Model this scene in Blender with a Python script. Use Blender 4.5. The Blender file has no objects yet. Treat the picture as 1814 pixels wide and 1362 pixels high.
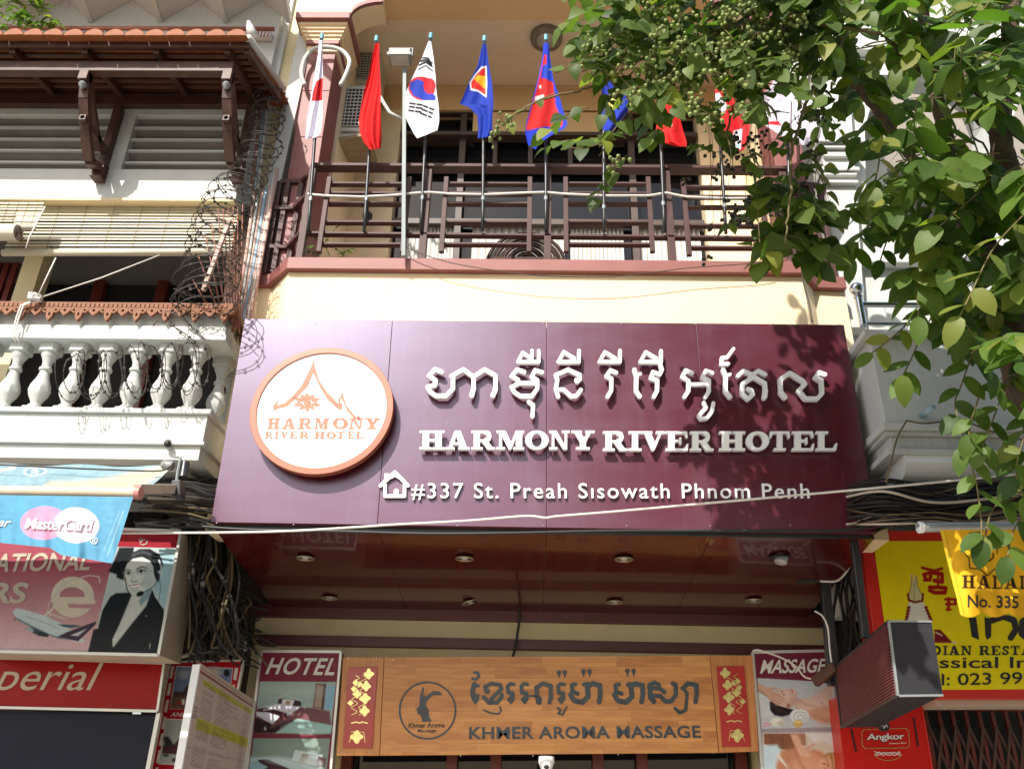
import bpy, math, random
import numpy as np
from mathutils import Vector, Matrix
from mathutils.geometry import tessellate_polygon
random.seed(7)
rng = np.random.default_rng(7)
S = bpy.context.scene
COL = S.collection
# ------------------------------------------------------------------ camera, world, sun, exposure
PW, PH, FL = 1814.0, 1362.0, 1500.0
PITCH, YAW, ROLL = math.radians(26.2), math.radians(-1.54), math.radians(1.36)
CAM = Vector((0, 0, 1.6))
_F = Vector((math.sin(YAW) * math.cos(PITCH), math.cos(YAW) * math.cos(PITCH), math.sin(PITCH)))
_R0 = Vector((math.cos(YAW), -math.sin(YAW), 0))
_U0 = _R0.cross(_F)
_c, _s = math.cos(ROLL), math.sin(ROLL)
_R = _R0 * _c + _U0 * _s
_U = _U0 * _c - _R0 * _s
cd = bpy.data.cameras.new('camera')
cam = bpy.data.objects.new('camera', cd)
COL.objects.link(cam)
cd.sensor_width = 36.0
cd.lens = 36.0 * FL / PW
cd.clip_start, cd.clip_end = 0.05, 1000
cam.matrix_world = Matrix(((_R.x, _U.x, -_F.x, CAM.x), (_R.y, _U.y, -_F.y, CAM.y), (_R.z, _U.z, -_F.z, CAM.z), (0, 0, 0, 1)))
S.camera = cam
SUN = Vector((0.46, 1.0, -1.0)).normalized()
w = bpy.data.worlds.new('World')
S.world = w
w.use_nodes = True
nt = w.node_tree
bg = nt.nodes['Background']
sky = nt.nodes.new('ShaderNodeTexSky')
sky.sky_type = 'NISHITA'
sky.sun_disc = False
sky.sun_elevation = math.asin(-SUN.z)
sky.sun_rotation = math.atan2(-SUN.x, -SUN.y)
sky.air_density, sky.dust_density, sky.ozone_density = 1.2, 2.5, 1.0
nt.links.new(sky.outputs[0], bg.inputs[0])
bg.inputs[1].default_value = 0.15
ld = bpy.data.lights.new('sun', 'SUN')
ld.energy, ld.angle, ld.color = 4.8, math.radians(0.5), (1.0, 0.945, 0.86)
sun = bpy.data.objects.new('sun', ld)
COL.objects.link(sun)
sun.location = (-3, -6, 12)
sun.rotation_euler = SUN.to_track_quat('-Z', 'Y').to_euler()
S.view_settings.view_transform = 'Standard'
S.view_settings.look = 'None'
S.view_settings.exposure = 0.47
S.view_settings.gamma = 1
S.view_settings.use_curve_mapping = False
S.cycles.max_bounces = 8
S.cycles.transparent_max_bounces = 12

# ------------------------------------------------------------------ helpers
def ray(px, py):
    return _F + _R * ((px - 907.0) / FL) - _U * ((py - 681.0) / FL)
def P(px, py, Y):
    r = ray(px, py); return CAM + r * (Y / r.y)
def PZ(px, py, z):
    r = ray(px, py); return CAM + r * ((z - CAM.z) / r.z)
def PX(px, py, X):
    r = ray(px, py); return CAM + r * (X / r.x)
def crop(ox, oy, s):
    return lambda x, y: (ox + x / s, oy + y / s)
def cr(c, pts):
    return [c(*p) for p in pts]
def lin(r, g, b):
    f = lambda c: (c / 255 / 12.92) if c <= 10 else ((c / 255 + 0.055) / 1.055) ** 2.4
    return (f(r), f(g), f(b))

class MB:
    def __init__(s): s.v, s.f = [], []
    def add(s, vs, fs):
        n = len(s.v); s.v += [tuple(v) for v in vs]; s.f += [tuple(i + n for i in f) for f in fs]; return s
    def box(s, a, b):
        x0, y0, z0 = a; x1, y1, z1 = b
        return s.add([(x0,y0,z0),(x1,y0,z0),(x1,y1,z0),(x0,y1,z0),(x0,y0,z1),(x1,y0,z1),(x1,y1,z1),(x0,y1,z1)],
                     [(0,3,2,1),(4,5,6,7),(0,1,5,4),(1,2,6,5),(2,3,7,6),(3,0,4,7)])
    def prism(s, pts, vec):
        n = len(pts); vec = Vector(vec); pts = [Vector(p) for p in pts]
        nrm = Vector((0, 0, 0))
        for i in range(n): nrm += pts[i].cross(pts[(i+1) % n])
        if nrm.dot(vec) > 0: pts = pts[::-1]
        return s.add(pts + [p + vec for p in pts],
                     [tuple(range(n)), tuple(range(2*n-1, n-1, -1))] + [(i, i+n, (i+1) % n + n, (i+1) % n) for i in range(n)])
    def slab(s, px, Y, th):               # outline in photo pixels, unprojected on the plane at depth Y
        return s.prism([P(x, y, Y) for x, y in px], (0, th, 0))
    def beam(s, a, b, wx, wz, up=(0, 0, 1)):
        a, b = Vector(a), Vector(b); d = (b - a).normalized(); u = Vector(up)
        r = d.cross(u)
        if r.length < 1e-3: r = d.cross(Vector((0, 1, 0)))
        r.normalize(); u = r.cross(d)
        o = [a + r*sx*wx/2 + u*sy*wz/2 for sx, sy in ((-1,-1),(1,-1),(1,1),(-1,1))]
        return s.prism(o, b - a)
    def tube(s, pts, r, n=8, caps=True):
        pts = [Vector(p) for p in pts]; m = len(pts)
        rs = r if hasattr(r, '__len__') else [r] * m
        vs, fs = [], []
        prev = None
        for i, p in enumerate(pts):
            d = (pts[min(i+1, m-1)] - pts[max(i-1, 0)])
            if d.length < 1e-9: d = Vector((0, 0, 1))
            d.normalize()
            if prev is None:
                a = d.cross(Vector((0.31, 0.2, 0.93)))
                if a.length < 0.05: a = d.cross(Vector((1, 0, 0)))
            else: a = prev - d * prev.dot(d)
            a.normalize(); prev = a; b = d.cross(a)
            for k in range(n):
                t = 2*math.pi*k/n
                vs.append(p + (a*math.cos(t) + b*math.sin(t)) * rs[i])
        for i in range(m-1):
            for k in range(n):
                fs.append((i*n+k, i*n+(k+1) % n, (i+1)*n+(k+1) % n, (i+1)*n+k))
        if caps: fs += [tuple(range(n-1, -1, -1)), tuple(range((m-1)*n, m*n))]
        return s.add(vs, fs)
    def lathe(s, c, prof, n=16, axis=(0, 0, 1), rect=None):
        c = Vector(c); ax = Vector(axis).normalized()
        a = ax.cross(Vector((0, 1, 0)));
        if a.length < 0.1: a = ax.cross(Vector((1, 0, 0)))
        a.normalize(); b = ax.cross(a); vs, fs = [], []
        for r, h in prof:
            for k in range(n):
                t = 2*math.pi*(k+.5)/n
                vs.append(c + ax*h + (a*math.cos(t) + b*math.sin(t)) * r)
        m = len(prof)
        for i in range(m-1):
            for k in range(n): fs.append((i*n+k, i*n+(k+1) % n, (i+1)*n+(k+1) % n, (i+1)*n+k))
        fs += [tuple(range(n-1, -1, -1)), tuple(range((m-1)*n, m*n))]
        return s.add(vs, fs)
    def ball(s, c, r, n=10, sc=(1, 1, 1)):
        m = n // 2 + 1; c = Vector(c); vs, fs = [], []
        for i in range(m):
            t = math.pi * (i + .02) / (m - 1 + .04)
            for k in range(n):
                u = 2*math.pi*k/n
                vs.append((c.x + r*sc[0]*math.sin(t)*math.cos(u), c.y + r*sc[1]*math.sin(t)*math.sin(u), c.z + r*sc[2]*math.cos(t)))
        for i in range(m-1):
            for k in range(n): fs.append((i*n+k, (i+1)*n+k, (i+1)*n+(k+1) % n, i*n+(k+1) % n))
        return s.add(vs, fs)

def thing(name, label, cat, loc, group=None):
    o = bpy.data.objects.new(name, None); COL.objects.link(o)
    o.empty_display_size = 0.1
    o.location = loc; o['label'] = label; o['category'] = cat
    if group: o['group'] = group
    return o
def wloc(o):
    v = Vector(o.location)
    while o.parent: o = o.parent; v += Vector(o.location)
    return v
def obj(name, mb, m, parent=None, label=None, cat=None, group=None, kind=None, bevel=0, smooth=False):
    if isinstance(mb, MB):
        me = bpy.data.meshes.new(name); me.from_pydata(mb.v, [], mb.f)
    else: me = mb
    if me.vertices:
        co = np.empty(len(me.vertices)*3, np.float32); me.vertices.foreach_get('co', co); co = co.reshape(-1, 3)
        c = Vector([float(x) for x in (co.min(0) + co.max(0)) / 2])
        me.transform(Matrix.Translation(-c))
    else: c = Vector((0, 0, 0))
    me.update()
    if m is not None:
        for q in (m if isinstance(m, (list, tuple)) else [m]): me.materials.append(q)
    if smooth:
        me.polygons.foreach_set('use_smooth', [True] * len(me.polygons))
        if smooth != 'all': me.set_sharp_from_angle(angle=math.radians(40))
    o = bpy.data.objects.new(name, me); COL.objects.link(o)
    if parent is not None:
        o.parent = parent; o.location = c - wloc(parent)
    else: o.location = c
    if label: o['label'] = label
    if cat: o['category'] = cat
    if group: o['group'] = group
    if kind: o['kind'] = kind
    if bevel:
        b = o.modifiers.new('bevel', 'BEVEL'); b.width = bevel; b.segments = 2; b.limit_method = 'ANGLE'
    return o
def copy_tree(o, parent=None, loc=None, **tags):
    c = o.copy(); COL.objects.link(c)
    if parent is not None: c.parent = parent
    if loc is not None: c.location = loc
    for ch in list(o.children): copy_tree(ch, c)
    for k, v in tags.items(): c[k] = v
    return c

def smoothp(pts, sub=8):
    out = []
    for i in range(len(pts)-1):
        p0, p1, p2, p3 = pts[max(i-1, 0)], pts[i], pts[i+1], pts[min(i+2, len(pts)-1)]
        for k in range(sub):
            t = k/sub; out.append(.5*((2*p1)+(-p0+p2)*t+(2*p0-5*p1+4*p2-p3)*t*t+(-p0+3*p1-3*p2+p3)*t**3))
    return out+[pts[-1]]
# ------------------------------------------------------------------ materials
def mat(name, col, rough=0.6, metal=0.0, var=0.12, scale=6.0, bump=0.0, bscale=40.0, spec=0.5, dirt=0.0, dcol=(0.10, 0.08, 0.06), coat=0.0, streak=0.0, fine=0.0):
    m = bpy.data.materials.new(name); m.use_nodes = True
    n, l = m.node_tree.nodes, m.node_tree.links
    b = n['Principled BSDF']
    b.inputs['Roughness'].default_value = rough
    b.inputs['Metallic'].default_value = metal
    b.inputs['Specular IOR Level'].default_value = spec
    if coat: b.inputs['Coat Weight'].default_value = coat; b.inputs['Coat Roughness'].default_value = 0.08
    tc = n.new('ShaderNodeTexCoord')
    no = n.new('ShaderNodeTexNoise'); no.inputs['Scale'].default_value = scale; no.inputs['Detail'].default_value = 6
    l.new(tc.outputs['Object'], no.inputs['Vector'])
    mr = n.new('ShaderNodeMapRange'); mr.inputs[1].default_value = .3; mr.inputs[2].default_value = .7
    mr.inputs[3].default_value = 1 - var; mr.inputs[4].default_value = 1 + var * .5
    l.new(no.outputs['Fac'], mr.inputs[0])
    mx = n.new('ShaderNodeVectorMath'); mx.operation = 'SCALE'; mx.inputs[0].default_value = col[:3]
    l.new(mr.outputs[0], mx.inputs['Scale'])
    out = mx.outputs[0]
    def blend(prev, fac, c):
        k = n.new('ShaderNodeMix'); k.data_type = 'RGBA'
        l.new(fac, k.inputs[0]); l.new(prev, k.inputs[6]); k.inputs[7].default_value = (*c, 1)
        return k.outputs[2]
    if dirt:
        d = n.new('ShaderNodeTexNoise'); d.inputs['Scale'].default_value = scale * .45; d.inputs['Detail'].default_value = 10; d.inputs['Roughness'].default_value = .72
        l.new(tc.outputs['Object'], d.inputs['Vector'])
        r = n.new('ShaderNodeMapRange'); r.inputs[1].default_value = .52; r.inputs[2].default_value = .78; r.inputs[3].default_value = 0; r.inputs[4].default_value = dirt
        l.new(d.outputs['Fac'], r.inputs[0]); out = blend(out, r.outputs[0], dcol)
    if streak:
        mp = n.new('ShaderNodeMapping'); mp.inputs['Scale'].default_value = (22, 22, .9)
        l.new(tc.outputs['Object'], mp.inputs[0])
        d = n.new('ShaderNodeTexNoise'); d.inputs['Scale'].default_value = 1.0; d.inputs['Detail'].default_value = 5
        l.new(mp.outputs[0], d.inputs['Vector'])
        r = n.new('ShaderNodeMapRange'); r.inputs[1].default_value = .55; r.inputs[2].default_value = .8; r.inputs[3].default_value = 0; r.inputs[4].default_value = streak
        l.new(d.outputs['Fac'], r.inputs[0]); out = blend(out, r.outputs[0], dcol)
    l.new(out, b.inputs['Base Color'])
    if bump:
        d = n.new('ShaderNodeTexNoise'); d.inputs['Scale'].default_value = bscale; d.inputs['Detail'].default_value = 5
        l.new(tc.outputs['Object'], d.inputs['Vector'])
        bp = n.new('ShaderNodeBump'); bp.inputs['Strength'].default_value = bump; bp.inputs['Distance'].default_value = .01
        l.new(d.outputs['Fac'], bp.inputs['Height']); l.new(bp.outputs[0], b.inputs['Normal'])
    return m
def leafmat(name, c1, c2, tr=0.35):
    m = bpy.data.materials.new(name); m.use_nodes = True
    n, l = m.node_tree.nodes, m.node_tree.links
    b = n['Principled BSDF']; b.inputs['Roughness'].default_value = .5; b.inputs['Specular IOR Level'].default_value = .3
    g = n.new('ShaderNodeNewGeometry'); oi = n.new('ShaderNodeObjectInfo')
    ad = n.new('ShaderNodeMath'); ad.operation = 'ADD'; l.new(g.outputs['Random Per Island'], ad.inputs[0]); l.new(oi.outputs['Random'], ad.inputs[1])
    fr = n.new('ShaderNodeMath'); fr.operation = 'FRACT'; l.new(ad.outputs[0], fr.inputs[0])
    tc = n.new('ShaderNodeTexCoord'); no = n.new('ShaderNodeTexNoise'); no.inputs['Scale'].default_value = 14
    l.new(tc.outputs['Object'], no.inputs[0])
    a2 = n.new('ShaderNodeMath'); a2.operation = 'MULTIPLY_ADD'; l.new(no.outputs['Fac'], a2.inputs[0]); a2.inputs[1].default_value = .6; l.new(fr.outputs[0], a2.inputs[2])
    s2 = n.new('ShaderNodeMath'); s2.operation = 'SUBTRACT'; s2.use_clamp = True; l.new(a2.outputs[0], s2.inputs[0]); s2.inputs[1].default_value = .3
    k = n.new('ShaderNodeMix'); k.data_type = 'RGBA'; k.inputs[6].default_value = (*c1, 1); k.inputs[7].default_value = (*c2, 1)
    l.new(s2.outputs[0], k.inputs[0]); l.new(k.outputs[2], b.inputs['Base Color'])
    t = n.new('ShaderNodeBsdfTranslucent')
    sc = n.new('ShaderNodeVectorMath'); sc.operation = 'MULTIPLY'; l.new(k.outputs[2], sc.inputs[0]); sc.inputs[1].default_value = (1.5, 2.0, .7)
    l.new(sc.outputs[0], t.inputs[0])
    ms = n.new('ShaderNodeMixShader'); ms.inputs[0].default_value = tr
    l.new(b.outputs[0], ms.inputs[1]); l.new(t.outputs[0], ms.inputs[2]); l.new(ms.outputs[0], n['Material Output'].inputs[0])
    return m
def glassmat(name, col, rough=.05, alpha_tint=.0):
    m = bpy.data.materials.new(name); m.use_nodes = True
    b = m.node_tree.nodes['Principled BSDF']
    b.inputs['Base Color'].default_value = (*col, 1); b.inputs['Roughness'].default_value = rough
    b.inputs['Specular IOR Level'].default_value = .35
    return m
def woodmat(name, c1, c2, scale=3.0, rough=.4, axis='x', coat=0.0, blk=True):
    m = bpy.data.materials.new(name); m.use_nodes = True
    n, l = m.node_tree.nodes, m.node_tree.links
    b = n['Principled BSDF']; b.inputs['Roughness'].default_value = rough
    if coat: b.inputs['Coat Weight'].default_value = coat; b.inputs['Coat Roughness'].default_value = .15
    tc = n.new('ShaderNodeTexCoord'); mp = n.new('ShaderNodeMapping')
    mp.inputs['Scale'].default_value = {'x': (scale, 14*scale, 14*scale), 'z': (14*scale, 14*scale, scale), 'y': (14*scale, scale, 14*scale)}[axis]
    l.new(tc.outputs['Object'], mp.inputs[0])
    no = n.new('ShaderNodeTexNoise'); no.inputs['Scale'].default_value = 1; no.inputs['Detail'].default_value = 7; no.inputs['Distortion'].default_value = .6
    l.new(mp.outputs[0], no.inputs[0])
    oi = n.new('ShaderNodeObjectInfo')
    ad = n.new('ShaderNodeMath'); ad.operation = 'MULTIPLY_ADD'; l.new(oi.outputs['Random'], ad.inputs[0]); ad.inputs[1].default_value = .3; l.new(no.outputs['Fac'], ad.inputs[2])
    r = n.new('ShaderNodeMapRange'); r.inputs[1].default_value = .35; r.inputs[2].default_value = .95; l.new(ad.outputs[0], r.inputs[0])
    k = n.new('ShaderNodeMix'); k.data_type = 'RGBA'; k.inputs[6].default_value = (*c1, 1); k.inputs[7].default_value = (*c2, 1)
    l.new(r.outputs[0], k.inputs[0]); l.new(k.outputs[2], b.inputs['Base Color'])
    bp = n.new('ShaderNodeBump'); bp.inputs['Strength'].default_value = .25; bp.inputs['Distance'].default_value = .004
    l.new(no.outputs['Fac'], bp.inputs['Height']); l.new(bp.outputs[0], b.inputs['Normal'])
    return m
def printmat(name, rough=.35, tr=0.0, coat=0.0):
    m = bpy.data.materials.new(name); m.use_nodes = True
    n, l = m.node_tree.nodes, m.node_tree.links
    b = n['Principled BSDF']; b.inputs['Roughness'].default_value = rough; b.inputs['Specular IOR Level'].default_value = .22
    a = n.new('ShaderNodeAttribute'); a.attribute_name = 'Col'
    tc = n.new('ShaderNodeTexCoord'); no = n.new('ShaderNodeTexNoise'); no.inputs['Scale'].default_value = 9; no.inputs['Detail'].default_value = 8
    l.new(tc.outputs['Object'], no.inputs[0])
    mr = n.new('ShaderNodeMapRange'); mr.inputs[3].default_value = .86; mr.inputs[4].default_value = 1.08; l.new(no.outputs['Fac'], mr.inputs[0])
    v = n.new('ShaderNodeVectorMath'); v.operation = 'SCALE'; l.new(a.outputs['Color'], v.inputs[0]); l.new(mr.outputs[0], v.inputs['Scale'])
    l.new(v.outputs[0], b.inputs['Base Color'])
    if tr:
        t = n.new('ShaderNodeBsdfTranslucent'); l.new(v.outputs[0], t.inputs[0])
        ms = n.new('ShaderNodeMixShader'); ms.inputs[0].default_value = tr
        l.new(b.outputs[0], ms.inputs[1]); l.new(t.outputs[0], ms.inputs[2]); l.new(ms.outputs[0], n['Material Output'].inputs[0])
    return m
M = dict(
    cream=mat('cream_paint', (.84, .68, .45), .75, var=.05, scale=2, dirt=.10, dcol=(.4, .3, .17), bump=.08, streak=.05),
    cream2=mat('cream_paint_lower', (.66, .56, .33), .6, var=.06, scale=3, dirt=.15, dcol=(.3, .24, .14)),
    ceil=mat('ceiling_paint', (.80, .66, .50), .8, var=.04, scale=2),
    ochre=mat('ochre_paint', (.74, .50, .26), .8, var=.05, scale=2),
    maroon=mat('maroon_paint', (.25, .085, .075), .55, var=.10, scale=4, dirt=.15, dcol=(.4, .25, .22)),
    maroond=mat('dark_maroon_paint', (.10, .016, .018), .4, var=.1, scale=4),
    steel=mat('railing_paint', (.080, .038, .034), .55, var=.15, scale=8, spec=.3),
    white=mat('white_paint', (.58, .59, .56), .7, var=.08, scale=3, dirt=.5, dcol=(.38, .37, .32), streak=.2, bump=.12, bscale=25),
    whiteo=mat('old_white_paint', (.54, .55, .52), .7, var=.10, scale=4, dirt=.6, dcol=(.26, .24, .20), streak=.35, bump=.2, bscale=18),
    whitec=mat('clean_white', (.80, .80, .79), .45, var=.03, scale=3),
    letter=mat('white_acrylic_letters', (.86, .86, .86), .3, var=.02, scale=3, coat=.3),
    copper=mat('copper_rim', (.36, .115, .07), .4, metal=.15, var=.08, scale=3),
    copperf=mat('copper_print', (.42, .14, .07), .5, var=.22, scale=9),
    black=mat('black_rubber', (.018, .017, .017), .5, var=.2),
    blackm=mat('black_metal', (.025, .027, .03), .35, var=.2, spec=.6),
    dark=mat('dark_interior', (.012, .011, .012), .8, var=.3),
    darkr=mat('dark_red_frame', (.13, .022, .012), .35, var=.2, scale=5),
    wood=mat('dark_brown_wood', (.070, .026, .014), .55, var=.35, scale=9, dirt=.25, dcol=(.2, .1, .06)),
    tile=mat('terracotta_tile', (.33, .095, .026), .7, var=.3, scale=7, dirt=.4, dcol=(.15, .07, .04), bump=.2),
    terra=mat('terracotta_frieze', (.25, .105, .055), .75, var=.25, scale=12, dirt=.4, dcol=(.14, .07, .05), bump=.3),
    rust=mat('rusty_bar', (.32, .13, .09), .8, var=.3, scale=12, dirt=.5, dcol=(.1, .03, .02)),
    pinkp=mat('pink_pipe', (.56, .36, .30), .6, var=.15, scale=5),
    bluep=mat('blue_pipe', (.30, .42, .50), .6, var=.15, scale=5),
    blind=woodmat('blind_slats', (.72, .67, .54), (.50, .45, .33), 1.2, .6),
    metal=mat('galvanised_metal', (.42, .45, .46), .4, metal=.6, var=.15, scale=6),
    inox=mat('stainless_steel', (.62, .64, .66), .18, metal=1.0, var=.05),
    grey=mat('grey_plastic', (.22, .23, .23), .5, var=.1),
    acw=mat('aircon_casing', (.58, .57, .51), .5, var=.1, scale=5, dirt=.3, dcol=(.3, .25, .18)),
    blackg=glassmat('dark_glass', (.008, .009, .011), .04),
    alum=mat('aluminium_frame', (.62, .61, .58), .35, metal=.4, var=.08, scale=4, dirt=.2),
    boxside=mat('sign_box_side', (.50, .42, .33), .6, var=.12, scale=4, dirt=.3),
    curtain=mat('curtain_cloth', (.62, .62, .58), .9, var=.1),
    red=mat('red_lacquer', (.42, .016, .016), .3, var=.06, coat=.3),
    redbox=mat('red_light_box', (.60, .028, .020), .32, var=.06),
    gold=mat('gold_foil', (.85, .72, .30), .28, metal=.85, var=.25, scale=30),
    mirror=mat('painted_mirror_letters', (.055, .075, .09), .3, var=.1, scale=14, dirt=1.0, dcol=(.004, .004, .004), spec=.35),  # grey-blue with black noise blotches: reflections painted into the letter colour
    ind=mat('black_print', (.02, .016, .014), .5, var=.1),
    redp=mat('red_print', (.42, .02, .02), .5, var=.1),
    bark=mat('bark', (.11, .075, .05), .9, var=.4, scale=14, bump=.9, bscale=30, dirt=.4, dcol=(.03, .02, .015)),
    twig=mat('twig', (.16, .13, .05), .8, var=.3, scale=14),
    berry=mat('green_berry', (.19, .24, .06), .5, var=.35, scale=8),
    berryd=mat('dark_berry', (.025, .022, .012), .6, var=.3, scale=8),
    cable=mat('old_cable', (.02, .018, .017), .8, var=.4, scale=3),
    cabley=mat('yellowed_cable', (.15, .11, .055), .8, var=.4, scale=3),
    cablew=mat('white_cable', (.70, .66, .60), .5, var=.1),
    pave=mat('pavement_concrete', (.38, .34, .28), .85, var=.15, scale=1),
    road=mat('asphalt', (.06, .06, .06), .9, var=.15, scale=1),
    flagblue=mat('capblue', (.12, .42, .62), .5, var=.1),
    leaf1=leafmat('leaf_mature', (.038, .080, .015), (.110, .180, .030), .38),
    leaf2=leafmat('leaf_young', (.12, .17, .03), (.24, .25, .05), .4),
    leaf3=leafmat('vine_leaf', (.034, .064, .014), (.110, .160, .036), .36),
    prt=printmat('printed_vinyl', .38), prtg=printmat('printed_gloss', .38), prtc=printmat('printed_cloth', .75, .12),
    woods=woodmat('varnished_board', (.70, .33, .10), (.40, .14, .036), 2.6, .42, 'x'),
    woodf=woodmat('board_end_frame', (.70, .32, .10), (.44, .16, .045), 2.2, .42, 'z'),
)
# hotel sign panel: dark wine aluminium with a dusty satin face under a gloss coat
def signmat(name, base, rough, spec, coatr):
    m = bpy.data.materials.new(name); m.use_nodes = True
    n, l = m.node_tree.nodes, m.node_tree.links
    b = n['Principled BSDF']
    tc = n.new('ShaderNodeTexCoord')
    no = n.new('ShaderNodeTexNoise'); no.inputs['Scale'].default_value = 1.6; no.inputs['Detail'].default_value = 5
    mp = n.new('ShaderNodeMapping'); mp.inputs['Scale'].default_value = (1, 1, 3.5)
    l.new(tc.outputs['Object'], mp.inputs[0]); l.new(mp.outputs[0], no.inputs[0])
    r = n.new('ShaderNodeMapRange'); r.inputs[1].default_value = .3; r.inputs[2].default_value = .7; r.inputs[3].default_value = rough * .9; r.inputs[4].default_value = rough * 1.12
    l.new(no.outputs['Fac'], r.inputs[0]); l.new(r.outputs[0], b.inputs['Roughness'])
    sp = n.new('ShaderNodeTexNoise'); sp.inputs['Scale'].default_value = 60; sp.inputs['Detail'].default_value = 3
    l.new(tc.outputs['Object'], sp.inputs[0])
    r2 = n.new('ShaderNodeMapRange'); r2.inputs[1].default_value = .70; r2.inputs[2].default_value = .76; r2.inputs[4].default_value = .35
    l.new(sp.outputs['Fac'], r2.inputs[0])
    k = n.new('ShaderNodeMix'); k.data_type = 'RGBA'; k.inputs[6].default_value = (*base, 1); k.inputs[7].default_value = (.3, .22, .22, 1)
    l.new(r2.outputs[0], k.inputs[0]); l.new(k.outputs[2], b.inputs['Base Color'])
    mp2 = n.new('ShaderNodeMapping'); mp2.inputs['Scale'].default_value = (9, 9, .8); l.new(tc.outputs['Object'], mp2.inputs[0])
    st = n.new('ShaderNodeTexNoise'); st.inputs['Scale'].default_value = 1.3; st.inputs['Detail'].default_value = 8; l.new(mp2.outputs[0], st.inputs[0])
    r3 = n.new('ShaderNodeMapRange'); r3.inputs[1].default_value = .48; r3.inputs[2].default_value = .8; r3.inputs[4].default_value = .10; l.new(st.outputs['Fac'], r3.inputs[0])
    k2 = n.new('ShaderNodeMix'); k2.data_type = 'RGBA'; k2.inputs[7].default_value = (.22, .18, .19, 1)
    l.new(r3.outputs[0], k2.inputs[0]); l.new(k.outputs[2], k2.inputs[6]); l.new(k2.outputs[2], b.inputs['Base Color'])
    b.inputs['Specular IOR Level'].default_value = spec
    b.inputs['Specular Tint'].default_value = (.66, .72, 1, 1)
    b.inputs['Coat Weight'].default_value = .5; b.inputs['Coat Roughness'].default_value = coatr
    bp = n.new('ShaderNodeBump'); bp.inputs['Strength'].default_value = .03; bp.inputs['Distance'].default_value = .05
    l.new(no.outputs['Fac'], bp.inputs['Height']); l.new(bp.outputs[0], b.inputs['Coat Normal'])
    return m
M['sign'] = signmat('wine_composite_panel', (.085, .002, .008), .365, 1.0, .1)
M['sign'].node_tree.nodes['Principled BSDF'].inputs['IOR'].default_value = 1.56
M['sign'].node_tree.nodes['Principled BSDF'].inputs['Coat Weight'].default_value = .3
M['soffit'] = signmat('wine_gloss_soffit', (.060, .005, .004), .2, .5, .03)

# ------------------------------------------------------------------ signed distance shapes, contours, prints
def poly_in(X, Y, pts):
    r = np.zeros(X.shape, bool); n = len(pts)
    for i in range(n):
        x0, y0 = pts[i]; x1, y1 = pts[(i+1) % n]
        if y0 == y1: continue
        c = ((y0 > Y) != (y1 > Y)) & (X < (x1-x0)*(Y-y0)/(y1-y0)+x0)
        r ^= c
    return r
def line_d(X, Y, pts, closed=False):
    d = np.full(X.shape, 1e9); n = len(pts)
    if n == 1: return np.hypot(X-pts[0][0], Y-pts[0][1])
    for i in range(n if closed else n-1):
        x0, y0 = pts[i]; x1, y1 = pts[(i+1) % n]
        dx, dy = x1-x0, y1-y0; q = dx*dx+dy*dy+1e-12
        t = np.clip(((X-x0)*dx+(Y-y0)*dy)/q, 0, 1)
        d = np.minimum(d, np.hypot(X-x0-t*dx, Y-y0-t*dy))
    return d
def shape_d(X, Y, s):
    k = s[0]
    if k == 'l': return line_d(X, Y, s[1]) - s[2]/2
    if k == 'p':
        d = line_d(X, Y, s[1], True); return np.where(poly_in(X, Y, s[1]), -d, d)
    if k == 'r':
        x0, y0, x1, y1 = s[1]; return shape_d(X, Y, ('p', [(x0,y0),(x1,y0),(x1,y1),(x0,y1)]))
    if k == 'e':
        cx, cy, rx, ry = s[1]; a = math.radians(s[2]) if len(s) > 2 else 0
        u = (X-cx)*math.cos(a)+(Y-cy)*math.sin(a); v = -(X-cx)*math.sin(a)+(Y-cy)*math.cos(a)
        return (np.sqrt((u/rx)**2+(v/ry)**2)-1)*min(rx, ry)
    if k == '-': return None
def field(X, Y, prims):
    f = np.full(X.shape, 1e9)
    for s in prims:
        if s[0] == '-': f = np.maximum(f, -shape_d(X, Y, s[1]))
        else: f = np.minimum(f, shape_d(X, Y, s))
    return f
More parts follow.
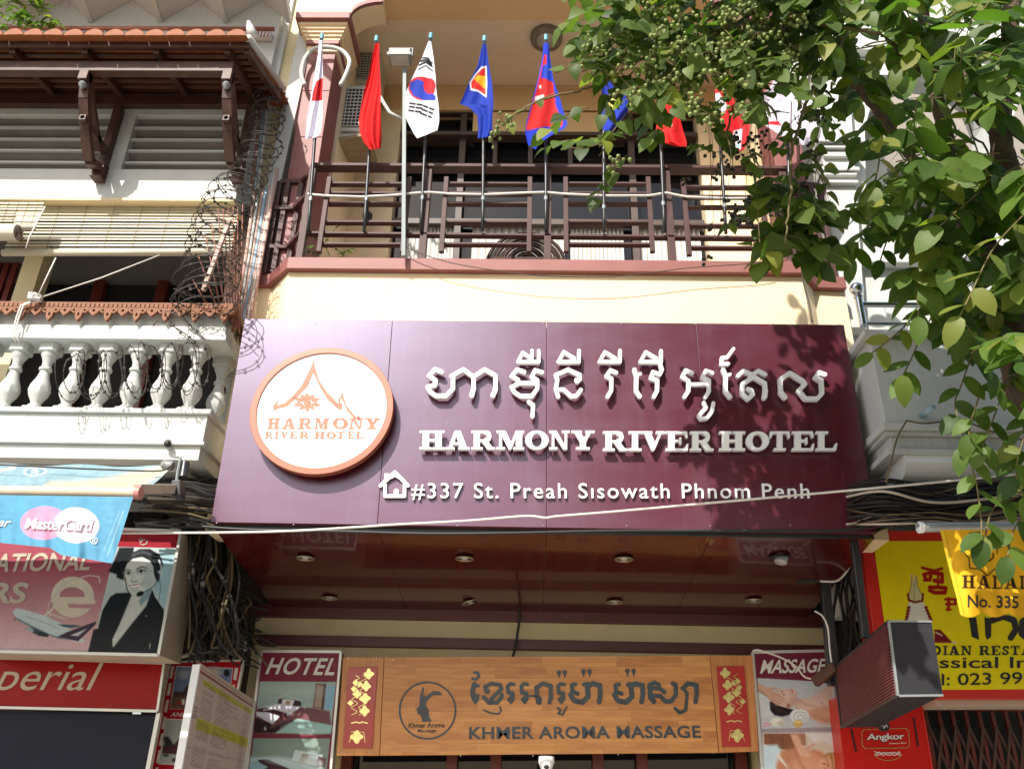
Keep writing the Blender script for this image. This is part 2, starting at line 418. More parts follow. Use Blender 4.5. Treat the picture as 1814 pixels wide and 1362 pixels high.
def contours(prims, bbox, step):
    x0, y0, x1, y1 = bbox
    xs = np.arange(x0-step*2, x1+step*3, step); ys = np.arange(y0-step*2, y1+step*3, step)
    X, Y = np.meshgrid(xs, ys); F = field(X, Y, prims)
    F = np.where(np.abs(F) < 1e-6, 1e-6, F); F[0, :] = F[-1, :] = 1; F[:, 0] = F[:, -1] = 1
    ins = F < 0; nxt = {}; pos = {}
    a = ins[:-1, :-1]; b = ins[:-1, 1:]; c = ins[1:, 1:]; d = ins[1:, :-1]
    code = a*1 + b*2 + c*4 + d*8
    J, I = np.nonzero((code > 0) & (code < 15))
    def ep(j, i, e):
        if e == 0: q = (j, i, 0)
        elif e == 2: q = (j+1, i, 0)
        elif e == 3: q = (j, i, 1)
        else: q = (j, i+1, 1)
        if q not in pos:
            jj, ii, o = q
            f0 = F[jj, ii]; f1 = F[jj, ii+1] if o == 0 else F[jj+1, ii]; t = f0/(f0-f1)
            pos[q] = (xs[ii]+(t*step if o == 0 else 0), ys[jj]+(t*step if o == 1 else 0))
        return q
    T = {1:[(3,0)],2:[(0,1)],3:[(3,1)],4:[(1,2)],5:[(3,0),(1,2)],6:[(0,2)],7:[(3,2)],8:[(2,3)],9:[(2,0)],10:[(0,1),(2,3)],11:[(2,1)],12:[(1,3)],13:[(1,0)],14:[(0,3)]}
    for j, i in zip(J.tolist(), I.tolist()):
        for e0, e1 in T[int(code[j, i])]: nxt.setdefault(ep(j, i, e0), []).append(ep(j, i, e1))
    out = []
    while nxt:
        s = next(iter(nxt)); cur = s; lp = []
        while cur in nxt:
            l = nxt[cur]; q = l.pop()
            if not l: del nxt[cur]
            lp.append(pos[cur]); cur = q
            if cur == s: break
        if len(lp) > 5: out.append(rdp(lp, step*.22))
    return [o for o in out if len(o) > 2]
def rdp(p, eps):
    n = len(p); h = n//2
    def go(a, b, acc):
        ax, ay = p[a % n]; bx, by = p[b % n]; dx, dy = bx-ax, by-ay; L = math.hypot(dx, dy)+1e-12; m = 0; k = -1
        for i in range(a+1, b):
            x, y = p[i % n]; d = abs((x-ax)*dy-(y-ay)*dx)/L
            if d > m: m, k = d, i
        if m > eps: go(a, k, acc); go(k, b, acc)
        else: acc.append(p[a % n])
    acc = []; go(0, h, acc); go(h, n, acc); return acc
def area(p): return sum(p[i][0]*p[(i+1) % len(p)][1]-p[(i+1) % len(p)][0]*p[i][1] for i in range(len(p)))/2
def pin(q, p):
    r = False
    for i in range(len(p)):
        x0, y0 = p[i]; x1, y1 = p[(i+1) % len(p)]
        if (y0 > q[1]) != (y1 > q[1]) and q[0] < (x1-x0)*(q[1]-y0)/(y1-y0)+x0: r = not r
    return r
def glyph_mb(prims, bbox, step, Y, th, mp=None, mb=None):
    """flat shape traced in photo pixels, laid on the plane at depth Y with thickness th towards the street"""
    mb = mb or MB()
    mp = mp or (lambda x, y: P(x, y, Y))
    cs = sorted(contours(prims, bbox, step), key=lambda c: -abs(area(c)))
    groups = []
    for c in cs:
        par = [g for g in groups if pin(c[0], g[0]) and not any(pin(c[0], h) for h in g[1:])]
        if par: par[-1].append(c)
        else: groups.append([c])
    off = Vector((0, -th, 0))
    for g in groups:
        W3 = [[mp(*q) for q in c] for c in g]
        tri = tessellate_polygon([[Vector((q[0], q[1], 0)) for q in c] for c in g])
        flat = [v for c in W3 for v in c]; n = len(flat)
        fs = []
        for t in tri:
            a, b, c = (flat[i] for i in t)
            if (b-a).cross(c-a).y > 0: t = (t[0], t[2], t[1])
            fs.append(t)
        sides = []; o = 0
        for c in W3:
            m = len(c)
            for i in range(m): sides.append((o+i, o+(i+1) % m, n+o+(i+1) % m, n+o+i))
            o += m
        mb.add([v+off for v in flat]+flat, fs+sides)
    return mb
# slab serif capitals in a unit box
def _r(*a): return ('r', a)
def _p(*a): return ('p', list(a))
def _l(w_, *a): return ('l', list(a), w_)
SERIF = {
 'H': [_r(.12,0,.38,1), _r(.62,0,.88,1), _r(0,0,.48,.12), _r(.52,0,1,.12), _r(0,.88,.48,1), _r(.52,.88,1,1), _r(.3,.43,.7,.56)],
 'A': [_p((.38,0),(.62,0),(.93,1),(.62,1)), _p((.38,0),(.52,0),(.24,1),(.10,1)), _r(.27,.62,.72,.74), _r(0,.88,.38,1), _r(.52,.88,1,1)],
 'R': [_r(.1,0,.36,1), _r(0,0,.5,.12), _r(0,.88,.48,1), _r(.3,0,.62,.12), _r(.3,.46,.62,.58), _l(.19,(.62,.1),(.72,.13),(.76,.29),(.72,.44),(.62,.48)), _p((.42,.55),(.68,.53),(.96,1),(.68,1)), _r(.68,.88,1,1)],
 'M': [_r(.09,0,.2,1), _r(.70,0,.93,1), _r(0,0,.3,.12), _r(.70,0,1,.12), _r(0,.88,.31,1), _r(.6,.88,1,1), _p((.09,0),(.33,0),(.56,.72),(.45,1)), _p((.70,0),(.80,0),(.52,1),(.43,1))],
 'O': [('e', (.5,.5,.5,.5)), ('-', ('e', (.5,.5,.22,.36)))],
 'N': [_r(.13,0,.25,1), _r(.76,0,.88,1), _p((.1,0),(.36,0),(.88,1),(.7,1)), _r(0,0,.34,.12), _r(0,.88,.4,1), _r(.62,0,1,.12)],
 'Y': [_r(.37,.5,.63,1), _r(.2,.88,.8,1), _r(0,0,.46,.12), _r(.6,0,1,.12), _p((.08,0),(.36,0),(.63,.55),(.37,.6)), _p((.76,0),(.9,0),(.63,.6),(.48,.5))],
 'I': [_r(.27,0,.73,1), _r(0,0,1,.12), _r(0,.88,1,1)],
 'V': [_p((.08,0),(.38,0),(.62,.72),(.52,1),(.44,1)), _p((.78,0),(.9,0),(.54,1),(.47,.85)), _r(0,0,.46,.12), _r(.62,0,1,.12)],
 'E': [_r(.12,0,.4,1), _r(0,0,.93,.12), _r(0,.88,.96,1), _r(.3,.43,.68,.56), _r(.6,.32,.69,.68), _p((.78,0),(.93,0),(.97,.32),(.89,.32)), _p((.8,1),(.96,1),(1,.64),(.92,.64))],
 'T': [_r(.37,0,.63,1), _r(.2,.88,.8,1), _r(.02,0,.98,.12), _p((.02,0),(.18,0),(.08,.34),(0,.34)), _p((.82,0),(.98,0),(1,.34),(.92,.34))],
 'L': [_r(.13,0,.4,1), _r(0,0,.58,.12), _r(0,.88,.94,1), _p((.76,1),(.94,1),(1,.62),(.91,.62))],
 'D': [_r(.12,0,.36,1), _r(0,0,.55,.12), _r(0,.88,.55,1), _l(.24,(.5,.12),(.72,.22),(.82,.5),(.72,.78),(.5,.88))],
 'S': [_l(.2,(.85,.25),(.7,.1),(.35,.1),(.18,.28),(.45,.46),(.75,.6),(.82,.78),(.6,.9),(.3,.9),(.12,.72)), _r(.82,.02,.94,.32), _r(.06,.68,.18,.98)],
}
def serif(ch, x0, y0, x1, y1, skew=0.0):
    W_, H_ = x1-x0, y1-y0
    f = lambda u, v: (x0+u*W_+skew*(1-v)*H_, y0+v*H_)
    out = []
    def cv(s):
        if s[0] == '-': return ('-', cv(s[1]))
        if s[0] == 'r': a = s[1]; return ('p', [f(a[0],a[1]), f(a[2],a[1]), f(a[2],a[3]), f(a[0],a[3])])
        if s[0] == 'p': return ('p', [f(*q) for q in s[1]])
        if s[0] == 'l': return ('l', [f(*q) for q in s[1]], s[2]*(W_+H_)/2)
        if s[0] == 'e': c = f(.5, .5); return ('e', (c[0], c[1], s[1][2]*W_, s[1][3]*H_))
    return [cv(s) for s in SERIF[ch]]

# prints: colours traced in photo pixels and stored on a dense grid
def bil(q, u, v):
    (ax, ay), (bx, by), (cx, cy), (dx, dy) = q     # tl tr br bl
    return ((ax*(1-u)+bx*u)*(1-v)+(dx*(1-u)+cx*u)*v, (ay*(1-u)+by*u)*(1-v)+(dy*(1-u)+cy*u)*v)
class Paint:
    def __init__(s, quad, step=1.0, bg=(255, 255, 255), xy=None):
        if xy is None:
            wq = max(math.hypot(quad[1][0]-quad[0][0], quad[1][1]-quad[0][1]), math.hypot(quad[2][0]-quad[3][0], quad[2][1]-quad[3][1]))
            hq = max(math.hypot(quad[3][0]-quad[0][0], quad[3][1]-quad[0][1]), math.hypot(quad[2][0]-quad[1][0], quad[2][1]-quad[1][1]))
            s.nu, s.nv = max(2, int(wq/step)+1), max(2, int(hq/step)+1)
            U, V = np.meshgrid(np.linspace(0, 1, s.nu), np.linspace(0, 1, s.nv))
            s.X, s.Y = bil(quad, U, V)
        else:
            s.X, s.Y = xy; s.nv, s.nu = s.X.shape
        s.C = np.zeros(s.X.shape+(3,)); s.C[:] = lin(*bg); s.soft = step*.6
    def put(s, d, col, soft=None, op=1.0):
        soft = soft or s.soft
        a = np.clip(.5-d/(2*soft), 0, 1)[..., None]*op
        s.C = s.C*(1-a)+np.array(lin(*col))*a; return s
    def poly(s, pts, col, soft=None, op=1.0): return s.put(shape_d(s.X, s.Y, ('p', pts)), col, soft, op)
    def line(s, pts, w_, col, soft=None, op=1.0): return s.put(shape_d(s.X, s.Y, ('l', pts, w_)), col, soft, op)
    def ell(s, cx, cy, rx, ry, col, soft=None, rot=0, op=1.0): return s.put(shape_d(s.X, s.Y, ('e', (cx, cy, rx, ry), rot)), col, soft, op)
    def prims(s, pr, col, op=1.0): return s.put(field(s.X, s.Y, pr), col, None, op)
    def vgrad(s, y0, y1, col, op=1.0):
        a = (np.clip((s.Y-y0)/(y1-y0), 0, 1)*op)[..., None]; s.C = s.C*(1-a)+np.array(lin(*col))*a; return s
    def noise(s, amt, sc=8):
        r = np.random.default_rng(3); g = r.normal(size=(int(s.nv/sc)+3, int(s.nu/sc)+3))
        jj = np.linspace(0, g.shape[0]-1.01, s.nv); ii = np.linspace(0, g.shape[1]-1.01, s.nu)
        j0, i0 = jj.astype(int), ii.astype(int); fj, fi = (jj-j0)[:, None], (ii-i0)[None]
        n_ = g[j0][:, i0]*(1-fj)*(1-fi)+g[j0+1][:, i0]*fj*(1-fi)+g[j0][:, i0+1]*(1-fj)*fi+g[j0+1][:, i0+1]*fj*fi
        s.C = np.clip(s.C*(1+amt*n_[..., None]), 0, 1); return s
    def mesh(s, name, mp):
        nv, nu = s.nv, s.nu
        vs = [tuple(mp(x, y)) for x, y in zip(s.X.ravel().tolist(), s.Y.ravel().tolist())]
        idx = np.arange(nv*nu).reshape(nv, nu)
        f = np.stack([idx[:-1, :-1], idx[1:, :-1], idx[1:, 1:], idx[:-1, 1:]], -1).reshape(-1, 4)
        me = bpy.data.meshes.new(name); me.from_pydata(vs, [], f.tolist())
        a = me.color_attributes.new('Col', 'FLOAT_COLOR', 'POINT')
        c = np.ones((nv*nu, 4), np.float32); c[:, :3] = s.C.reshape(-1, 3)
        a.data.foreach_set('color', c.ravel()); return me

# ------------------------------------------------------------------ text meshes (built-in font), made once
TX = {}
def _texts(specs):
    tmp = []
    for key, s, off, shear, space in specs:
        c = bpy.data.curves.new('t', 'FONT'); c.body = s; c.offset = off; c.shear = shear; c.space_character = space
        c.resolution_u = 4; c.fill_mode = 'BOTH'
        o = bpy.data.objects.new('t', c); COL.objects.link(o); tmp.append((key, o, c))
    dg = bpy.context.evaluated_depsgraph_get(); dg.update()
    for key, o, c in tmp:
        me = bpy.data.meshes.new_from_object(o.evaluated_get(dg))
        V = [(v.co.x, v.co.y) for v in me.vertices]; Fc = [tuple(p.vertices) for p in me.polygons]
        bpy.data.meshes.remove(me); TX[key] = (V, Fc)
        bpy.data.objects.remove(o); bpy.data.curves.remove(c)
def text_parts(key, quad, Y, th, split=False, mp=None):
    """text fitted in a photo pixel quad (tl tr br bl); a list of MB, one per letter when split"""
    V, Fc = TX[key]
    xs = [v[0] for v in V]; ys = [v[1] for v in V]; x0, x1, y0, y1 = min(xs), max(xs), min(ys), max(ys)
    mp = mp or (lambda x, y: P(x, y, Y))
    W3 = [mp(*bil(quad, (x-x0)/(x1-x0), (y1-y)/(y1-y0))) for x, y in V]
    par = list(range(len(V)))
    def fd(a):
        while par[a] != a: par[a] = par[par[a]]; a = par[a]
        return a
    # merge coincident vertices, then islands
    if split:
        key2 = {}
        for i, v in enumerate(V):
            k = (round(v[0], 4), round(v[1], 4))
            if k in key2: par[fd(i)] = fd(key2[k])
            else: key2[k] = i
        for f in Fc:
            for a in f[1:]: par[fd(a)] = fd(f[0])
        isl = {}
        for f in Fc: isl.setdefault(fd(f[0]), []).append(f)
        items = []
        for fs in isl.values():
            xx = [V[i][0] for f in fs for i in f]; items.append([min(xx), max(xx), fs])
        items.sort(key=lambda t: t[0]); out = []
        for it in items:
            if out and it[0] < out[-1][1]-.35*(it[1]-it[0]) and (it[1]-it[0]) < .3: out[-1][2] += it[2]; out[-1][1] = max(out[-1][1], it[1])
            else: out.append(it)
        sets = [o[2] for o in out]
    else: sets = [Fc]
    res = []
    for fs in sets:
        ids = sorted({i for f in fs for i in f}); rm = {i: k for k, i in enumerate(ids)}
        vs = [W3[i] for i in ids]; n = len(vs); edges = {}; ff = []
        for f in fs:
            f = [rm[i] for i in f]; a, b, c = (vs[f[0]], vs[f[1]], vs[f[2]])
            if (b-a).cross(c-a).y > 0: f = f[::-1]
            ff.append(tuple(f))
            for i in range(len(f)): edges[(f[i], f[(i+1) % len(f)])] = 1
        sides = []
        if th > .0031:
            sides = [(b, a, a+n, b+n) for (a, b) in edges if (b, a) not in edges]
        m = MB(); nv = Vector((0, -th, 0))
        m.add([v+nv for v in vs]+(vs if sides else []), ff+sides); res.append(m)
    return res
_texts([('addr', '#337 St. Preah S\u0131sowath Phnom Penh', .004, 0, 1.16), ('khm', 'KHMER AROMA MASSAGE', .020, 0, 1.06), ('ka', 'Khmer Aroma', .012, 0, 1), ('ms', 'Massage', .012, 0, 1),
        ('hotel', 'HOTEL', .022, .25, 1.1), ('massage', 'MASSAGE', .022, .15, 1), ('peri', 'perial', .0, .2, 1.0), ('ational', 'NATIONAL', .022, .12, 1), ('rs', 'ERS', .03, .12, 1),
        ('mc', 'MasterCard', .012, .3, .95), ('er', 'ter', .008, .2, 1), ('R', 'R', .01, 0, 1), ('no335', 'No. 335 S', .014, 0, 1), ('tel', 'l: 023 992', .010, 0, 1),
        ('ssical', 'ssical In', .012, 0, 1), ('angkor', 'Angkor', .012, 0, .95), ('ango', 'ANGKOR', .005, .1, 1), ('pb', 'Premium Beer', .008, 0, 1), ('q', 'QANTAS', .01, .1, 1)])
# ================================================================== ground
g = MB(); g.add([(-150, -200, 0), (150, -200, 0), (150, 60, 0), (-150, 60, 0)], [(0, 1, 2, 3)])
obj('road', g, M['road'], kind='structure')
obj('pavement', MB().box((-60, -3.2, .004), (60, 12, .13)), M['pave'], kind='structure')

# ================================================================== hotel building
ZC = P(967, 459, 5.79).z
B_ = thing('hotel_building', 'cream shophouse hotel front with maroon trim and an open first floor terrace', 'building', (0, 6.5, 0))
foot = [PZ(443, 485, ZC), PZ(478, 485, ZC), PZ(511, 455, ZC), PZ(1423, 463, ZC), PZ(1446, 489, ZC), PZ(1497, 490, ZC)]
def inset(pts, d):
    o = []
    for i, p in enumerate(pts):
        a = pts[max(i-1, 0)]; b = pts[min(i+1, len(pts)-1)]
        t = (b-a); t.z = 0; t.normalize(); n = Vector((-t.y, t.x, 0)); o.append(p+n*d)
    return o
def footprint(pts, yb, z0, z1):
    ps = [Vector((p.x, p.y, z0)) for p in pts]; ps += [Vector((pts[-1].x, yb, z0)), Vector((pts[0].x, yb, z0))]
    return MB().prism(ps, (0, 0, z1-z0))
obj('parapet_cap', footprint(foot, 6.45, ZC-.115, ZC), M['maroon'], B_, bevel=.006)
obj('parapet_wall', footprint(inset(foot, .055), 6.40, 3.36, ZC-.117), M['cream'], B_)
obj('terrace_floor', MB().box((-2.3, 6.46, ZC-.35), (2.75, 7.18, ZC-.2)), M['ceil'], B_)
# pillars: stacked painted blocks with pale joints
xl0, xl1 = P(536, 161, 6.05).x, P(584, 161, 6.05).x
XC = P(967, 161, 6.05).x
zt = P(560, 94, 6.05).z
for side in (0, 1):
    a, b = (xl0, xl1) if side == 0 else (2*XC-xl1, 2*XC-xl0)
    zs = [ZC-.1, P(530, 330, 6.05).z, P(530, 243, 6.05).z, P(530, 161, 6.05).z, zt]
    pl = obj('pillar', MB().box((a+.006, 6.056, ZC-.1), (b-.006, 6.40, zt)), M['cream'], B_)
    for z0, z1 in zip(zs, zs[1:]):
        obj('facing_slab', MB().box((a, 6.05, z0+.004), (b, 6.41, z1-.004)), M['maroon'], pl, bevel=.003)
    cap = obj('capital', MB().box((a-.02, 6.03, zt+.0), (b+.02, 6.45, zt+.07)), M['cream'], B_)
    m = MB(); m.box((a-.035, 6.0, zt+.072), (b+.035, 6.46, zt+.12)); obj('moulding', m, M['maroon'], cap, bevel=.004)
    z = zt+.122
    m = MB()
    for k in range(5): m.box((a-.04-.018*k, 6.0-.018*k, z+k*.034), (b+.04+.018*k, 6.47, z+(k+1)*.034+.0))
    obj('cornice', m, M['cream'], cap)
    m = MB(); m.box((a-.14, 5.88, z+.172), (b+.14, 6.48, z+.26)); obj('moulding', m, M['maroon'], cap, bevel=.006)
    # arch springing from the capital
    zz = z+.262
    sgn = 1 if side == 0 else -1
    x0 = b+.13 if side == 0 else a-.13
    arc = [(x0+sgn*(.30*(1-math.cos(t))), zz+.20*math.sin(t)) for t in [i*math.pi/2/8 for i in range(9)]]
    xo = (a-.1) if side == 0 else (b+.1)
    m = MB(); m.prism([(xo, 5.97, zz)]+[(x, 5.97, q) for x, q in arc]+[(arc[-1][0], 5.97, zz+1.0), (xo, 5.97, zz+1.0)], (0, .25, 0)); obj('arch_haunch', m, M['cream'], B_)
    m = MB()
    for (xa, za), (xb, zb) in zip(arc, arc[1:]): m.prism([(xa, 5.93, za), (xb, 5.93, zb), (xb, 5.93, zb+.05), (xa, 5.93, za+.05)], (0, .04, 0))
    obj('arch_trim', m, M['maroon'], B_)
ZCE = 8.92
xa, xb = xl0+.45, 2*XC-xl0-.45
obj('front_beam', MB().box((xl0-.1, 6.0, ZCE), (2*XC-xl0+.1, 6.26, ZCE+.6)), M['ochre'], B_)  # ochre tone stands in for orange reflected light on the beam underside
obj('beam_edge', MB().box((xl0-.1, 5.96, ZCE-.0), (2*XC-xl0+.1, 5.998, ZCE+.6)), M['cream'], B_)
obj('ceiling', MB().box((xl0-.1, 6.262, ZCE+.05), (2*XC-xl0+.1, 7.6, ZCE+.2)), M['ceil'], B_)
xcl = P(618, 380, 7.2).x; xcr = 2*XC-xcl+.1
for xw in (xcl, xcr+.12): obj('side_wall', MB().box((xw-.12, 6.42, ZC-.2), (xw, 7.5, ZCE+.048)), M['cream'], B_)
# back wall with openings
zb0 = P(800, 195, 7.2).z
pw = P(690, 420, 7.2).x; pe = P(1250, 380, 7.2).x
for x0, x1, z0, z1 in ((xcl+.002, pw, ZC-.2, zb0), (pe, xcr-.002, ZC-.2, zb0), (xcl+.002, xcr-.002, zb0, ZCE+.046)):
    obj('back_wall', MB().box((x0, 7.2, z0), (x1, 7.4, z1)), M['ochre'] if z0 > 7 else M['cream'], B_)
xo0, xo1 = P(838, 220, 7.2).x, P(1060, 220, 7.2).x
obj('back_wall', MB().box((xo0, 7.18, P(900, 240, 7.2).z), (xo1, 7.22, zb0-.05)), M['ochre'], B_)
wn = obj('terrace_glazing', MB().box((pw+.002, 7.36, ZC-.2), (pe-.002, 7.38, zb0-.002)), M['blackg'], B_)
def vbar(px, y0, y1, Y, w_, name='mullion', m='darkr'):
    p = P(px, y0, Y); q = P(px, y1, Y)
    obj(name, MB().box((p.x-w_/2, Y, min(p.z, q.z)), (p.x+w_/2, Y+.07, max(p.z, q.z))), M[m], wn, bevel=.003)
M['frameb'] = mat('brown_window_frame', (.075, .048, .038), .5, var=.15, scale=5)
for px in (703, 823, 1115, 1243): vbar(px, 198, 470, 7.24, .07, m='frameb')
for px in (878, 940, 1010): vbar(px, 243, 292, 7.25, .05, m='frameb')
for y, h in ((197, .07), (243, .05), (293, .06), (392, .07)):
    z = P(967, y, 7.23).z
    obj('rail', MB().box((pw+.01, 7.235 if y != 243 else 7.17, z-h/2), (pe-.01, 7.30, z+h/2)), M['frameb'], wn, bevel=.003)
# curtains
def curtain(x0, x1, z0, z1, Y, label=None):
    m = MB(); n = 60; vs = []; fs = []
    for i in range(n+1):
        x = x0+(x1-x0)*i/n; y = Y+.018*math.sin(i*1.35)+.008*math.sin(i*3.1)
        vs += [(x, y, z0), (x, y, z1)]
    for i in range(n): fs.append((2*i, 2*i+2, 2*i+3, 2*i+1))
    m.add(vs, fs); o = obj('curtain', m, M['curtain'], B_, smooth='all'); return o
for a, b in ((722, 812), (836, 1000), (1010, 1104), (1128, 1240)):
    curtain(P(a, 430, 7.33).x, P(b, 430, 7.33).x, ZC-.15, P(900, 402, 7.33).z, 7.32)
# canopy over the entrance
ZS0, ZS1 = P(963, 940, 5.72).z, P(963, 1087, 7.5).z
def soff(px, py, dz=0.0):
    r = ray(px, py); # plane z = ZS0 + k (y-5.72)
    k = (ZS1-ZS0)/(7.5-5.72)
    t = (ZS0-CAM.z-k*5.72)/(r.z-k*r.y); return CAM+r*t+Vector((0, 0, dz))
ed = [P(372, 936, 5.72).x, P(668, 936, 5.72).x, P(968, 936, 5.72).x, P(1262, 936, 5.72).x, P(1553, 936, 5.72).x]
M['brass'] = mat('dull_brass', (.48, .40, .26), .3, metal=.6, var=.1)
cn = thing('entrance_canopy', 'glossy dark wine canopy underside with recessed lights over the hotel entrance', 'canopy', (0, 6.5, ZS0))
for a, b in zip(ed, ed[1:]):
    obj('panel', MB().prism([(a+.002, 5.78, ZS0), (b-.002, 5.78, ZS0), (b-.002, 7.49, ZS1), (a+.002, 7.49, ZS1)], (0, 0, .03)), M['soffit'], cn)
obj('edge_trim', MB().box((ed[0]+.01, 5.764, ZS0-.006), (ed[-1]-.01, 5.778, ZS0+.03)), M['blackm'], cn)
for i, (x, y) in enumerate([(541, 986), (823, 987), (1105, 988), (1381, 986), (584, 1057), (833, 1064), (1089, 1064), (1335, 1061)]):
    c = soff(x, y); f = thing('downlight', ['recessed canopy light, leftmost of the front row', 'recessed canopy light, second from the left in the front row', 'recessed canopy light, third from the left in the front row', 'broken canopy light hanging out of its hole at the right of the front row', 'recessed canopy light, leftmost of the back row', 'recessed canopy light with twisted ring, second in the back row', 'recessed canopy light, third from the left in the back row', 'recessed canopy light, rightmost of the back row'][i], 'light', c, 'recessed lights in the canopy')
    if i == 3:
        obj('hole', MB().lathe(c+Vector((0, 0, -.008)), [(.078, 0), (.078, .006)], 20), M['dark'], f)
        obj('lamp', MB().lathe(c+Vector((0, 0, -.05)), [(.01, 0), (.045, .01), (.05, .05)], 14, (.3, .2, 1)), M['metal'], f, smooth=True); continue
    ax_ = (0, .1, 1) if i != 5 else (.25, .2, 1)
    mr_ = MB()
    for ra, rb in ((.046, .053), (.060, .070)):
        n_ = 24; cc0 = c+Vector((0, 0, -.012)); mr_.tube([cc0+Vector(((ra+rb)/2*math.cos(t), (ra+rb)/2*math.sin(t), .02*math.cos(t)*(i == 5))) for t in [2*math.pi*k/n_ for k in range(n_+1)]], (rb-ra)/2, 6, caps=False)
    obj('ring', mr_, M['brass'], f, smooth='all')
    obj('recess', MB().lathe(c+Vector((0, 0, -.006)), [(.050, 0), (.062, .004)], 20), M['dark'], f)
    obj('lamp', MB().lathe(c+Vector((0, 0, -.022)), [(.004, 0), (.022, .003), (.030, .012)], 18), M['metal'], f, smooth=True)
# fascia bands over the storefront
xf0, xf1 = P(452, 1110, 7.5).x, P(1462, 1110, 7.5).x
for y0, y1, dY, mm in ((1080, 1103, .0, 'maroond'), (1103, 1134, .05, 'cream2'), (1134, 1152, .02, 'maroond'), (1152, 1175, .06, 'cream2')):
    z1, z0 = P(963, y0, 7.5).z, P(963, y1, 7.5).z
    obj('fascia_band', MB().box((xf0, 7.44+dY, z0), (xf1, 7.7, z1-.001)), M[mm], B_, bevel=.004)
# storefront wall and dark entrance
zf = P(963, 1175, 7.5).z
for x0, x1 in ((xf0, P(604, 1300, 7.5).x), (P(1335, 1300, 7.5).x, xf1)):
    obj('wall', MB().box((x0, 7.52, .1), (x1, 7.8, zf-.002)), M['cream2'], B_)
dr = obj('entrance_glazing', MB().box((P(606, 1300, 7.5).x, 7.72, .1), (P(1333, 1300, 7.5).x, 7.74, zf-.002)), M['blackg'], B_)
for px in (612, 800, 878, 968, 1060, 1138, 1315):
    p = P(px, 1345, 7.6); obj('door_frame', MB().box((p.x-.045, 7.62, .1), (p.x+.045, 7.70, zf-.004)), M['darkr'], dr, bevel=.004)
# side walls of the canopy recess
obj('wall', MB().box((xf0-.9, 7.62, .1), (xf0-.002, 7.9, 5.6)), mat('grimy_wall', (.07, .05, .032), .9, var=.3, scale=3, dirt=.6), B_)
obj('sun_block_slab', MB().box((-2.8, 5.87, 3.52), (-2.2, 6.9, 3.64)), mat('grimy_sun_block', (.07, .055, .04), .9, var=.3, scale=3, dirt=.6), B_)  # added slab behind the cables, keeps a sun patch off the HOTEL light box
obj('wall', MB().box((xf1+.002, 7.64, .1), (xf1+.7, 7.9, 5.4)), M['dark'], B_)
obj('upper_body', MB().box((-2.4, 7.9, .1), (2.8, 9.5, 10.5)), M['cream2'], B_)
obj('party_wall', MB().box((2*XC-xl0+.05, 6.95, 3), (2*XC-xl0+1.2, 7.2, 11)), M['white'], B_)
# terrace lamp
c = PZ(968, 66, ZCE+.05)
lt = thing('ceiling_lamp', 'round bronze rimmed lamp on the terrace ceiling', 'lamp', c)
obj('rim', MB().lathe(c+Vector((0, 0, -.06)), [(.13, .0), (.16, .006), (.172, .02), (.175, .06)], 28), mat('bronze_rim', (.22, .18, .13), .5, var=.3, scale=20, bump=.3), lt, smooth=True)
obj('lamp_shade', MB().lathe(c+Vector((0, 0, -.085)), [(.01, 0), (.06, .008), (.10, .022), (.125, .04)], 24), mat('lamp_glass', (.42, .38, .31), .3, var=.1), lt, smooth=True)
# wicker chair behind the railing
cc = P(932, 458, 6.62)
ch = thing('wicker_chair', 'dark brown wicker chair back showing above the terrace parapet', 'chair', (cc.x, cc.y, ZC-.2))
wk = mat('dark_wicker', (.055, .025, .015), .6, var=.5, scale=40, bump=1.0, bscale=90)
m = MB(); n = 16
for i in range(9):
    r0 = i/9
    m.tube([(cc.x+(.36-.036*i)*math.cos(t), cc.y-.06*math.sin(t)+.02*(i % 2), cc.z-.06+(.30-.03*i)*math.sin(t)) for t in [math.pi*k/n for k in range(n+1)]], .02, 6)
obj('backrest', m, wk, ch, smooth=True)
obj('seat', MB().box((cc.x-.3, cc.y-.3, cc.z-.25), (cc.x+.3, cc.y+.1, cc.z-.18)), wk, ch, bevel=.02)

# ================================================================== terrace railing
YR = 5.84
rl = thing('terrace_railing', 'dark brown steel railing along the front of the hotel terrace', 'railing', (0, YR, ZC))
def xbar(x0, y0, x1, y1, Y=YR, wy=.045, wz=.045, name='rail', par=rl, m='steel'):
    return obj(name, MB().beam(P(x0, y0, Y), P(x1, y1, Y), wy, wz), M[m], par, bevel=.003)
xbar(556, 297, 1400, 303, wz=.03, wy=.10)
xbar(545, 415, 1400, 424, wz=.022, wy=.06)
for a, b, c, d in ((564, 296, 531, 456), (765, 296, 748, 455), (970, 297, 970, 456), (1180, 300, 1191, 459), (1388, 302, 1408, 462)):
    pa = P(c, d, YR); z1 = P(a, b, YR).z
    obj('post', MB().box((pa.x-.03, YR-.03, ZC+.001), (pa.x+.03, YR+.03, z1)), M['steel'], rl, bevel=.004)
for (a, b, c, d) in ((587, 731, 565, 713), (792, 938, 782, 937), (1001, 1146, 1003, 1156), (1209, 1351, 1221, 1363)):
    off = 0 if a < 1100 else 6
    for (x0, x1) in ((a, c), (b, d)):
        pb = P(x1, 448+off, YR-.03); ptz = P(x0, 316+off, YR-.03).z
        obj('upright', MB().box((pb.x-.02, YR-.055, pb.z), (pb.x+.02, YR-.015, ptz)), M['steel'], rl, bevel=.003)
    for y in (327, 344, 362, 395, 434):
        f = (y-316)/135; xx0, xx1 = a+(c-a)*f, b+(d-b)*f
        xbar(xx0, y+off, xx1, y+off+.6, wy=.055, wz=.02)
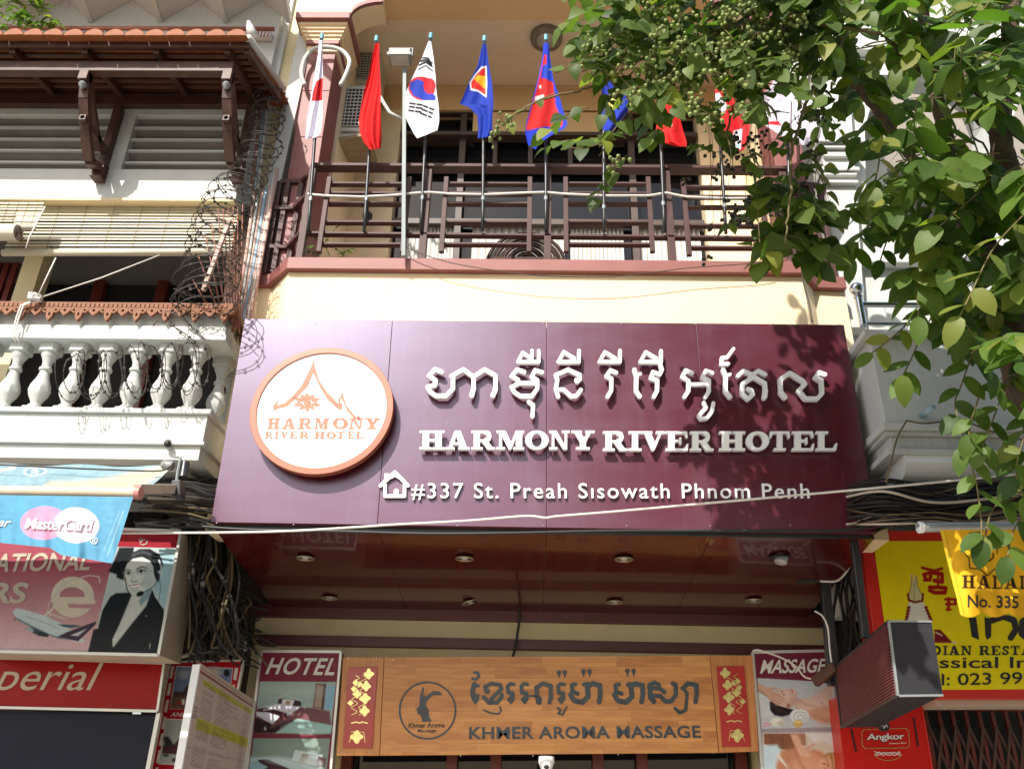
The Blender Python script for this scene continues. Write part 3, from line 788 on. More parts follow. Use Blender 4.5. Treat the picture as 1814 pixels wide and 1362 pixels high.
# canted returns of the railing on both ends
YB = PZ(478, 485, ZC).y-.02
for (p, q, r_, ys) in (((560, 297), (535, 322), (497, 323), 0), ((543, 347), (521, 369), (483, 370), 0), ((531, 415), (510, 438), (470, 438), 0)):
    A = P(p[0], p[1], YR); z = A.z
    Bq, Cq = PZ(q[0], q[1], z), PZ(r_[0], r_[1], z)
    obj('rail', MB().beam(A, Bq, .04, .04), M['steel'], rl, bevel=.003); obj('rail', MB().beam(Bq, Cq, .04, .04), M['steel'], rl, bevel=.003)
    f = lambda v: Vector((2*XC-v.x+.04, v.y, v.z))
    obj('rail', MB().beam(f(A), f(Bq), .04, .04), M['steel'], rl, bevel=.003); obj('rail', MB().beam(f(Bq), f(Cq), .04, .04), M['steel'], rl, bevel=.003)
zr = P(560, 297, YR).z
for q in (PZ(535, 322, zr), PZ(512, 322, zr), PZ(497, 323, zr)):
    for xx in (q.x, 2*XC-q.x+.04): obj('post', MB().box((xx-.022, q.y-.022, ZC-.0), (xx+.022, q.y+.022, zr)), M['steel'], rl, bevel=.003)
# white rope light
pts = [(545, 344), (575, 347), (640, 349), (700, 346), (740, 342), (762, 341), (800, 344), (860, 345), (930, 342), (966, 341), (1000, 344), (1070, 347), (1150, 347), (1180, 342), (1215, 349), (1290, 352), (1372, 351)]
obj('rope_light', MB().tube([P(x, y, 5.77) for x, y in pts], .011, 7), M['cablew'], label='white rope light strung along the terrace railing', cat='rope light', smooth='all')
# ================================================================== flood light on its pole
fl = thing('floodlight_pole', 'thin grey pole with a small floodlight in front of the terrace railing', 'floodlight', P(716, 452, 5.70))
obj('pole', MB().beam(P(715, 455, 5.72), P(717, 122, 5.72), .035, .035, (0, 1, 0)), mat('grey_green_pole', (.17, .21, .20), .5), fl, bevel=.003)
c = P(709, 100, 5.66)
hd = obj('floodlight_head', MB().prism([c+Vector((sx*.10, y, z)) for sx, y, z in ((-1, -.06, -.03), (1, -.06, -.03), (1, .08, -.045), (-1, .08, -.045))], (0, .0, .07)), M['grey'], fl, bevel=.006)
obj('glass', MB().prism([c+Vector((sx*.082, y, z)) for sx, y, z in ((-1, -.045, -.04), (1, -.045, -.04), (1, .065, -.052), (-1, .065, -.052))], (0, 0, .006)), mat('lamp_glass_pane', (.5, .48, .40), .15, spec=.8), hd)
m = MB()
for k in range(9): x = c.x-.072+.018*k; m.box((x, c.y-.02, c.z+.035), (x+.007, c.y+.06, c.z+.085))
obj('cooling_fins', m, M['grey'], hd)
m = MB(); m.box((c.x-.112, c.y, c.z-.0), (c.x-.103, c.y+.03, c.z+.10)); m.box((c.x+.103, c.y, c.z), (c.x+.112, c.y+.03, c.z+.10)); m.box((c.x-.112, c.y, c.z+.10), (c.x+.112, c.y+.03, c.z+.108))
obj('bracket', m, M['grey'], fl)
fr = MB(); z = c.z-.052
for a, b in (((-.11, -.072, z), (.11, -.056, z+.03)),): fr.box((c.x+a[0], c.y+a[1], a[2]), (c.x+b[0], c.y+b[1], b[2]))
obj('front_frame', fr, M['grey'], hd)
# ================================================================== air conditioners on the left of the terrace
def aircon(px0, py0, px1, py1, Y, label):
    a = P(px0, py1, Y); b = P(px1, py0, Y)
    t = thing('air_conditioner', label, 'air conditioner', (a.x, Y, a.z), 'outdoor air conditioner units on the terrace')
    obj('casing', MB().box((a.x, Y, a.z), (b.x, Y+.32, b.z)), M['acw'], t, bevel=.012)
    obj('fan_opening', MB().box((a.x+.03, Y-.004, a.z+.05), (b.x-.06, Y+.002, b.z-.05)), M['dark'], t)
    nx, nz = 7, 12
    for k in range(nz):
        z = a.z+.055+(b.z-a.z-.11)*k/(nz-1); obj('grille_bar', MB().box((a.x+.025, Y-.014, z-.0055), (b.x-.055, Y-.006, z+.0055)), M['acw'], t)
    for k in range(nx):
        x = a.x+.03+(b.x-a.x-.09)*k/(nx-1); obj('grille_bar', MB().box((x-.004, Y-.019, a.z+.05), (x+.004, Y-.0145, b.z-.05)), M['acw'], t)
    return a, b, t
aircon(626, 85, 678, 146, 6.75, 'upper outdoor air conditioner unit behind the red flag')
a, b, t = aircon(596, 152, 662, 232, 6.5, 'lower outdoor air conditioner unit with white grille behind the red flag')
obj('bracket', MB().box((a.x-.05, 6.5, a.z-.08), (b.x, 6.56, a.z-.04)), M['acw'], t)
br = thing('aircon_shelf', 'stained wooden board slung below the lower air conditioner unit', 'board', P(630, 265, 6.5))
obj('board', MB().prism([P(602, 248, 6.45), P(650, 240, 6.45), P(668, 290, 6.95), P(618, 292, 6.95)], (0, 0, .04)), woodmat('stained_board', (.45, .36, .24), (.25, .19, .12), 3, .8), br)
obj('drain_pipe', MB().tube(smoothp([P(x, y, 5.96) for x, y in ((540, 152), (534, 132), (540, 105), (556, 88), (580, 84), (605, 90), (619, 108), (614, 130), (603, 152))]), .022, 8), M['acw'], label='curved pale drain pipe looping over the left maroon pillar', cat='pipe', smooth='all')
obj('conduit', MB().tube([P(x, y, 6.4) for x, y in ((672, 170), (690, 200), (712, 212))], .018, 8), M['acw'], label='short pale conduit beside the air conditioner units', cat='pipe', smooth='all')
sp = thing('wall_lamp', 'small black spherical lamp on the cream terrace wall', 'lamp', P(651, 383, 7.1))
obj('lamp_shade', MB().ball(P(651, 383, 7.05), .055), M['black'], sp, smooth='all'); obj('bracket', MB().tube([P(651, 383, 7.05), P(651, 350, 7.16)], .012), M['black'], sp)

# ================================================================== left building (neighbour with tiled awning)
L = thing('left_building', 'old white neighbour building with louvred windows and a balustrade balcony', 'building', (-4, 6.5, 0))
YW = 5.9
xL0 = -6.2
def lbox(name, x0, x1, ytop, ybot, Y, th, m, par=L, ref=200, **k):
    return obj(name, MB().box((x0, Y, P(ref, ybot, Y).z), (x1, Y+th, P(ref, ytop, Y).z)), M[m], par, **k)
# louvred wall as wall pieces round two openings
xr = P(438, 250, YW).x
w1r = P(168, 299, YW).x; w2l, w2r = P(214, 300, YW).x, P(412, 300, YW).x
zt_, zl0, zl1, zb_ = P(200, 178, YW).z, P(200, 203, YW).z, P(200, 300, YW).z, P(200, 352, YW).z
for x0, x1, z0, z1 in ((xL0, xr, zl0, zt_+.5), (w1r, w2l, zl1, zl0), (w2r, xr, zl1, zl0), (xL0, xr, zb_, zl1)):
    obj('wall', MB().box((x0, YW, z0), (x1, YW+.25, z1)), M['white'], L)
obj('beam', MB().box((xL0, YW-.02, zb_-.035), (xr, YW+.25, zb_-.001)), M['cream2'], L, bevel=.004)
M['slat'] = mat('shaded_slat', (.20, .175, .15), .8, var=.15, scale=6)  # grey-brown puts the shade of the slat faces into their colour; noses stay white
for x0, x1 in ((-5.6, w1r), (w2l, w2r)):
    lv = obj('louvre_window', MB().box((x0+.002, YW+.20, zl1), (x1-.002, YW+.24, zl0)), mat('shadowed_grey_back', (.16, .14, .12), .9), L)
    zs = [P(200, y, YW).z for y in (205, 224, 245, 265, 286)]
    for z in zs:
        obj('louvre_slat', MB().prism([(x0+.003, YW+.045, z-.0), (x0+.003, YW+.045, z+.012), (x0+.003, YW+.15, z-.098), (x0+.003, YW+.15, z-.112)], (x1-x0-.006, 0, 0)), M['slat'], lv)
        obj('slat_nose', MB().box((x0+.003, YW+.02, z-.004), (x1-.003, YW+.0445, z+.018)), M['white'], lv)
# balcony recess
obj('floor', MB().box((xL0, 5.86, P(200, 798, 5.8).z), (P(380, 740, 5.8).x, 8.2, P(200, 735, 5.8).z)), M['whiteo'], L)
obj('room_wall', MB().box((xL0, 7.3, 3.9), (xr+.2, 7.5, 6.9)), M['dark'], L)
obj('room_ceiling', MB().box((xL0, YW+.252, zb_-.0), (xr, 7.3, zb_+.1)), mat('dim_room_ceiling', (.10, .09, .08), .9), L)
for px in (176, 288, 52): 
    p = P(px, 500, 7.2); obj('door_frame', MB().box((p.x-.055, 7.2, 4.0), (p.x+.055, 7.28, zb_)), M['darkr'], L, bevel=.004)
p = P(48, 495, 6.6); obj('post', MB().box((p.x-.09, 6.6, 4.0), (p.x+.09, 6.78, zb_-.002)), M['cream2'], L)
p = P(12, 495, 6.9)
for k in range(7): obj('shutter_slat', MB().box((p.x-.5+.085*k, 6.9, 4.0), (p.x-.45+.085*k, 6.94, zb_)), M['darkr'], L)
# brick-red side wall behind the wire coil, fins between the two buildings
obj('side_wall', MB().slab([(408, 335), (470, 335), (436, 560), (395, 560)], 6.35, .2), mat('pinkish_plaster', (.62, .52, .46), .8, var=.12, scale=3, dirt=.3), L)
for pts, Y, mm in (([(497, -60), (533, -60), (446, 360), (425, 360)], 6.12, 'white'), ([(533, -60), (553, -60), (462, 380), (446, 380)], 6.16, 'cream2'), ([(553, -60), (580, -60), (532, 165), (500, 310), (466, 480), (440, 480)], 6.10, 'white')):
    obj('party_wall_fin', MB().slab(pts, Y, .5), M[mm], L, bevel=.004)
# folded plate canopy at the very top
m = MB()
zt0 = P(250, 38, 6.05).z
vx = [P(x, 38, 6.05).x for x in (-190, -74, 45, 162, 285, 400, 512)]
for xa_v, xb_v in zip(vx, vx[1:]):
    xm = (xa_v+xb_v)/2
    for A, Bv in (((xa_v+.012, zt0), (xm, zt0+.30)), ((xm, zt0+.30), (xb_v-.012, zt0))):
        m.prism([(A[0], 6.045, A[1]), (Bv[0], 6.045, Bv[1]), (Bv[0], 6.045, Bv[1]+.05), (A[0], 6.045, A[1]+.05)], (0, -1.3, .42))
    m.prism([(xb_v-.022, 6.045, zt0-.03), (xb_v+.022, 6.045, zt0-.03), (xb_v+.022, 6.045, zt0+.06), (xb_v-.022, 6.045, zt0+.06)], (0, -1.3, .42))
obj('folded_plate_canopy', m, M['white'], L)
obj('wall', MB().box((xL0, 6.05, zt_+.5), (P(500, 20, 6.05).x, 6.3, zt0+1.2)), M['white'], L)
obj('cornice', MB().box((xL0, 5.98, P(200, 66, 6.0).z), (P(485, 40, 6.0).x, 6.048, P(200, 56, 6.0).z)), M['white'], L, bevel=.006)
obj('rail_pipe', MB().tube([P(-60, 50, 5.9), P(486, 52, 5.9)], .022, 10), M['rust'], L, smooth='all')
m = MB()
for px in (145, 152, 184, 191, 346, 353, 460, 466, 472, 478): m.tube([P(px, 52, 5.9), P(px-5, 66, 5.9)], .006, 6)
obj('railing_rods', m, M['rust'], L)
# tiled awning
ZE, YE = P(200, 75, 5.15).z, 5.15
ZBk, YBk = P(250, 165, YW-.01).z, YW-.01
xe = P(443, 70, YE).x; xbk = P(503, 150, YBk).x
A = thing('tiled_awning', 'terracotta tiled awning on dark wooden beams above the louvred windows', 'awning', (xL0, YE, ZE))
sl = (ZBk-ZE)/(YBk-YE)
obj('board', MB().prism([(xL0, YE+.02, ZE+.02), (xe-.02, YE+.02, ZE+.02), (xbk-.02, YBk, ZBk+.02), (xL0, YBk, ZBk+.02)], (0, 0, .012)), mat('tile_underside', (.50, .17, .06), .8, var=.3, scale=8), A)
for k in range(9):
    y = YE+.06+.09*k; z = ZE+(y-YE)*sl; xx = xe+(xbk-xe)*(y-YE)/(YBk-YE)
    obj('batten', MB().box((xL0, y, z-.018), (xx-.03, y+.03, z+.016)), M['wood'], A)
for px in (22, 150, 277, 403):
    a = P(px, 92, YE+.05); obj('rafter', MB().beam((a.x, YE+.04, ZE-.045), (a.x, YBk, ZBk-.05), .055, .07), M['wood'], A, bevel=.004)
obj('rafter', MB().beam((xe-.03, YE+.04, ZE-.045), (xbk-.03, YBk, ZBk-.05), .05, .07), M['wood'], A, bevel=.004)
obj('fascia_board', MB().box((xL0, YE-.0, ZE-.05), (xe, YE+.025, ZE+.01)), M['wood'], A, bevel=.003)
zb2 = P(200, 121, 5.28).z
obj('purlin', MB().box((xL0, 5.25, zb2-.06), (P(415, 121, 5.28).x, 5.33, zb2+.05)), M['wood'], A, bevel=.005)
obj('wall_plate', MB().box((xL0, YW-.07, ZBk-.2), (xbk-.1, YW-.005, ZBk-.06)), M['wood'], A, bevel=.005)
tw = abs(P(200, 70, YE).x-P(164.5, 70, YE).x)
def tile_mesh(name, ln=.3):
    m = MB(); n = 10; r = tw*.56; th = .018
    outer = [(r*math.sin(t), .13*math.cos(t)) for t in [(-1+2*i/n)*1.15 for i in range(n+1)]]
    b = min(q for _, q in outer); outer = [(x*tw*.5/max(abs(outer[0][0]), 1e-6), q-b) for x, q in outer]
    pr = [(x, 0, z) for x, z in outer]
    m.prism(pr, (0, ln, sl*ln)); return m
t0 = None; nt_ = int((xe-xL0)/tw)
for k in range(nt_):
    x = xe-tw*(k+.5)
    if x < P(-40, 70, YE).x: break
    if t0 is None:
        mm = tile_mesh('tile'); mm.v = [(a+x, b+YE-.085, c+ZE-.012) for a, b, c in mm.v]; t0 = obj('roof_tile', mm, M['tile'], A, bevel=.004); bx = x
    else:
        c = t0.copy(); COL.objects.link(c); c.location = t0.location+Vector((x-bx, 0, random.uniform(-.003, .003))); c.rotation_euler = (0, random.uniform(-.03, .03), 0)
m = MB()
for j in range(1, 5):
    y = YE+.19*j; z = ZE+(y-YE)*sl; xx = xe+(xbk-xe)*(y-YE)/(YBk-YE); k = 0
    while xx-tw*(k+.5) > -4.6:
        x = xx-tw*(k+.5); q = tile_mesh('t', .24); m.add([(a+x, b+y, c+z+.03) for a, b, c in q.v], q.f); k += 1
obj('roof_tiles', m, M['tile'], A, kind='stuff')
obj('hip_cap', MB().tube([(xe-.01, YE-.02, ZE+.03), (xe+(xbk-xe)*.5, (YE+YBk)/2, (ZE+ZBk)/2+.05), (xbk, YBk, ZBk+.06)], [.035, .03, .03], 8), M['whiteo'], A, smooth='all')
obj('finial', MB().tube([P(449, 66, YE+.1), P(443, 50, YE+.1), P(440, 38, YE+.1)], [.05, .035, .012], 8), M['white'], A, smooth='all')
# wooden brackets
for j, px in enumerate((155, 407)):
    X = P(px, 125, 5.28).x
    t = thing('roof_bracket', ['carved dark wooden bracket between the two louvred windows', 'carved dark wooden bracket right of the louvred windows, by the wire coil'][j], 'bracket', (X, YW, zb2), 'carved wooden roof brackets')
    zbot = PX(182 if j == 0 else 425, 318, X).z if False else P(182, 318, YW-.04).z
    obj('post', MB().box((X-.035, YW-.085, zbot), (X+.035, YW-.005, zb2+.1)), M['wood'], t, bevel=.005)
    cv = [(5.29, zb2-.05), (5.36, zb2-.28), (5.50, zb2-.50), (5.66, zb2-.70), (5.80, zbot+.08)]
    m = MB()
    for (ya, za), (yb, zb) in zip(cv, cv[1:]): m.beam((X, ya, za), (X, yb, zb), .06, .08, (1, 0, 0))
    obj('strut', m, M['wood'], t)
    obj('brace', MB().beam((X, 5.31, zb2-.06), (X, 5.74, zb2-.52), .045, .06, (1, 0, 0)), M['wood'], t, bevel=.004)
    obj('tie_beam', MB().box((X-.03, 5.40, zb2-.47), (X+.03, YW-.0, zb2-.41)), M['wood'], t, bevel=.004)
    obj('pendant', MB().box((X-.04, 5.24, zb2-.16), (X+.04, 5.32, zb2-.061)), M['wood'], t, bevel=.004)
    obj('pendant_knob', MB().lathe((X, 5.28, zb2-.24), [(.005, 0), (.03, .03), (.036, .05), (.02, .078)], 12), M['grey'], t, smooth=True)
    obj('pendant_knob', MB().lathe((X, 5.42, zb2-.44), [(.02, -.05), (.03, -.02), (.02, .02)], 10, (0, -1, 0)), M['grey'], t, smooth=True)
    m = MB()
    for k in range(4): m.box((X-.045, YW-.12+.012*k, zbot+.05*k-.02), (X+.045, YW-.01, zbot+.05*k+.012))
    obj('carved_foot', m, M['wood'], t)
# blinds
def blind(x0, x1, ytop, ybot, Y, n, label, sag=0.0, roll=None):
    a = P(x0, ytop, Y); b = P(x1, ybot, Y); t = thing('bamboo_blind', label, 'blind', (a.x, Y, a.z), 'bamboo blinds under the balcony beam')
    h = (a.z-b.z)/n
    for k in range(n):
        z = a.z-h*(k+.5); s = sag*(k/n)
        jx = random.uniform(-.004, .004)
        obj('blind_slat', MB().prism([(a.x+jx, Y+.004*(k % 2), z-h*.40-s), (b.x+jx, Y+.004*(k % 2), z-h*.40), (b.x+jx, Y+.004*(k % 2)+.012, z+h*.38), (a.x+jx, Y+.004*(k % 2)+.012, z+h*.38-s)], (0, .004, 0)), M['blind'], t)
    m = MB()
    for k in range(8):
        x = a.x+(b.x-a.x)*(k+.5)/8; m.tube([(x, Y-.004, a.z), (x, Y-.004, b.z)], .002, 4)
    obj('cord', m, M['cabley'], t)
    if roll: obj('rolled_end', MB().tube([(a.x, Y, b.z-sag), (b.x, Y, b.z)], roll, 12), M['blind'], t, smooth='all')
    return t
blind(34, 408, 364, 448, YW+.06, 15, 'long bamboo blind hanging under the balcony beam', sag=.02, roll=.03)
t = blind(-60, 62, 356, 404, YW-.16, 9, 'short bamboo blind with curled bottom roll at the far left', roll=.02)
m = MB(); cs = P(26, 410, YW-.2)
for k in range(5): m.tube([(cs.x-.9, YW-.18, cs.z), (cs.x+.02, YW-.18, cs.z)], .022+.012*k, 14, caps=(k == 4))
o = obj('bottom_roll', MB().tube([(cs.x-1.2, YW-.18, cs.z), (cs.x+.02, YW-.18, cs.z)], .07, 18), M['blind'], t, smooth=True)
m = MB()
sp_ = [(.004+.0068*k/2.2)*1.0 for k in range(22)]
m.tube([(cs.x+.024, YW-.18+sp_[k]*math.cos(k*.9), cs.z+sp_[k]*math.sin(k*.9)) for k in range(22)], .004, 5)
obj('roll_spiral', m, M['wood'], t)
for nm, pts in (('rope', [(80, 366), (52, 420), (46, 440)]), ('rope', [(99, 457), (67, 524)]), ('rope', [(283, 452), (180, 492), (72, 527)])):
    obj(nm, MB().tube([P(x, y, 5.62 if nm == 'rope' else 5.7) for x, y in pts], .006, 6), M['cablew'], label={80: 'short white rope tied across the corner of the blind', 99: 'steep white rope running down to the knot on the coping', 283: 'long slanting white rope running right from the knot on the coping'}[pts[0][0]], cat='rope', smooth='all')
m = MB(); k0 = P(66, 530, 5.58)
for i in range(9): m.tube([k0+Vector((.04*math.cos(q+i), .03*math.sin(q*1.3+i)-.03, .025*math.sin(q+2*i))) for q in [j*.9 for j in range(8)]], .007, 5)
m.tube([P(x, y, 5.57) for x, y in ((60, 533), (38, 540), (30, 560), (22, 590), (28, 605))], .007, 6); m.tube([P(x, y, 5.565) for x, y in ((62, 533), (42, 541), (34, 562), (26, 590), (35, 607))], .007, 6)
obj('rope_knot', m, M['cablew'], label='knotted white rope looped over the terracotta coping', cat='rope', smooth='all')
# balcony balustrade
YBal = 5.66
xbr = P(395, 600, YBal).x
BL = thing('balcony_balustrade', 'white balustrade with terracotta coping on the left building balcony', 'balustrade', (xL0, YBal, P(200, 740, YBal).z))
zz = lambda y, Y=YBal: P(200, y, Y).z
def ring3(name, y0, y1, dy, m, mat_, **k):      # front run and right return of a band
    z1, z0 = zz(y0), zz(y1)
    mb = MB().prism([(xL0, YBal-dy, z0), (xbr+dy, YBal-dy, z0), (xbr+dy, 6.7, z0), (xbr+dy-.2, 6.7, z0), (xbr+dy-.2, YBal+.22, z0), (xL0, YBal+.22, z0)], (0, 0, z1-z0))
    return obj(name, mb, M[mat_], BL, bevel=k.get('bevel', .005))
ring3('coping', 541, 553, .05, 0, 'terra')
ring3('handrail', 578, 594, .015, 0, 'whiteo')
ring3('handrail', 594.3, 604, .035, 0, 'white')
ring3('rail_core', 553.2, 577.7, -.02, 0, 'white')
ring3('base_rail', 725, 733, .03, 0, 'white')
ring3('base_band', 733.3, 781, .0, 0, 'white')
ring3('base_moulding', 781.3, 787, .02, 0, 'white')
ring3('base_band', 787.3, 812, -.012, 0, 'white')
ring3('slab', 812.3, 822, -.14, 0, 'whiteo')
# dentil strip and hanging leaf ornaments of the terracotta frieze
orn = [('p', [(-.5, 0), (.5, 0), (.46, .22), (.3, .38), (.2, .3), (.16, .6), (0, .9), (-.16, .6), (-.2, .3), (-.3, .38), (-.46, .22)]), ('-', ('e', (.28, .18, .07, .07))), ('-', ('e', (-.28, .18, .07, .07))), ('-', ('e', (0, .45, .06, .12)))]
orn2 = [('p', [(-.3, 0), (.3, 0), (.26, .3), (.1, .5), (0, .62), (-.1, .5), (-.26, .3)]), ('-', ('e', (0, .22, .08, .1)))]
def orn_mesh(pr, wd, ht):
    return glyph_mb(pr, (-.55, -.02, .55, .95), .03, 0, .03, mp=lambda x, y: Vector((x*wd, 0, -y*ht)))
oa, ob = orn_mesh(orn, .15, .135), orn_mesh(orn2, .15, .12)
sx = abs(P(144, 560, YBal).x-P(93, 560, YBal).x)
x = P(40, 560, YBal-.03).x-2*sx; z0 = zz(552.5); ka = kb = None; i = 0
while x < xbr+.02:
    for which, xx in ((0, x), (1, x+sx/2)):
        if xx > xbr+.03: continue
        base = ka if which == 0 else kb
        if base is None:
            q = oa if which == 0 else ob; mm = MB(); mm.v = [(a+xx, b+YBal-.035, c+z0) for a, b, c in q.v]; mm.f = q.f
            base = obj('frieze_ornament', mm, M['terra'], BL); base['x0'] = xx
            if which == 0: ka = base
            else: kb = base
        else:
            c = base.copy(); COL.objects.link(c); c.location = base.location+Vector((xx-base['x0'], 0, 0))
    x += sx
m = MB(); x = -4.6
while x < xbr: m.box((x, YBal-.058, zz(551)), (x+.022, YBal-.051, zz(544))); x += .036
obj('coping_dentils', m, M['terra'], BL, kind='stuff')
for k in range(26):   # return side ornaments
    pass
for k in range(7):
    c = ka.copy(); COL.objects.link(c); c.rotation_euler = (0, 0, math.pi/2); c.location = Vector((xbr+.03, YBal+.1+k*sx*.9, z0-.06))-wloc(BL)
prof = [(.072, 0), (.072, .06), (.05, .065), (.052, .10), (.036, .12), (.040, .16), (.062, .24), (.073, .32), (.066, .40), (.046, .50), (.036, .58), (.034, .60), (.047, .62), (.047, .65), (.034, .67), (.036, .74), (.05, .80), (.062, .84), (.062, .87), (.072, .88), (.072, 1.0)]
hB = zz(604)-zz(725)
bal0 = None
sxb = abs(P(233, 660, YBal+.08).x-P(179.5, 660, YBal+.08).x)
xs_ = [P(347-53.5*k, 660, YBal+.09).x for k in range(9)]
def baluster(x, y):
    m = MB(); z = zz(725)
    n = 16; vs = []; fs = []
    pp = [(r, h*hB) for r, h in prof]
    for i, (r, h) in enumerate(pp):
        for k in range(n):
            t = 2*math.pi*(k+.5)/n
            sq = 1 if 0 < i < len(pp)-2 and not (i <= 1) else 0
            rr = r*(1+.07*(k % 2)) if .2 < h/hB < .5 else r
            if not sq: q = 1/max(abs(math.cos(t)), abs(math.sin(t))); rr = r*min(q, 1.3)
            vs.append((x+rr*math.cos(t), y+rr*math.sin(t), z+h))
    for i in range(len(pp)-1):
        for k in range(n): fs.append((i*n+k, i*n+(k+1) % n, (i+1)*n+(k+1) % n, (i+1)*n+k))
    return m.add(vs, fs)
for x, y in [(x, YBal+.09) for x in xs_]+[(xbr-.08, YBal+.30), (xbr-.08, YBal+.54), (xbr-.08, YBal+.78)]:
    if bal0 is None: bal0 = obj('baluster', baluster(x, y), M['whiteo'], BL, smooth=True); b0 = (x, y)
    else:
        c = bal0.copy(); COL.objects.link(c); c.location = bal0.location+Vector((x-b0[0], y-b0[1], 0)); c.rotation_euler = (0, 0, random.uniform(-.04, .04))
sp = thing('spot_camera', 'small black dome camera stuck on the balcony base moulding', 'camera', P(296, 785, YBal))
obj('dome', MB().ball(P(297, 786, YBal-.04), .028), M['black'], sp, smooth='all'); obj('mount', MB().lathe(P(297, 783, YBal-.02), [(.028, 0), (.028, .03)], 12, (0, 1, 0)), M['grey'], sp)

# ================================================================== right building
Rb = thing('right_building', 'white neighbour building with arches and balcony behind the tree', 'building', (4, 7, 0))
YQ = 6.7
pr = [('p', [(1425, -80), (2150, -80), (2150, 900), (1500, 900), (1440, 300)]), ('-', ('p', [(1512, 460), (1510, 270), (1525, 215), (1560, 180), (1605, 165), (1660, 172), (1700, 200), (1722, 250), (1726, 460)])),
      ('-', ('p', [(1760, 460), (1758, 270), (1780, 200), (1840, 165), (1900, 200), (1920, 460)]))]
obj('wall', glyph_mb(pr, (1425, -80, 2150, 900), 4, YQ, .35), M['white'], Rb)
obj('room_wall', MB().box((P(1500, 300, 8.4).x, 8.4, 4), (9, 8.6, 11)), mat('beige_room_wall', (.34, .30, .26), .9), Rb)
obj('room_floor', MB().box((P(1500, 300, 8.4).x, 6.72, 5.6), (9, 8.4, 5.7)), M['whiteo'], Rb)
obj('pilaster', MB().slab([(1436, 100), (1503, 120), (1534, 580), (1492, 580)], 6.2, .14), M['white'], Rb, bevel=.004)
for y, h, d in ((258, 6, .10), (266, 5, .07), (274, 8, .04), (303, 6, .06), (311, 4, .04), (325, 5, .05)):
    a, b = P(1464, y, 6.2), P(1508, y+h, 6.2)
    obj('moulding', MB().box((a.x-d, 6.2-d, b.z), (b.x+d, 6.36, a.z)), M['white'], Rb, bevel=.004)
for (x0, y0, x1, y1) in ((1508, 460, 1730, 470), (1500, 78, 1900, 95), (1500, 130, 1900, 140)):
    a, b = P(x0, y1, 6.3), P(x1, y0, 6.3)
    obj('ledge', MB().box((a.x, 6.25, a.z), (b.x+2, 6.35, b.z)), M['white'], Rb, bevel=.01)
for px in range(0):
    p = P(px, 455, 6.5); obj('baluster', MB().lathe((p.x, 6.5, P(1600, 470, 6.5).z), [(.03, 0), (.04, .1), (.022, .25), (.02, .42), (.03, .5)], 8), M['whiteo'], Rb, smooth=True)
# balcony
YG = 5.45
bx0 = P(1540, 600, YG).x
zB = lambda y: P(1620, y, YG).z
for nm, y0, y1, d, mm in (('balcony_wall', 600, 752, 0, 'white'), ('coping', 590, 599.6, .05, 'white'), ('moulding', 752.4, 765, .04, 'white'), ('moulding', 765.4, 772, .015, 'whiteo'), ('balcony_band', 772.4, 797, -.02, 'whiteo'), ('moulding', 797.4, 808, .03, 'whiteo')):
    z1, z0 = zB(y0), zB(y1)
    obj(nm, MB().prism([(bx0-d, YG-d, z0), (9, YG-d, z0), (9, 6.6, z0), (bx0-d, 6.6, z0)], (0, 0, z1-z0)), M[mm], Rb, bevel=.006)
rc = thing('roller_shutter_case', 'rounded white roller case below the right balcony', 'roller case', P(1590, 840, 5.6))
m = MB(); a = P(1586, 800, 5.55)
zr1, zr0 = P(1650, 808, 5.6).z, P(1650, 862, 5.6).z; hh = (zr1-zr0)
prf = [(5.52+.02, zr1), (5.50-.06, zr1-.2*hh), (5.50-.08, zr1-.5*hh), (5.5-.03, zr1-.8*hh), (5.58, zr0), (5.9, zr0), (5.9, zr1)]
m.prism([(a.x, y, z) for y, z in prf], (5, 0, 0)); obj('case', m, M['whitec'], rc, smooth=True)
sr = thing('steel_railing', 'stainless steel balcony railing with ball topped end post', 'railing', P(1532, 577, 5.55), None)
pb = P(1530, 577, 5.5)
obj('post', MB().tube([(pb.x, 5.5, pb.z), (pb.x, 5.5, P(1524, 526, 5.5).z)], .028, 12), M['inox'], sr, smooth=True)
obj('collar', MB().lathe((pb.x, 5.5, P(1524, 528, 5.5).z), [(.032, 0), (.036, .01), (.028, .03), (.016, .045)], 14), M['inox'], sr, smooth=True)
obj('ball', MB().ball((pb.x, 5.5, P(1524, 512, 5.5).z), .052, 18), M['inox'], sr, smooth='all')
for y in (540, 574, 597):
    z = P(1560, y, 5.5).z; obj('rail', MB().tube([(pb.x, 5.5, z), (7, 5.5, z)], .022 if y == 540 else .014, 10), M['inox'], sr, smooth=True)
for px in (1537, 1657, 1668, 1680, 1692, 1703, 1760, 1800):
    p = P(px, 590, 5.5); obj('upright', MB().tube([(p.x, 5.5, P(1600, 597, 5.5).z), (p.x, 5.5, P(1600, 540, 5.5).z)], .011, 8), M['inox'], sr, smooth=True)
obj('drain_spout', MB().tube([P(1632, 738, YG+.02), P(1652, 722, YG-.25)], .022, 10), M['bluep'], label='short blue drain pipe sticking out of the right balcony wall', cat='pipe', smooth='all')
# ground level dark frontage behind the signs
obj('left_shopfront', MB().box((-7, 7.3, .1), (xf0-.92, 7.5, 3.9)), M['dark'], label='dark unlit shop front below the left balcony', cat='shop front')
obj('right_shopfront', MB().box((xf1+.72, 7.6, .1), (9, 7.8, 4.4)), M['dark'], label='dark unlit shop front behind the folding gate on the right', cat='shop front')
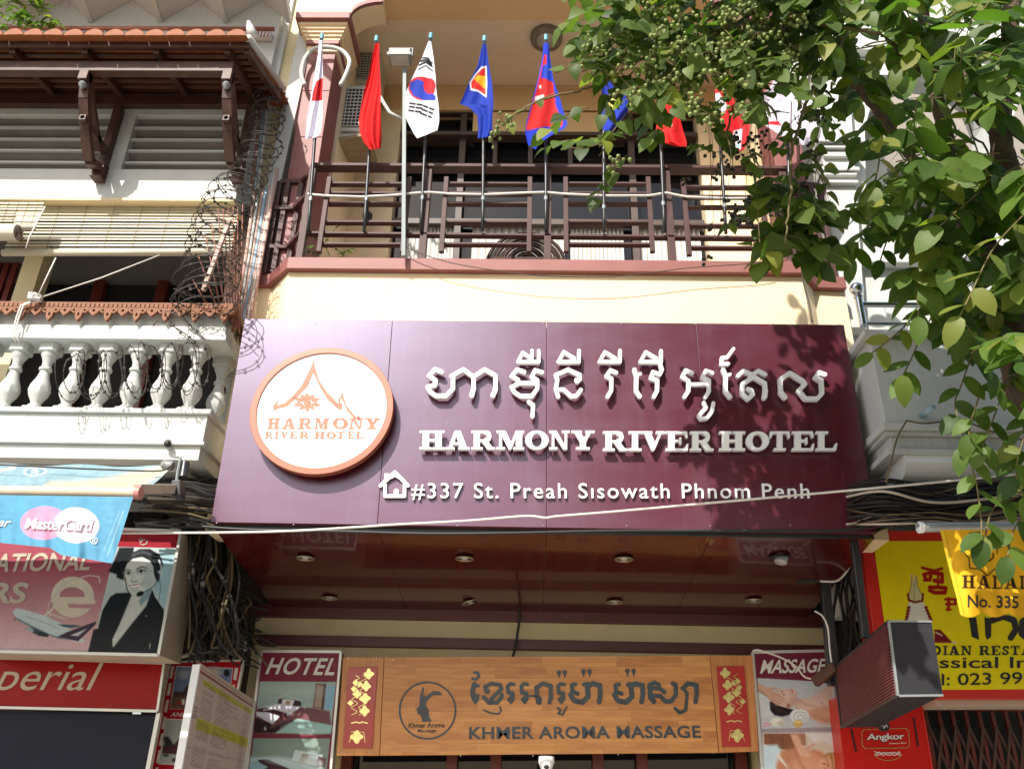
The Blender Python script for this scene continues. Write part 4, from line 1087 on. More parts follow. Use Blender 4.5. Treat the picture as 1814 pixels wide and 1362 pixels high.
# ================================================================== hotel sign
YS = 5.70
hs = thing('hotel_sign', 'large wine red hotel sign board with white Khmer and English letters and round logo', 'sign', (XC, YS, 3.3))
zst, zsb = P(967, 570, YS).z, P(967, 934, YS).z
top = [P(x, 570, YS).x for x in (432.5, 695, 968, 1232, 1494.5)]; bot = [P(x, 935, YS).x for x in (371, 668, 968, 1263, 1554)]
for i in range(4):
    pa = [(top[i]+.0015, YS, zst), (top[i+1]-.0015, YS, zst), (bot[i+1]-.0015, YS, zsb), (bot[i]+.0015, YS, zsb)]
    obj('panel', MB().prism(pa, (0, .06, 0)), M['sign'], hs, bevel=.0015)
obj('frame', MB().prism([(top[0]+.02, YS+.062, zst-.02), (top[-1]-.02, YS+.062, zst-.02), (bot[-1]-.02, YS+.062, zsb+.02), (bot[0]+.02, YS+.062, zsb+.02)], (0, .06, 0)), M['metal'], hs)
YL = 5.668
for x, y in ((440, 574), (560, 573), (690, 574), (820, 573), (962, 574), (1100, 573), (1228, 574), (1370, 574), (1487, 575), (384, 926), (520, 929), (664, 930), (810, 931), (963, 931), (1110, 931), (1258, 931), (1400, 930), (1540, 930)):
    obj('screw', MB().ball(P(x, y, YS-.001), .0055, 6), M['metal'], hs)
c6, c7, c5 = crop(730, 590, 4.005), crop(1060, 590, 3.943), crop(420, 590, 4.007)
def L_(c, s, w_, *pts): return ('l', cr(c, pts), w_/s)
s6, s7 = 4.005, 3.943
K = []
K.append([L_(c6, s6, 30, (212,287),(165,268),(122,315),(168,345),(166,378),(112,394),(132,430),(172,456),(245,456),(292,405),(292,325)), L_(c6, s6, 30, (280,318),(365,270),(438,322),(438,400)), L_(c6, s6, 34, (438,400),(424,453)), L_(c6, s6, 30, (438,322),(515,270),(592,312),(592,410)), L_(c6, s6, 34, (592,410),(574,453))])
K.append([L_(c6, s6, 28, (795,287),(745,270),(706,318),(752,342),(756,368),(706,394),(726,430),(768,458),(850,458),(888,405),(888,345),(848,322),(872,275),(922,290)), L_(c6, s6, 26, (756,366),(888,366)), L_(c6, s6, 28, (828,500),(858,520),(854,600)),
          L_(c6, s6, 24, (752,216),(898,216),(898,138)), L_(c6, s6, 24, (752,214),(785,150),(835,185)), L_(c6, s6, 22, (850,135),(850,200))])
def top_i(c, s, dx):
    return [L_(c, s, 26, (1037+dx,215),(1182+dx,215),(1182+dx,138)), L_(c, s, 24, (1040+dx,210),(1075+dx,146),(1150+dx,190))]
K.append([L_(c6, s6, 28, (1165,348),(1188,340),(1188,308),(1105,272),(1018,310),(1030,345),(1018,408),(1036,462)), L_(c6, s6, 28, (1022,412),(1075,412),(1128,462),(1165,456),(1195,415)), ('e', (*c6(1170, 347), 5.2, 5.0))]+top_i(c6, s6, 0))
K.append([L_(c6, s6, 28, (1445,292),(1405,276),(1375,318),(1412,335),(1410,420),(1384,462))]+top_i(c6, s6, 290))
K.append([L_(c7, s7, 30, (248,268),(262,310),(260,415),(285,452)), L_(c7, s7, 22, (262,306),(290,296))])
K.append([L_(c7, s7, 28, (428,230),(440,268),(424,300),(378,284),(362,325),(408,342),(406,415),(384,455)), L_(c7, s7, 26, (290,212),(434,212),(434,138)), L_(c7, s7, 24, (292,208),(328,144),(402,188))])
K.append([L_(c7, s7, 28, (650,290),(605,272),(582,316),(626,342),(624,415),(598,455)), L_(c7, s7, 24, (628,368),(768,368)), L_(c7, s7, 28, (790,290),(745,276),(722,320),(768,342),(766,420),(744,456)), L_(c7, s7, 26, (732,498),(748,530),(698,585),(712,608),(752,604),(788,560),(798,500))])
K.append([L_(c7, s7, 30, (866,268),(884,312),(882,415),(914,456)), L_(c7, s7, 22, (884,308),(914,300)), L_(c7, s7, 24, (852,228),(902,226)), L_(c7, s7, 24, (856,228),(856,185),(895,180),(938,122))])
K.append([L_(c7, s7, 28, (970,308),(1008,276),(1068,302),(1112,276),(1160,300)), L_(c7, s7, 30, (1075,318),(1002,366),(1000,435),(1040,470),(1072,440),(1062,412),(1038,402)), L_(c7, s7, 30, (1050,325),(1086,320),(1156,362),(1160,415)), L_(c7, s7, 36, (1160,415),(1154,458)),('-', ('e', (*c7(1040, 432), 2.5, 3.0)))])
K.append([L_(c7, s7, 34, (1296,458),(1268,425)), L_(c7, s7, 30, (1268,425),(1264,335),(1330,290),(1422,345),(1436,368),(1392,412),(1440,468),(1520,470),(1556,430),(1550,345),(1508,320),(1532,286),(1574,300))])
for pr in K:
    obj('letter', glyph_mb(pr, (740, 600, 1480, 755) if 0 else (min(q[0] for s in pr if s[0] == 'l' for q in s[1])-6, min(q[1] for s in pr if s[0] == 'l' for q in s[1])-6, max(q[0] for s in pr if s[0] == 'l' for q in s[1])+6, max(q[1] for s in pr if s[0] == 'l' for q in s[1])+6), .45, YL, .03), M['letter'], hs)
for word in ((c6, 'HARMONY', ((55,235),(240,410),(422,590),(600,795),(802,967),(972,1116),(1128,1292)), 703, 837), (c7, 'RIVER', ((30,200),(208,298),(298,460),(465,625),(635,800)), 697, 832), (c7, 'HOTEL', ((838,1020),(1024,1186),(1190,1330),(1345,1500),(1510,1660)), 697, 830)):
    c, wd, ext, ya, yb = word
    for chh, (xa_, xb_) in zip(wd, ext):
        a, b = c(xa_, ya), c(xb_, yb)
        obj('letter', glyph_mb(serif(chh, a[0], a[1], b[0], b[1]), (a[0], a[1], b[0], b[1]), .4, YL, .032), M['letter'], hs)
q = [(729, 856), (1432, 857), (1434, 886), (729, 886)]
for mb in text_parts('addr', q, 5.688, .012, True): obj('letter', mb, M['letter'], hs)
hx = lambda *p: [c5(*t) for t in p]
house = [('l', hx((1020,1085),(1122,990),(1213,1085)), 6.5), ('l', hx((1052,1080),(1052,1160),(1190,1160),(1190,1080)), 6), ('p', hx((1048,1000),(1080,1000),(1080,1040),(1048,1070))), ('p', hx((1085,1045),(1122,1010),(1165,1050),(1122,1022))), ('l', hx((1132,1125),(1132,1150)), 9)]
obj('house_symbol', glyph_mb(house, (668, 832, 730, 888), .5, 5.688, .014), M['letter'], hs)
# round logo
lg = thing('round_logo', 'round white logo disc with copper rim at the left of the hotel sign', 'logo', P(570, 724, YS))
lcx, lcy, lrx, lry = 570, 724.5, 126.5, 112
lc = P(lcx, lcy, 5.6)
LX = (P(lcx+lrx, lcy, 5.6).x-P(lcx-lrx, lcy, 5.6).x)/2
LZ = (P(lcx, lcy-lry, 5.6).z-P(lcx, lcy+lry, 5.6).z)/2
def disc(sc, y0, y1, hole=0):
    m = MB(); n = 72; vs = []; fs = []
    rot = -.12
    pt = lambda r, t, y: (lc.x+r*LX*math.cos(t), y, lc.z+r*LZ*math.sin(t)+r*.03*math.cos(t)*0)
    for k in range(n):
        t = 2*math.pi*k/n; vs += [pt(sc, t, y0), pt(sc, t, y1)]
        if hole: vs += [pt(hole, t, y0), pt(hole, t, y1)]
    if not hole:
        fs.append([2*k for k in range(n)]); fs.append([2*k+1 for k in range(n)][::-1])
        for k in range(n): fs.append((2*k, 2*k+1, 2*((k+1) % n)+1, 2*((k+1) % n)))
    else:
        for k in range(n):
            a = 4*k; b = 4*((k+1) % n)
            fs += [(a, a+1, b+1, b), (a+2, b+2, b+3, a+3), (a, b, b+2, a+2), (a+1, a+3, b+3, b+1)]
    return m.add(vs, [tuple(f) for f in fs])
obj('disc', disc(.93, 5.602, 5.64), mat('white_disc', (.86, .86, .86), .35, var=.01), lg)
obj('rim', disc(1.0, 5.592, 5.652, .905), M['copper'], lg, bevel=.003)
for a, b in ((-.4, .3), (.4, .3), (-.3, -.5), (.3, -.5)): obj('mount', MB().tube([(lc.x+a*LX*1.5, 5.64, lc.z+b*LZ), (lc.x+a*LX*1.5, 5.70, lc.z+b*LZ)], .02, 8), M['metal'], lg)
temple = [('p', hx((545,178),(552,230),(580,330),(640,420),(700,480),(720,505),(716,462),(728,455),(736,500),(748,498),(742,548),(705,530),(640,470),(580,370),(540,280),(505,370),(430,450),(350,520),(285,535),(258,552),(255,515),(270,500),(292,472),(285,515),(340,495),(400,440),(460,370),(510,270),(535,215))),
          ('p', hx((745,402),(752,440),(780,520),(830,580),(850,600),(858,575),(872,600),(868,622),(830,605),(780,550),(745,470),(730,462)))]
obj('temple_roof_symbol', glyph_mb(temple, (480, 630, 642, 750), .4, 5.6015, .003), M['copperf'], lg)
cxl, cyl = c5(497, 492)
lotus = []
for a_, r_l, ln_, wd_ in ((90, 12, 10, 5.4), (55, 12.5, 9.5, 5.2), (125, 12.5, 9.5, 5.2), (22, 15, 10.5, 4.6), (158, 15, 10.5, 4.6), (-15, 16, 10, 4.0), (195, 16, 10, 4.0), (-50, 12, 9, 4.6), (230, 12, 9, 4.6), (-90, 12, 9.5, 4.8)):
    ar = math.radians(a_); ex, ey = cxl+r_l*math.cos(ar), cyl-r_l*.82*math.sin(ar)
    tip = (cxl+(r_l+ln_)*math.cos(ar), cyl-(r_l+ln_)*.82*math.sin(ar)); px_l, py_l = -math.sin(ar)*wd_, -math.cos(ar)*wd_*.9
    lotus.append(('p', [tip, (ex+px_l, ey+py_l), (cxl+(r_l-9)*math.cos(ar), cyl-(r_l-9)*.8*math.sin(ar)), (ex-px_l, ey-py_l)]))
lotus += [('-', ('e', (cxl, cyl, 8.4, 6.8))), ('e', (cxl, cyl, 7.3, 5.8)), ('-', ('l', [(cxl-4, cyl-1), (cxl, cyl+2), (cxl+4, cyl-1)], .9))]
obj('lotus_symbol', glyph_mb(lotus, (510, 684, 580, 742), .3, 5.6015, .003), M['copperf'], lg)
for wd, ext, ya, yb, skew in (('HARMONY', ((210,305),(315,420),(430,535),(545,650),(672,790),(790,895),(898,1015)), 602, 680, .12), ('RIVER', ((195,255),(262,300),(305,365),(372,430),(440,515)), 700, 748, .1), ('HOTEL', ((545,628),(632,705),(700,770),(782,835),(840,905)), 700, 748, .1)):
    for chh, (xa_, xb_) in zip(wd, ext):
        a, b = c5(xa_, ya), c5(xb_, yb)
        if wd == 'HARMONY': h = (b[1]-a[1]); 
        obj('letter', glyph_mb([s if s[0] != 'r' else s for s in serif(chh, a[0], a[1], b[0]-1.5, b[1], skew)], (a[0]-1, a[1], b[0]+3, b[1]), .3, 5.6015, .003), M['copperf'], lg)

# ================================================================== wooden massage sign
YWd = 7.12
ws = thing('massage_sign', 'long varnished wooden massage sign with grey mirror lettering over the door', 'sign', P(967, 1250, YWd))
def strip(pts, Y, th, m, nm, par, **k): return obj(nm, MB().slab(pts, Y, th), M[m], par, **k)
nrow = 9
rw = random.Random(3)
for i in range(nrow):
    f0, f1 = i/nrow, (i+1)/nrow
    lx = lambda f: 681-8*f; rx = lambda f: 1257+16*f
    cuts = [0]+sorted([(k+rw.uniform(.2, .8))/5 for k in range(5)])+[1]
    for u0, u1 in zip(cuts, cuts[1:]):
        q4 = []
        for u, f in ((u0, f0), (u1, f0), (u1, f1), (u0, f1)):
            x = lx(f)*(1-u)+rx(f)*u; q4.append((x+(.08 if u == u0 else -.08), (1164+173.5*f)*(1-u)+(1161+171.5*f)*u+(.07 if f == f0 else -.07)))
        obj('board', MB().slab(q4, YWd+rw.uniform(0, .0006), .05), M['woods'], ws)
strip([(608, 1163.5), (680, 1163.8), (672, 1337.5), (596, 1337.5)], YWd-.006, .06, 'woodf', 'end_board', ws, bevel=.003)
strip([(1258, 1161), (1333, 1160.5), (1344, 1330), (1274.5, 1332.5)], YWd-.006, .06, 'woodf', 'end_board', ws, bevel=.003)
for x, y in ((617, 1166), (667, 1166), (697, 1168), (821, 1168), (948, 1171), (1093, 1168), (1253, 1167), (606, 1332), (655, 1332), (684, 1335), (816, 1338), (944, 1338), (1095, 1336), (1263, 1333)):
    obj('screw', MB().ball(P(x, y, YWd-.01), .006, 6), M['inox'], ws)
c3, c4 = crop(680, 1150, 5.039), crop(960, 1140, 4.774)
t3, t4 = 5.039, 4.774
def ro(c, s, x):
    return [L_(c, s, 24, (x-28,330),(x-2,306),(x+30,312)), L_(c, s, 26, (x-25,335),(x-20,385),(x+20,392),(x+22,440)), ('p', cr(c, [(x-30,440),(x+35,380),(x+36,450),(x+5,492),(x-28,455)]))]
def mo(c, s, x):
    return [L_(c, s, 26, (x+30,342),(x,350),(x+5,400),(x+50,422)), L_(c, s, 32, (x-10,430),(x+20,480),(x+90,495),(x+140,445),(x+130,350)), L_(c, s, 22, (x+100,345),(x+125,335),(x+150,340))]
def arc(c, s, x, y1=470): return [L_(c, s, 32, (x,y1-110),(x+45,336),(x+105,352),(x+108,430),(x+98,490))]
def dots(c, s, x, y): return [('e', (*c(x, y), 4.0, 4.2)), ('p', cr(c, [(x-12, y+5), (x+20, y-5), (x+2, y+55)])), ('e', (*c(x+52, y), 4.0, 4.2)), ('p', cr(c, [(x+40, y+5), (x+72, y-5), (x+54, y+55)]))]
W_ = [[L_(c3, t3, 18, (790,258),(822,266),(848,240),(840,208),(808,206)), L_(c3, t3, 20, (845,325),(805,318)), L_(c3, t3, 34, (808,312),(792,370),(800,430)), ('p', cr(c3, [(785,400),(850,398),(848,455),(815,490),(785,450)]))],
      [L_(c3, t3, 26, (915,375),(900,335),(960,304),(1040,318),(1050,350),(960,440)), L_(c3, t3, 28, (892,425),(935,474),(1010,474),(1050,425),(1052,405)), ('e', (*c3(922, 372), 5, 5)), L_(c3, t3, 13, (890,540),(955,568),(1025,574),(1048,545),(1034,512))],
      ro(c3, t3, 1130), ro(c3, t3, 1252)+[L_(c3, t3, 16, (1270,415),(1365,415))], [L_(c3, t3, 30, (1375,470),(1360,340),(1420,306),(1490,325),(1490,430),(1478,470))]+[L_(c3, t3, 36, (1385,440),(1385,470))],
      ro(c3, t3, 1580)+dots(c3, t3, 1562, 205)+[L_(c3, t3, 14, (1550,520),(1580,540),(1555,570),(1595,582),(1632,510))],
      mo(c4, t4, 252)+arc(c4, t4, 385)+dots(c4, t4, 350, 232), mo(c4, t4, 622)+arc(c4, t4, 745)+dots(c4, t4, 722, 228),
      [L_(c4, t4, 26, (905,350),(950,328),(990,345)), L_(c4, t4, 26, (905,372),(1000,378),(1035,410)), L_(c4, t4, 32, (915,380),(915,450),(945,488)), L_(c4, t4, 28, (940,440),(1000,440),(1045,488),(1095,484),(1132,430),(1130,345),(1105,335))],
      [L_(c4, t4, 30, (1190,375),(1235,335),(1305,348),(1308,430),(1298,490)), L_(c4, t4, 22, (1190,370),(1228,420),(1215,560),(1165,582),(1125,545))]]
for pr in W_:
    pr = [('l', s[1], s[2]*(1.3 if s[2] > 3.5 else 1.15)) if s[0] == 'l' else s for s in pr]
    al = [q for s in pr for q in (s[1] if s[0] in 'lp' else [(s[1][0], s[1][1])])]
    obj('letter', glyph_mb(pr, (min(a for a, b in al)-6, min(b for a, b in al)-6, max(a for a, b in al)+6, max(b for a, b in al)+6), .45, YWd-.0005, .006), M['mirror'], ws)
for mb in text_parts('khm', [(831, 1287), (1240, 1284.5), (1242, 1306.5), (831, 1309)], YWd-.0005, .006, True): obj('letter', mb, M['mirror'], ws)
obj('ring', glyph_mb([('e', (757.4, 1258, 51, 51.5)), ('-', ('e', (757.4, 1258, 48, 48.5)))], (704, 1204, 811, 1312), .5, YWd-.0005, .005), M['mirror'], ws)
hand = [('p', cr(c3, [(345,335),(360,340),(350,400),(375,420),(440,370),(500,375),(520,405),(430,410),(390,450),(370,490),(400,540),(400,590),(425,640),(345,645),(330,590),(300,570),(295,530),(320,500),(318,430)])), ('-', ('l', cr(c3, [(305,545),(390,550)]), .9)), ('-', ('l', cr(c3, [(310,575),(395,572)]), .9)), ('-', ('l', cr(c3, [(340,350),(330,450)]), .8)), ('-', ('l', cr(c3, [(400,400),(405,380)]), .8)), ('-', ('l', cr(c3, [(430,400),(435,380)]), .8)), ('-', ('l', cr(c3, [(460,400),(465,380)]), .8))]
obj('hand_symbol', glyph_mb(hand, (735, 1212, 788, 1282), .4, YWd-.0005, .005), M['mirror'], ws)
for k, qd in (('ka', [(724, 1280), (788, 1279), (788, 1288), (724, 1289)]), ('ms', [(740, 1291), (773, 1290.5), (773, 1298), (740, 1298.5)])):
    for mb in text_parts(k, qd, YWd-.001, .003): obj('caption', mb, M['ind'], ws)
def plaque(label, qd, flip):
    t = thing('red_plaque', label, 'plaque', P(qd[0][0], qd[2][1], YWd-.01), 'red fruit plaques on the wooden sign')
    obj('backing', MB().slab(qd, YWd-.018, .012), M['red'], t, bevel=.001)
    cq = lambda u, v: bil(qd, (1-u) if flip else u, v)
    def bl(u, v, r, seed, n=9):
        rr = random.Random(seed); c = cq(u, v)
        return ('p', [(c[0]+r*(1+.22*math.cos(4*t_)+rr.uniform(-.12, .12))*math.cos(t_), c[1]+r*1.05*(1+.22*math.cos(4*t_)+rr.uniform(-.12, .12))*math.sin(t_)) for t_ in [2*math.pi*i/20 for i in range(20)]])
    for i, (u, v, r) in enumerate(((.72, .085, 7.5), (.30, .19, 5), (.42, .21, 4), (.66, .235, 7.5), (.24, .265, 4.2), (.36, .33, 6.5), (.65, .385, 8), (.16, .44, 4.5), (.66, .54, 8.0), (.45, .86, 10))):
        obj('gold_ornament', glyph_mb([bl(u, v, r, i)], (cq(u, v)[0]-14, cq(u, v)[1]-15, cq(u, v)[0]+14, cq(u, v)[1]+15), .8, YWd-.0185, .004), M['gold'], t)
    vine = [('l', [cq(u+.1*math.sin(v*60), v) for v in [k*.01+.1 for k in range(50)]], .9) for u in (.3, .55)]
    vine += [('l', [cq(.25, .69), cq(.4, .675), cq(.5, .69), cq(.6, .675), cq(.78, .69)], 2), ('l', [cq(.25, .80), cq(.68, .80), cq(.75, .93)], .9), ('l', [cq(.2, .93), cq(.3, .83)], .9)]
    xs = [p[0] for p in qd]; ys = [p[1] for p in qd]
    obj('gold_tracery', glyph_mb(vine, (min(xs), min(ys), max(xs), max(ys)), .6, YWd-.0182, .002), M['gold'], t)
plaque('red plaque with gold flower ornaments beside the HOTEL panel', [(617, 1182), (669, 1181), (659, 1325), (607.5, 1324)], False)
plaque('red plaque with gold flower ornaments beside the MASSAGE panel', [(1269.6, 1180), (1318.6, 1179), (1330.3, 1322), (1279.4, 1322)], True)
sc_ = thing('security_camera', 'white dome security camera under the wooden massage sign', 'camera', P(968, 1342, 6.95))
obj('housing', MB().lathe(P(968, 1352, 7.0), [(.058, .05), (.062, .01), (.05, -.02), (.036, -.05), (.03, -.06)], 18), M['whitec'], sc_, smooth=True)
obj('lens', MB().ball(P(968, 1356, 6.97), .026, 12), M['black'], sc_, smooth='all')

# ================================================================== printed light boxes
def lightbox(name, label, qd, Y, depth, paint, frame_m='alum', side_m='boxside', fw=.022, m='prtg', cat='sign'):
    t = thing(name, label, cat, P(*qd[3], Y))
    obj('box', MB().slab(qd, Y, depth), M[side_m], t, bevel=.003)
    obj('print', paint.mesh('print', lambda x, y: P(x, y, Y-.002)), M[m], t)
    W4 = [P(*q, Y-.006) for q in qd]
    for a, b in zip(W4, W4[1:]+W4[:1]): obj('frame', MB().beam(a+Vector((0, 0, 0)), b, fw, fw*.8, (0, 1, 0)), M[frame_m], t, bevel=.002)
    return t
# hotel room light box
qh = [(463, 1153), (604, 1154), (581, 1420), (430, 1420)]
ch_ = crop(430, 1120, 4.535)
def H_(*p): return [ch_(*t) for t in p]
p = Paint(qh, .9, (122, 38, 56))
p.poly(H_((140,392),(750,396),(705,812),(92,806)), (158,178,172))
p.poly(H_((120,600),(330,575),(560,600),(700,630),(720,812),(92,806)), (112,72,76), 2)
p.poly(H_((120,500),(300,480),(560,520),(560,600),(300,590),(120,610)), (150,172,168), 2)
p.poly(H_((585,405),(660,410),(640,615),(560,600)), (130,98,90)); p.poly(H_((600,425),(650,428),(630,605),(575,590)), (160,138,120)); p.poly(H_((680,425),(745,430),(718,620),(655,610)), (130,178,205)); p.poly(H_((650,410),(672,410),(650,620),(628,615)), (80,50,52))
p.poly(H_((290,525),(340,530),(330,580),(280,570)), (60,34,38)); p.poly(H_((410,540),(470,550),(470,590),(400,590)), (52,30,34))
p.poly(H_((320,535),(415,545),(395,600),(310,590)), (215,216,220)); p.poly(H_((350,545),(385,550),(375,595),(335,590)), (168,140,120))
p.poly(H_((120,600),(300,570),(460,600),(360,670),(350,640),(160,600)), (205,206,220)); p.poly(H_((110,625),(180,600),(350,640),(358,672),(230,735),(215,700)), (70,24,34))
p.poly(H_((110,635),(200,640),(300,670),(240,735),(110,665)), (214,214,228)); p.poly(H_((95,680),(240,735),(220,770),(330,720),(440,690),(300,760),(270,806),(90,806)), (48,24,32), 1.2)
p.poly(H_((440,690),(720,745),(705,812),(260,806)), (150,190,186), 1.2)
p.poly(H_((88,848),(702,850),(640,1400),(20,1400)), (130,150,140)); p.poly(H_((60,1000),(230,1000),(640,1060),(640,1400),(30,1400)), (176,200,205), 3)
p.poly(H_((420,940),(640,980),(640,1090),(390,1030)), (196,212,216)); p.poly(H_((600,990),(672,1010),(660,1080),(600,1075)), (110,92,88)); p.poly(H_((480,970),(530,980),(520,1050),(450,1040)), (150,140,112), 1.5)
p.poly(H_((120,1020),(200,1015),(390,1100),(480,1400),(300,1400)), (62,40,48)); p.poly(H_((60,1040),(110,1030),(200,1080),(120,1120),(55,1100)), (140,180,190), 1)
for k in range(5): p.line(H_((330+k*60,640+k*8),(300+k*70,700+k*14)), 2.0, (128,86,88), 4, .5)
p.line(H_((290,525),(345,500),(410,520),(470,548)), 1.2, (190,196,190), 2); p.ell(*ch_(400, 470), 40, 8, (172,190,186), 10, 0, .6); p.ell(*ch_(500, 770), 22, 6, (172,208,204), 7, 5, .7)
p.line(H_((170,620),(260,606),(350,640)), 1.5, (232,233,240), 2); p.line(H_((230,735),(215,700),(110,665)), .9, (168,166,190), .8); p.line(H_((360,670),(352,640)), .8, (160,158,180), .6); p.ell(*ch_(180, 770), 1.6, 3, (200, 190, 180), .8)
p.ell(*ch_(540, 1040), 16, 8, (222,232,234), 5, 10, .7); p.line(H_((390,1030),(640,1090)), 1.2, (130,150,156), 1.2); p.ell(*ch_(330, 1030), 20, 5, (206,222,226), 6, 8, .7)
p.noise(.03, 3)
hb = lightbox('hotel_light_box', 'upright HOTEL light box with bedroom photographs left of the wooden sign', qh, 7.15, .14, p)
for mb in text_parts('hotel', [ch_(205, 200), ch_(760, 205), ch_(735, 345), ch_(180, 335)], 7.14, .003, True): obj('letter', mb, M['cablew'], hb)
# massage light box
qm = [(1333, 1155), (1468, 1152), (1503, 1420), (1355, 1420)]
cm = crop(1250, 1130, 4.424)
def G_(*p): return [cm(*t) for t in p]
p = Paint(qm, .85, (110, 38, 58))
p.poly(G_((405,312),(985,345),(1025,695),(440,708)), (184,190,194)); p.poly(G_((412,430),(700,470),(640,600),(440,620)), (208,212,212), 3)
p.vgrad(1200, 1290, (196, 200, 202), .5)
p.poly(G_((695,480),(760,470),(800,475),(880,430),(960,365),(1010,340),(1050,660),(900,664),(830,625),(770,565),(700,555)), (206,176,160), 2)
p.ell(*cm(900, 500), 26, 10, (222,198,184), 9, -20, .8); p.poly(G_((800,585),(860,545),(960,545),(1040,580),(1050,662),(905,664),(835,628)), (196,146,122), 4); p.ell(*cm(960, 590), 18, 5, (214,170,146), 5, 8, .8); p.line(G_((905,500),(918,530),(950,548)), 1.0, (170,126,108), 1.5); p.line(G_((720,480),(790,520),(850,530)), 1.5, (180,146,130), 3)
p.poly(G_((500,500),(540,470),(600,500),(650,545),(690,560),(660,600),(600,615),(540,605),(505,565)), (36,27,25), 1.4); p.line(G_((520,520),(570,560),(640,585)), 1.6, (66,52,48), 2)
p.poly(G_((545,520),(545,455),(572,408),(606,398),(630,402),(646,386),(658,396),(672,398),(684,392),(700,402),(714,418),(722,446),(712,490),(690,530),(650,548),(596,534)), (208,172,156), 1.0)
p.ell(*cm(640, 450), 10, 6, (224,194,180), 5, 20, .8); p.ell(*cm(690, 480), 6, 8, (190,150,134), 4, 0, .7); p.ell(*cm(650, 528), 4.6, 4.2, (184,128,108), .8, 20); p.ell(*cm(650, 528), 2.2, 1.8, (150,92,76), .8)
p.line(G_((600,432),(612,446),(624,440)), 1.3, (70,46,42), .8); p.line(G_((590,412),(606,418)), 1.3, (110,80,70), .8); p.line(G_((668,402),(682,412),(680,426)), 1.6, (176,88,84), .9)
p.poly(G_((408,345),(450,368),(500,392),(540,418),(560,450),(520,486),(470,452),(412,404)), (202,160,138), 1.0); p.line(G_((410,400),(470,446),(520,480)), 1.8, (160,112,92), 1.8)
for a_, b_, c_ in (((500,392),(540,386),(566,404)), ((520,420),(570,440),(610,470)), ((515,440),(560,466),(612,492)), ((505,458),(545,486),(590,506)), ((498,470),(530,498),(565,512))):
    p.line(G_(a_, b_, c_), 3.2, (206,164,142), .8); p.line([(q[0]+.4, q[1]+1.8) for q in G_(a_, b_, c_)], .7, (140,96,80), .7)
p.ell(*cm(735, 610), 17, 12.5, (224,226,226), 1); p.ell(*cm(740, 612), 12, 9, (186,188,190), 1.0); p.ell(*cm(742, 614), 10, 7.2, (226,228,228), .8); p.ell(*cm(744, 616), 6, 4.4, (176,178,182), .8); p.ell(*cm(745, 617), 4.2, 2.9, (226,228,228), .8); p.poly(G_((690,640),(800,620),(812,650),(700,664)), (206,208,208), 2, .6)
p.ell(*cm(725, 668), 8, 7, (206,170,96), .9); p.ell(*cm(725, 655), 6, 2.2, (238,214,150), .9); p.ell(*cm(560, 655), 12, 8, (222,218,200), 1.2); p.ell(*cm(548, 645), 6, 3, (240,238,228), 2); p.ell(*cm(590, 668), 6, 4, (196,190,168), 1.6)
for x_, y_ in ((470, 665), (485, 680), (500, 672), (460, 685)): p.ell(*cm(x_, y_), 3.4, 2.6, (222, 180, 184), 1.0); p.ell(*cm(x_+3, y_+2), 1.2, 1.0, (150, 60, 70), .7)
p.poly(G_((445,738),(1045,738),(1075,1300),(460,1300)), (210,200,184)); p.poly(G_((455,745),(690,745),(740,860),(640,880),(460,830)), (136,88,66), 1); p.poly(G_((690,745),(780,745),(790,840),(720,840)), (170,124,100), 1)
p.poly(G_((450,840),(560,835),(600,900),(560,1100),(460,1300)), (206,226,236), 3); p.poly(G_((590,880),(720,860),(900,880),(1000,960),(1040,1300),(600,1300),(550,1000)), (210,146,112), 3)
p.poly(G_((700,860),(790,850),(900,800),(900,760),(870,830),(760,900),(700,910)), (216,164,136), 1.5); p.ell(*cm(770, 895), 14, 7, (226,176,150), 1.4, 15); p.poly(G_((660,745),(730,760),(760,850),(710,870)), (222,170,142), 1.5)
p.poly(G_((790,740),(1045,740),(1050,900),(930,800),(860,820)), (222,222,220), 3); p.ell(*cm(990, 960), 17, 15, (176,136,88), 1.4, 20); p.ell(*cm(940, 990), 13, 13, (224,170,142), 1.2); p.ell(*cm(930, 985), 2.5, 1.5, (90,50,40), .7)
p.line(G_((570,920),(640,1000),(600,1300)), 5, (232,224,214), 2)
p.ell(*cm(780, 1000), 30, 16, (228,172,138), 12, 10, .8); p.ell(*cm(640, 960), 10, 22, (176,112,84), 8, 20, .6); p.line(G_((700,870),(740,980),(800,1060)), 3, (180,116,86), 5); p.line(G_((850,880),(930,930)), 3, (190,128,98), 4)
for k in range(4): p.line(G_((735+k*18,868),(748+k*20,905+k*3)), 2.4, (232,186,160), .8); p.line(G_((744+k*18,868),(757+k*20,905+k*3)), .7, (170,110,86), .6)
for k in range(9): p.line(G_((930+k*13,905+abs(k-4)*9),(945+k*12,960),(950+k*12,1010)), 1.4, ((196,156,104),(150,110,70),(214,178,124))[k%3], .9)
p.line(G_((915,975),(930,985)), 1.0, (80,50,44), .7); p.line(G_((955,990),(970,996)), 1.0, (80,50,44), .7); p.line(G_((925,1015),(945,1020)), 1.4, (190,90,84), .8)
for k in range(5): p.line(G_((560+k*9,900+k*12),(590+k*10,960+k*10)), 1.6, (236,228,216), .9)
p.line(G_((520,760),(520,840)), .8, (100,60,44), .8); p.line(G_((600,750),(605,870)), .8, (100,60,44), .8); p.noise(.035, 3)
mbx = lightbox('massage_light_box', 'upright MASSAGE light box with spa photographs right of the wooden sign', qm, 7.15, .14, p)
for mb in text_parts('massage', [cm(440, 170), cm(950, 158), cm(938, 268), cm(425, 278)], 7.14, .003, True): obj('letter', mb, M['cablew'], mbx)
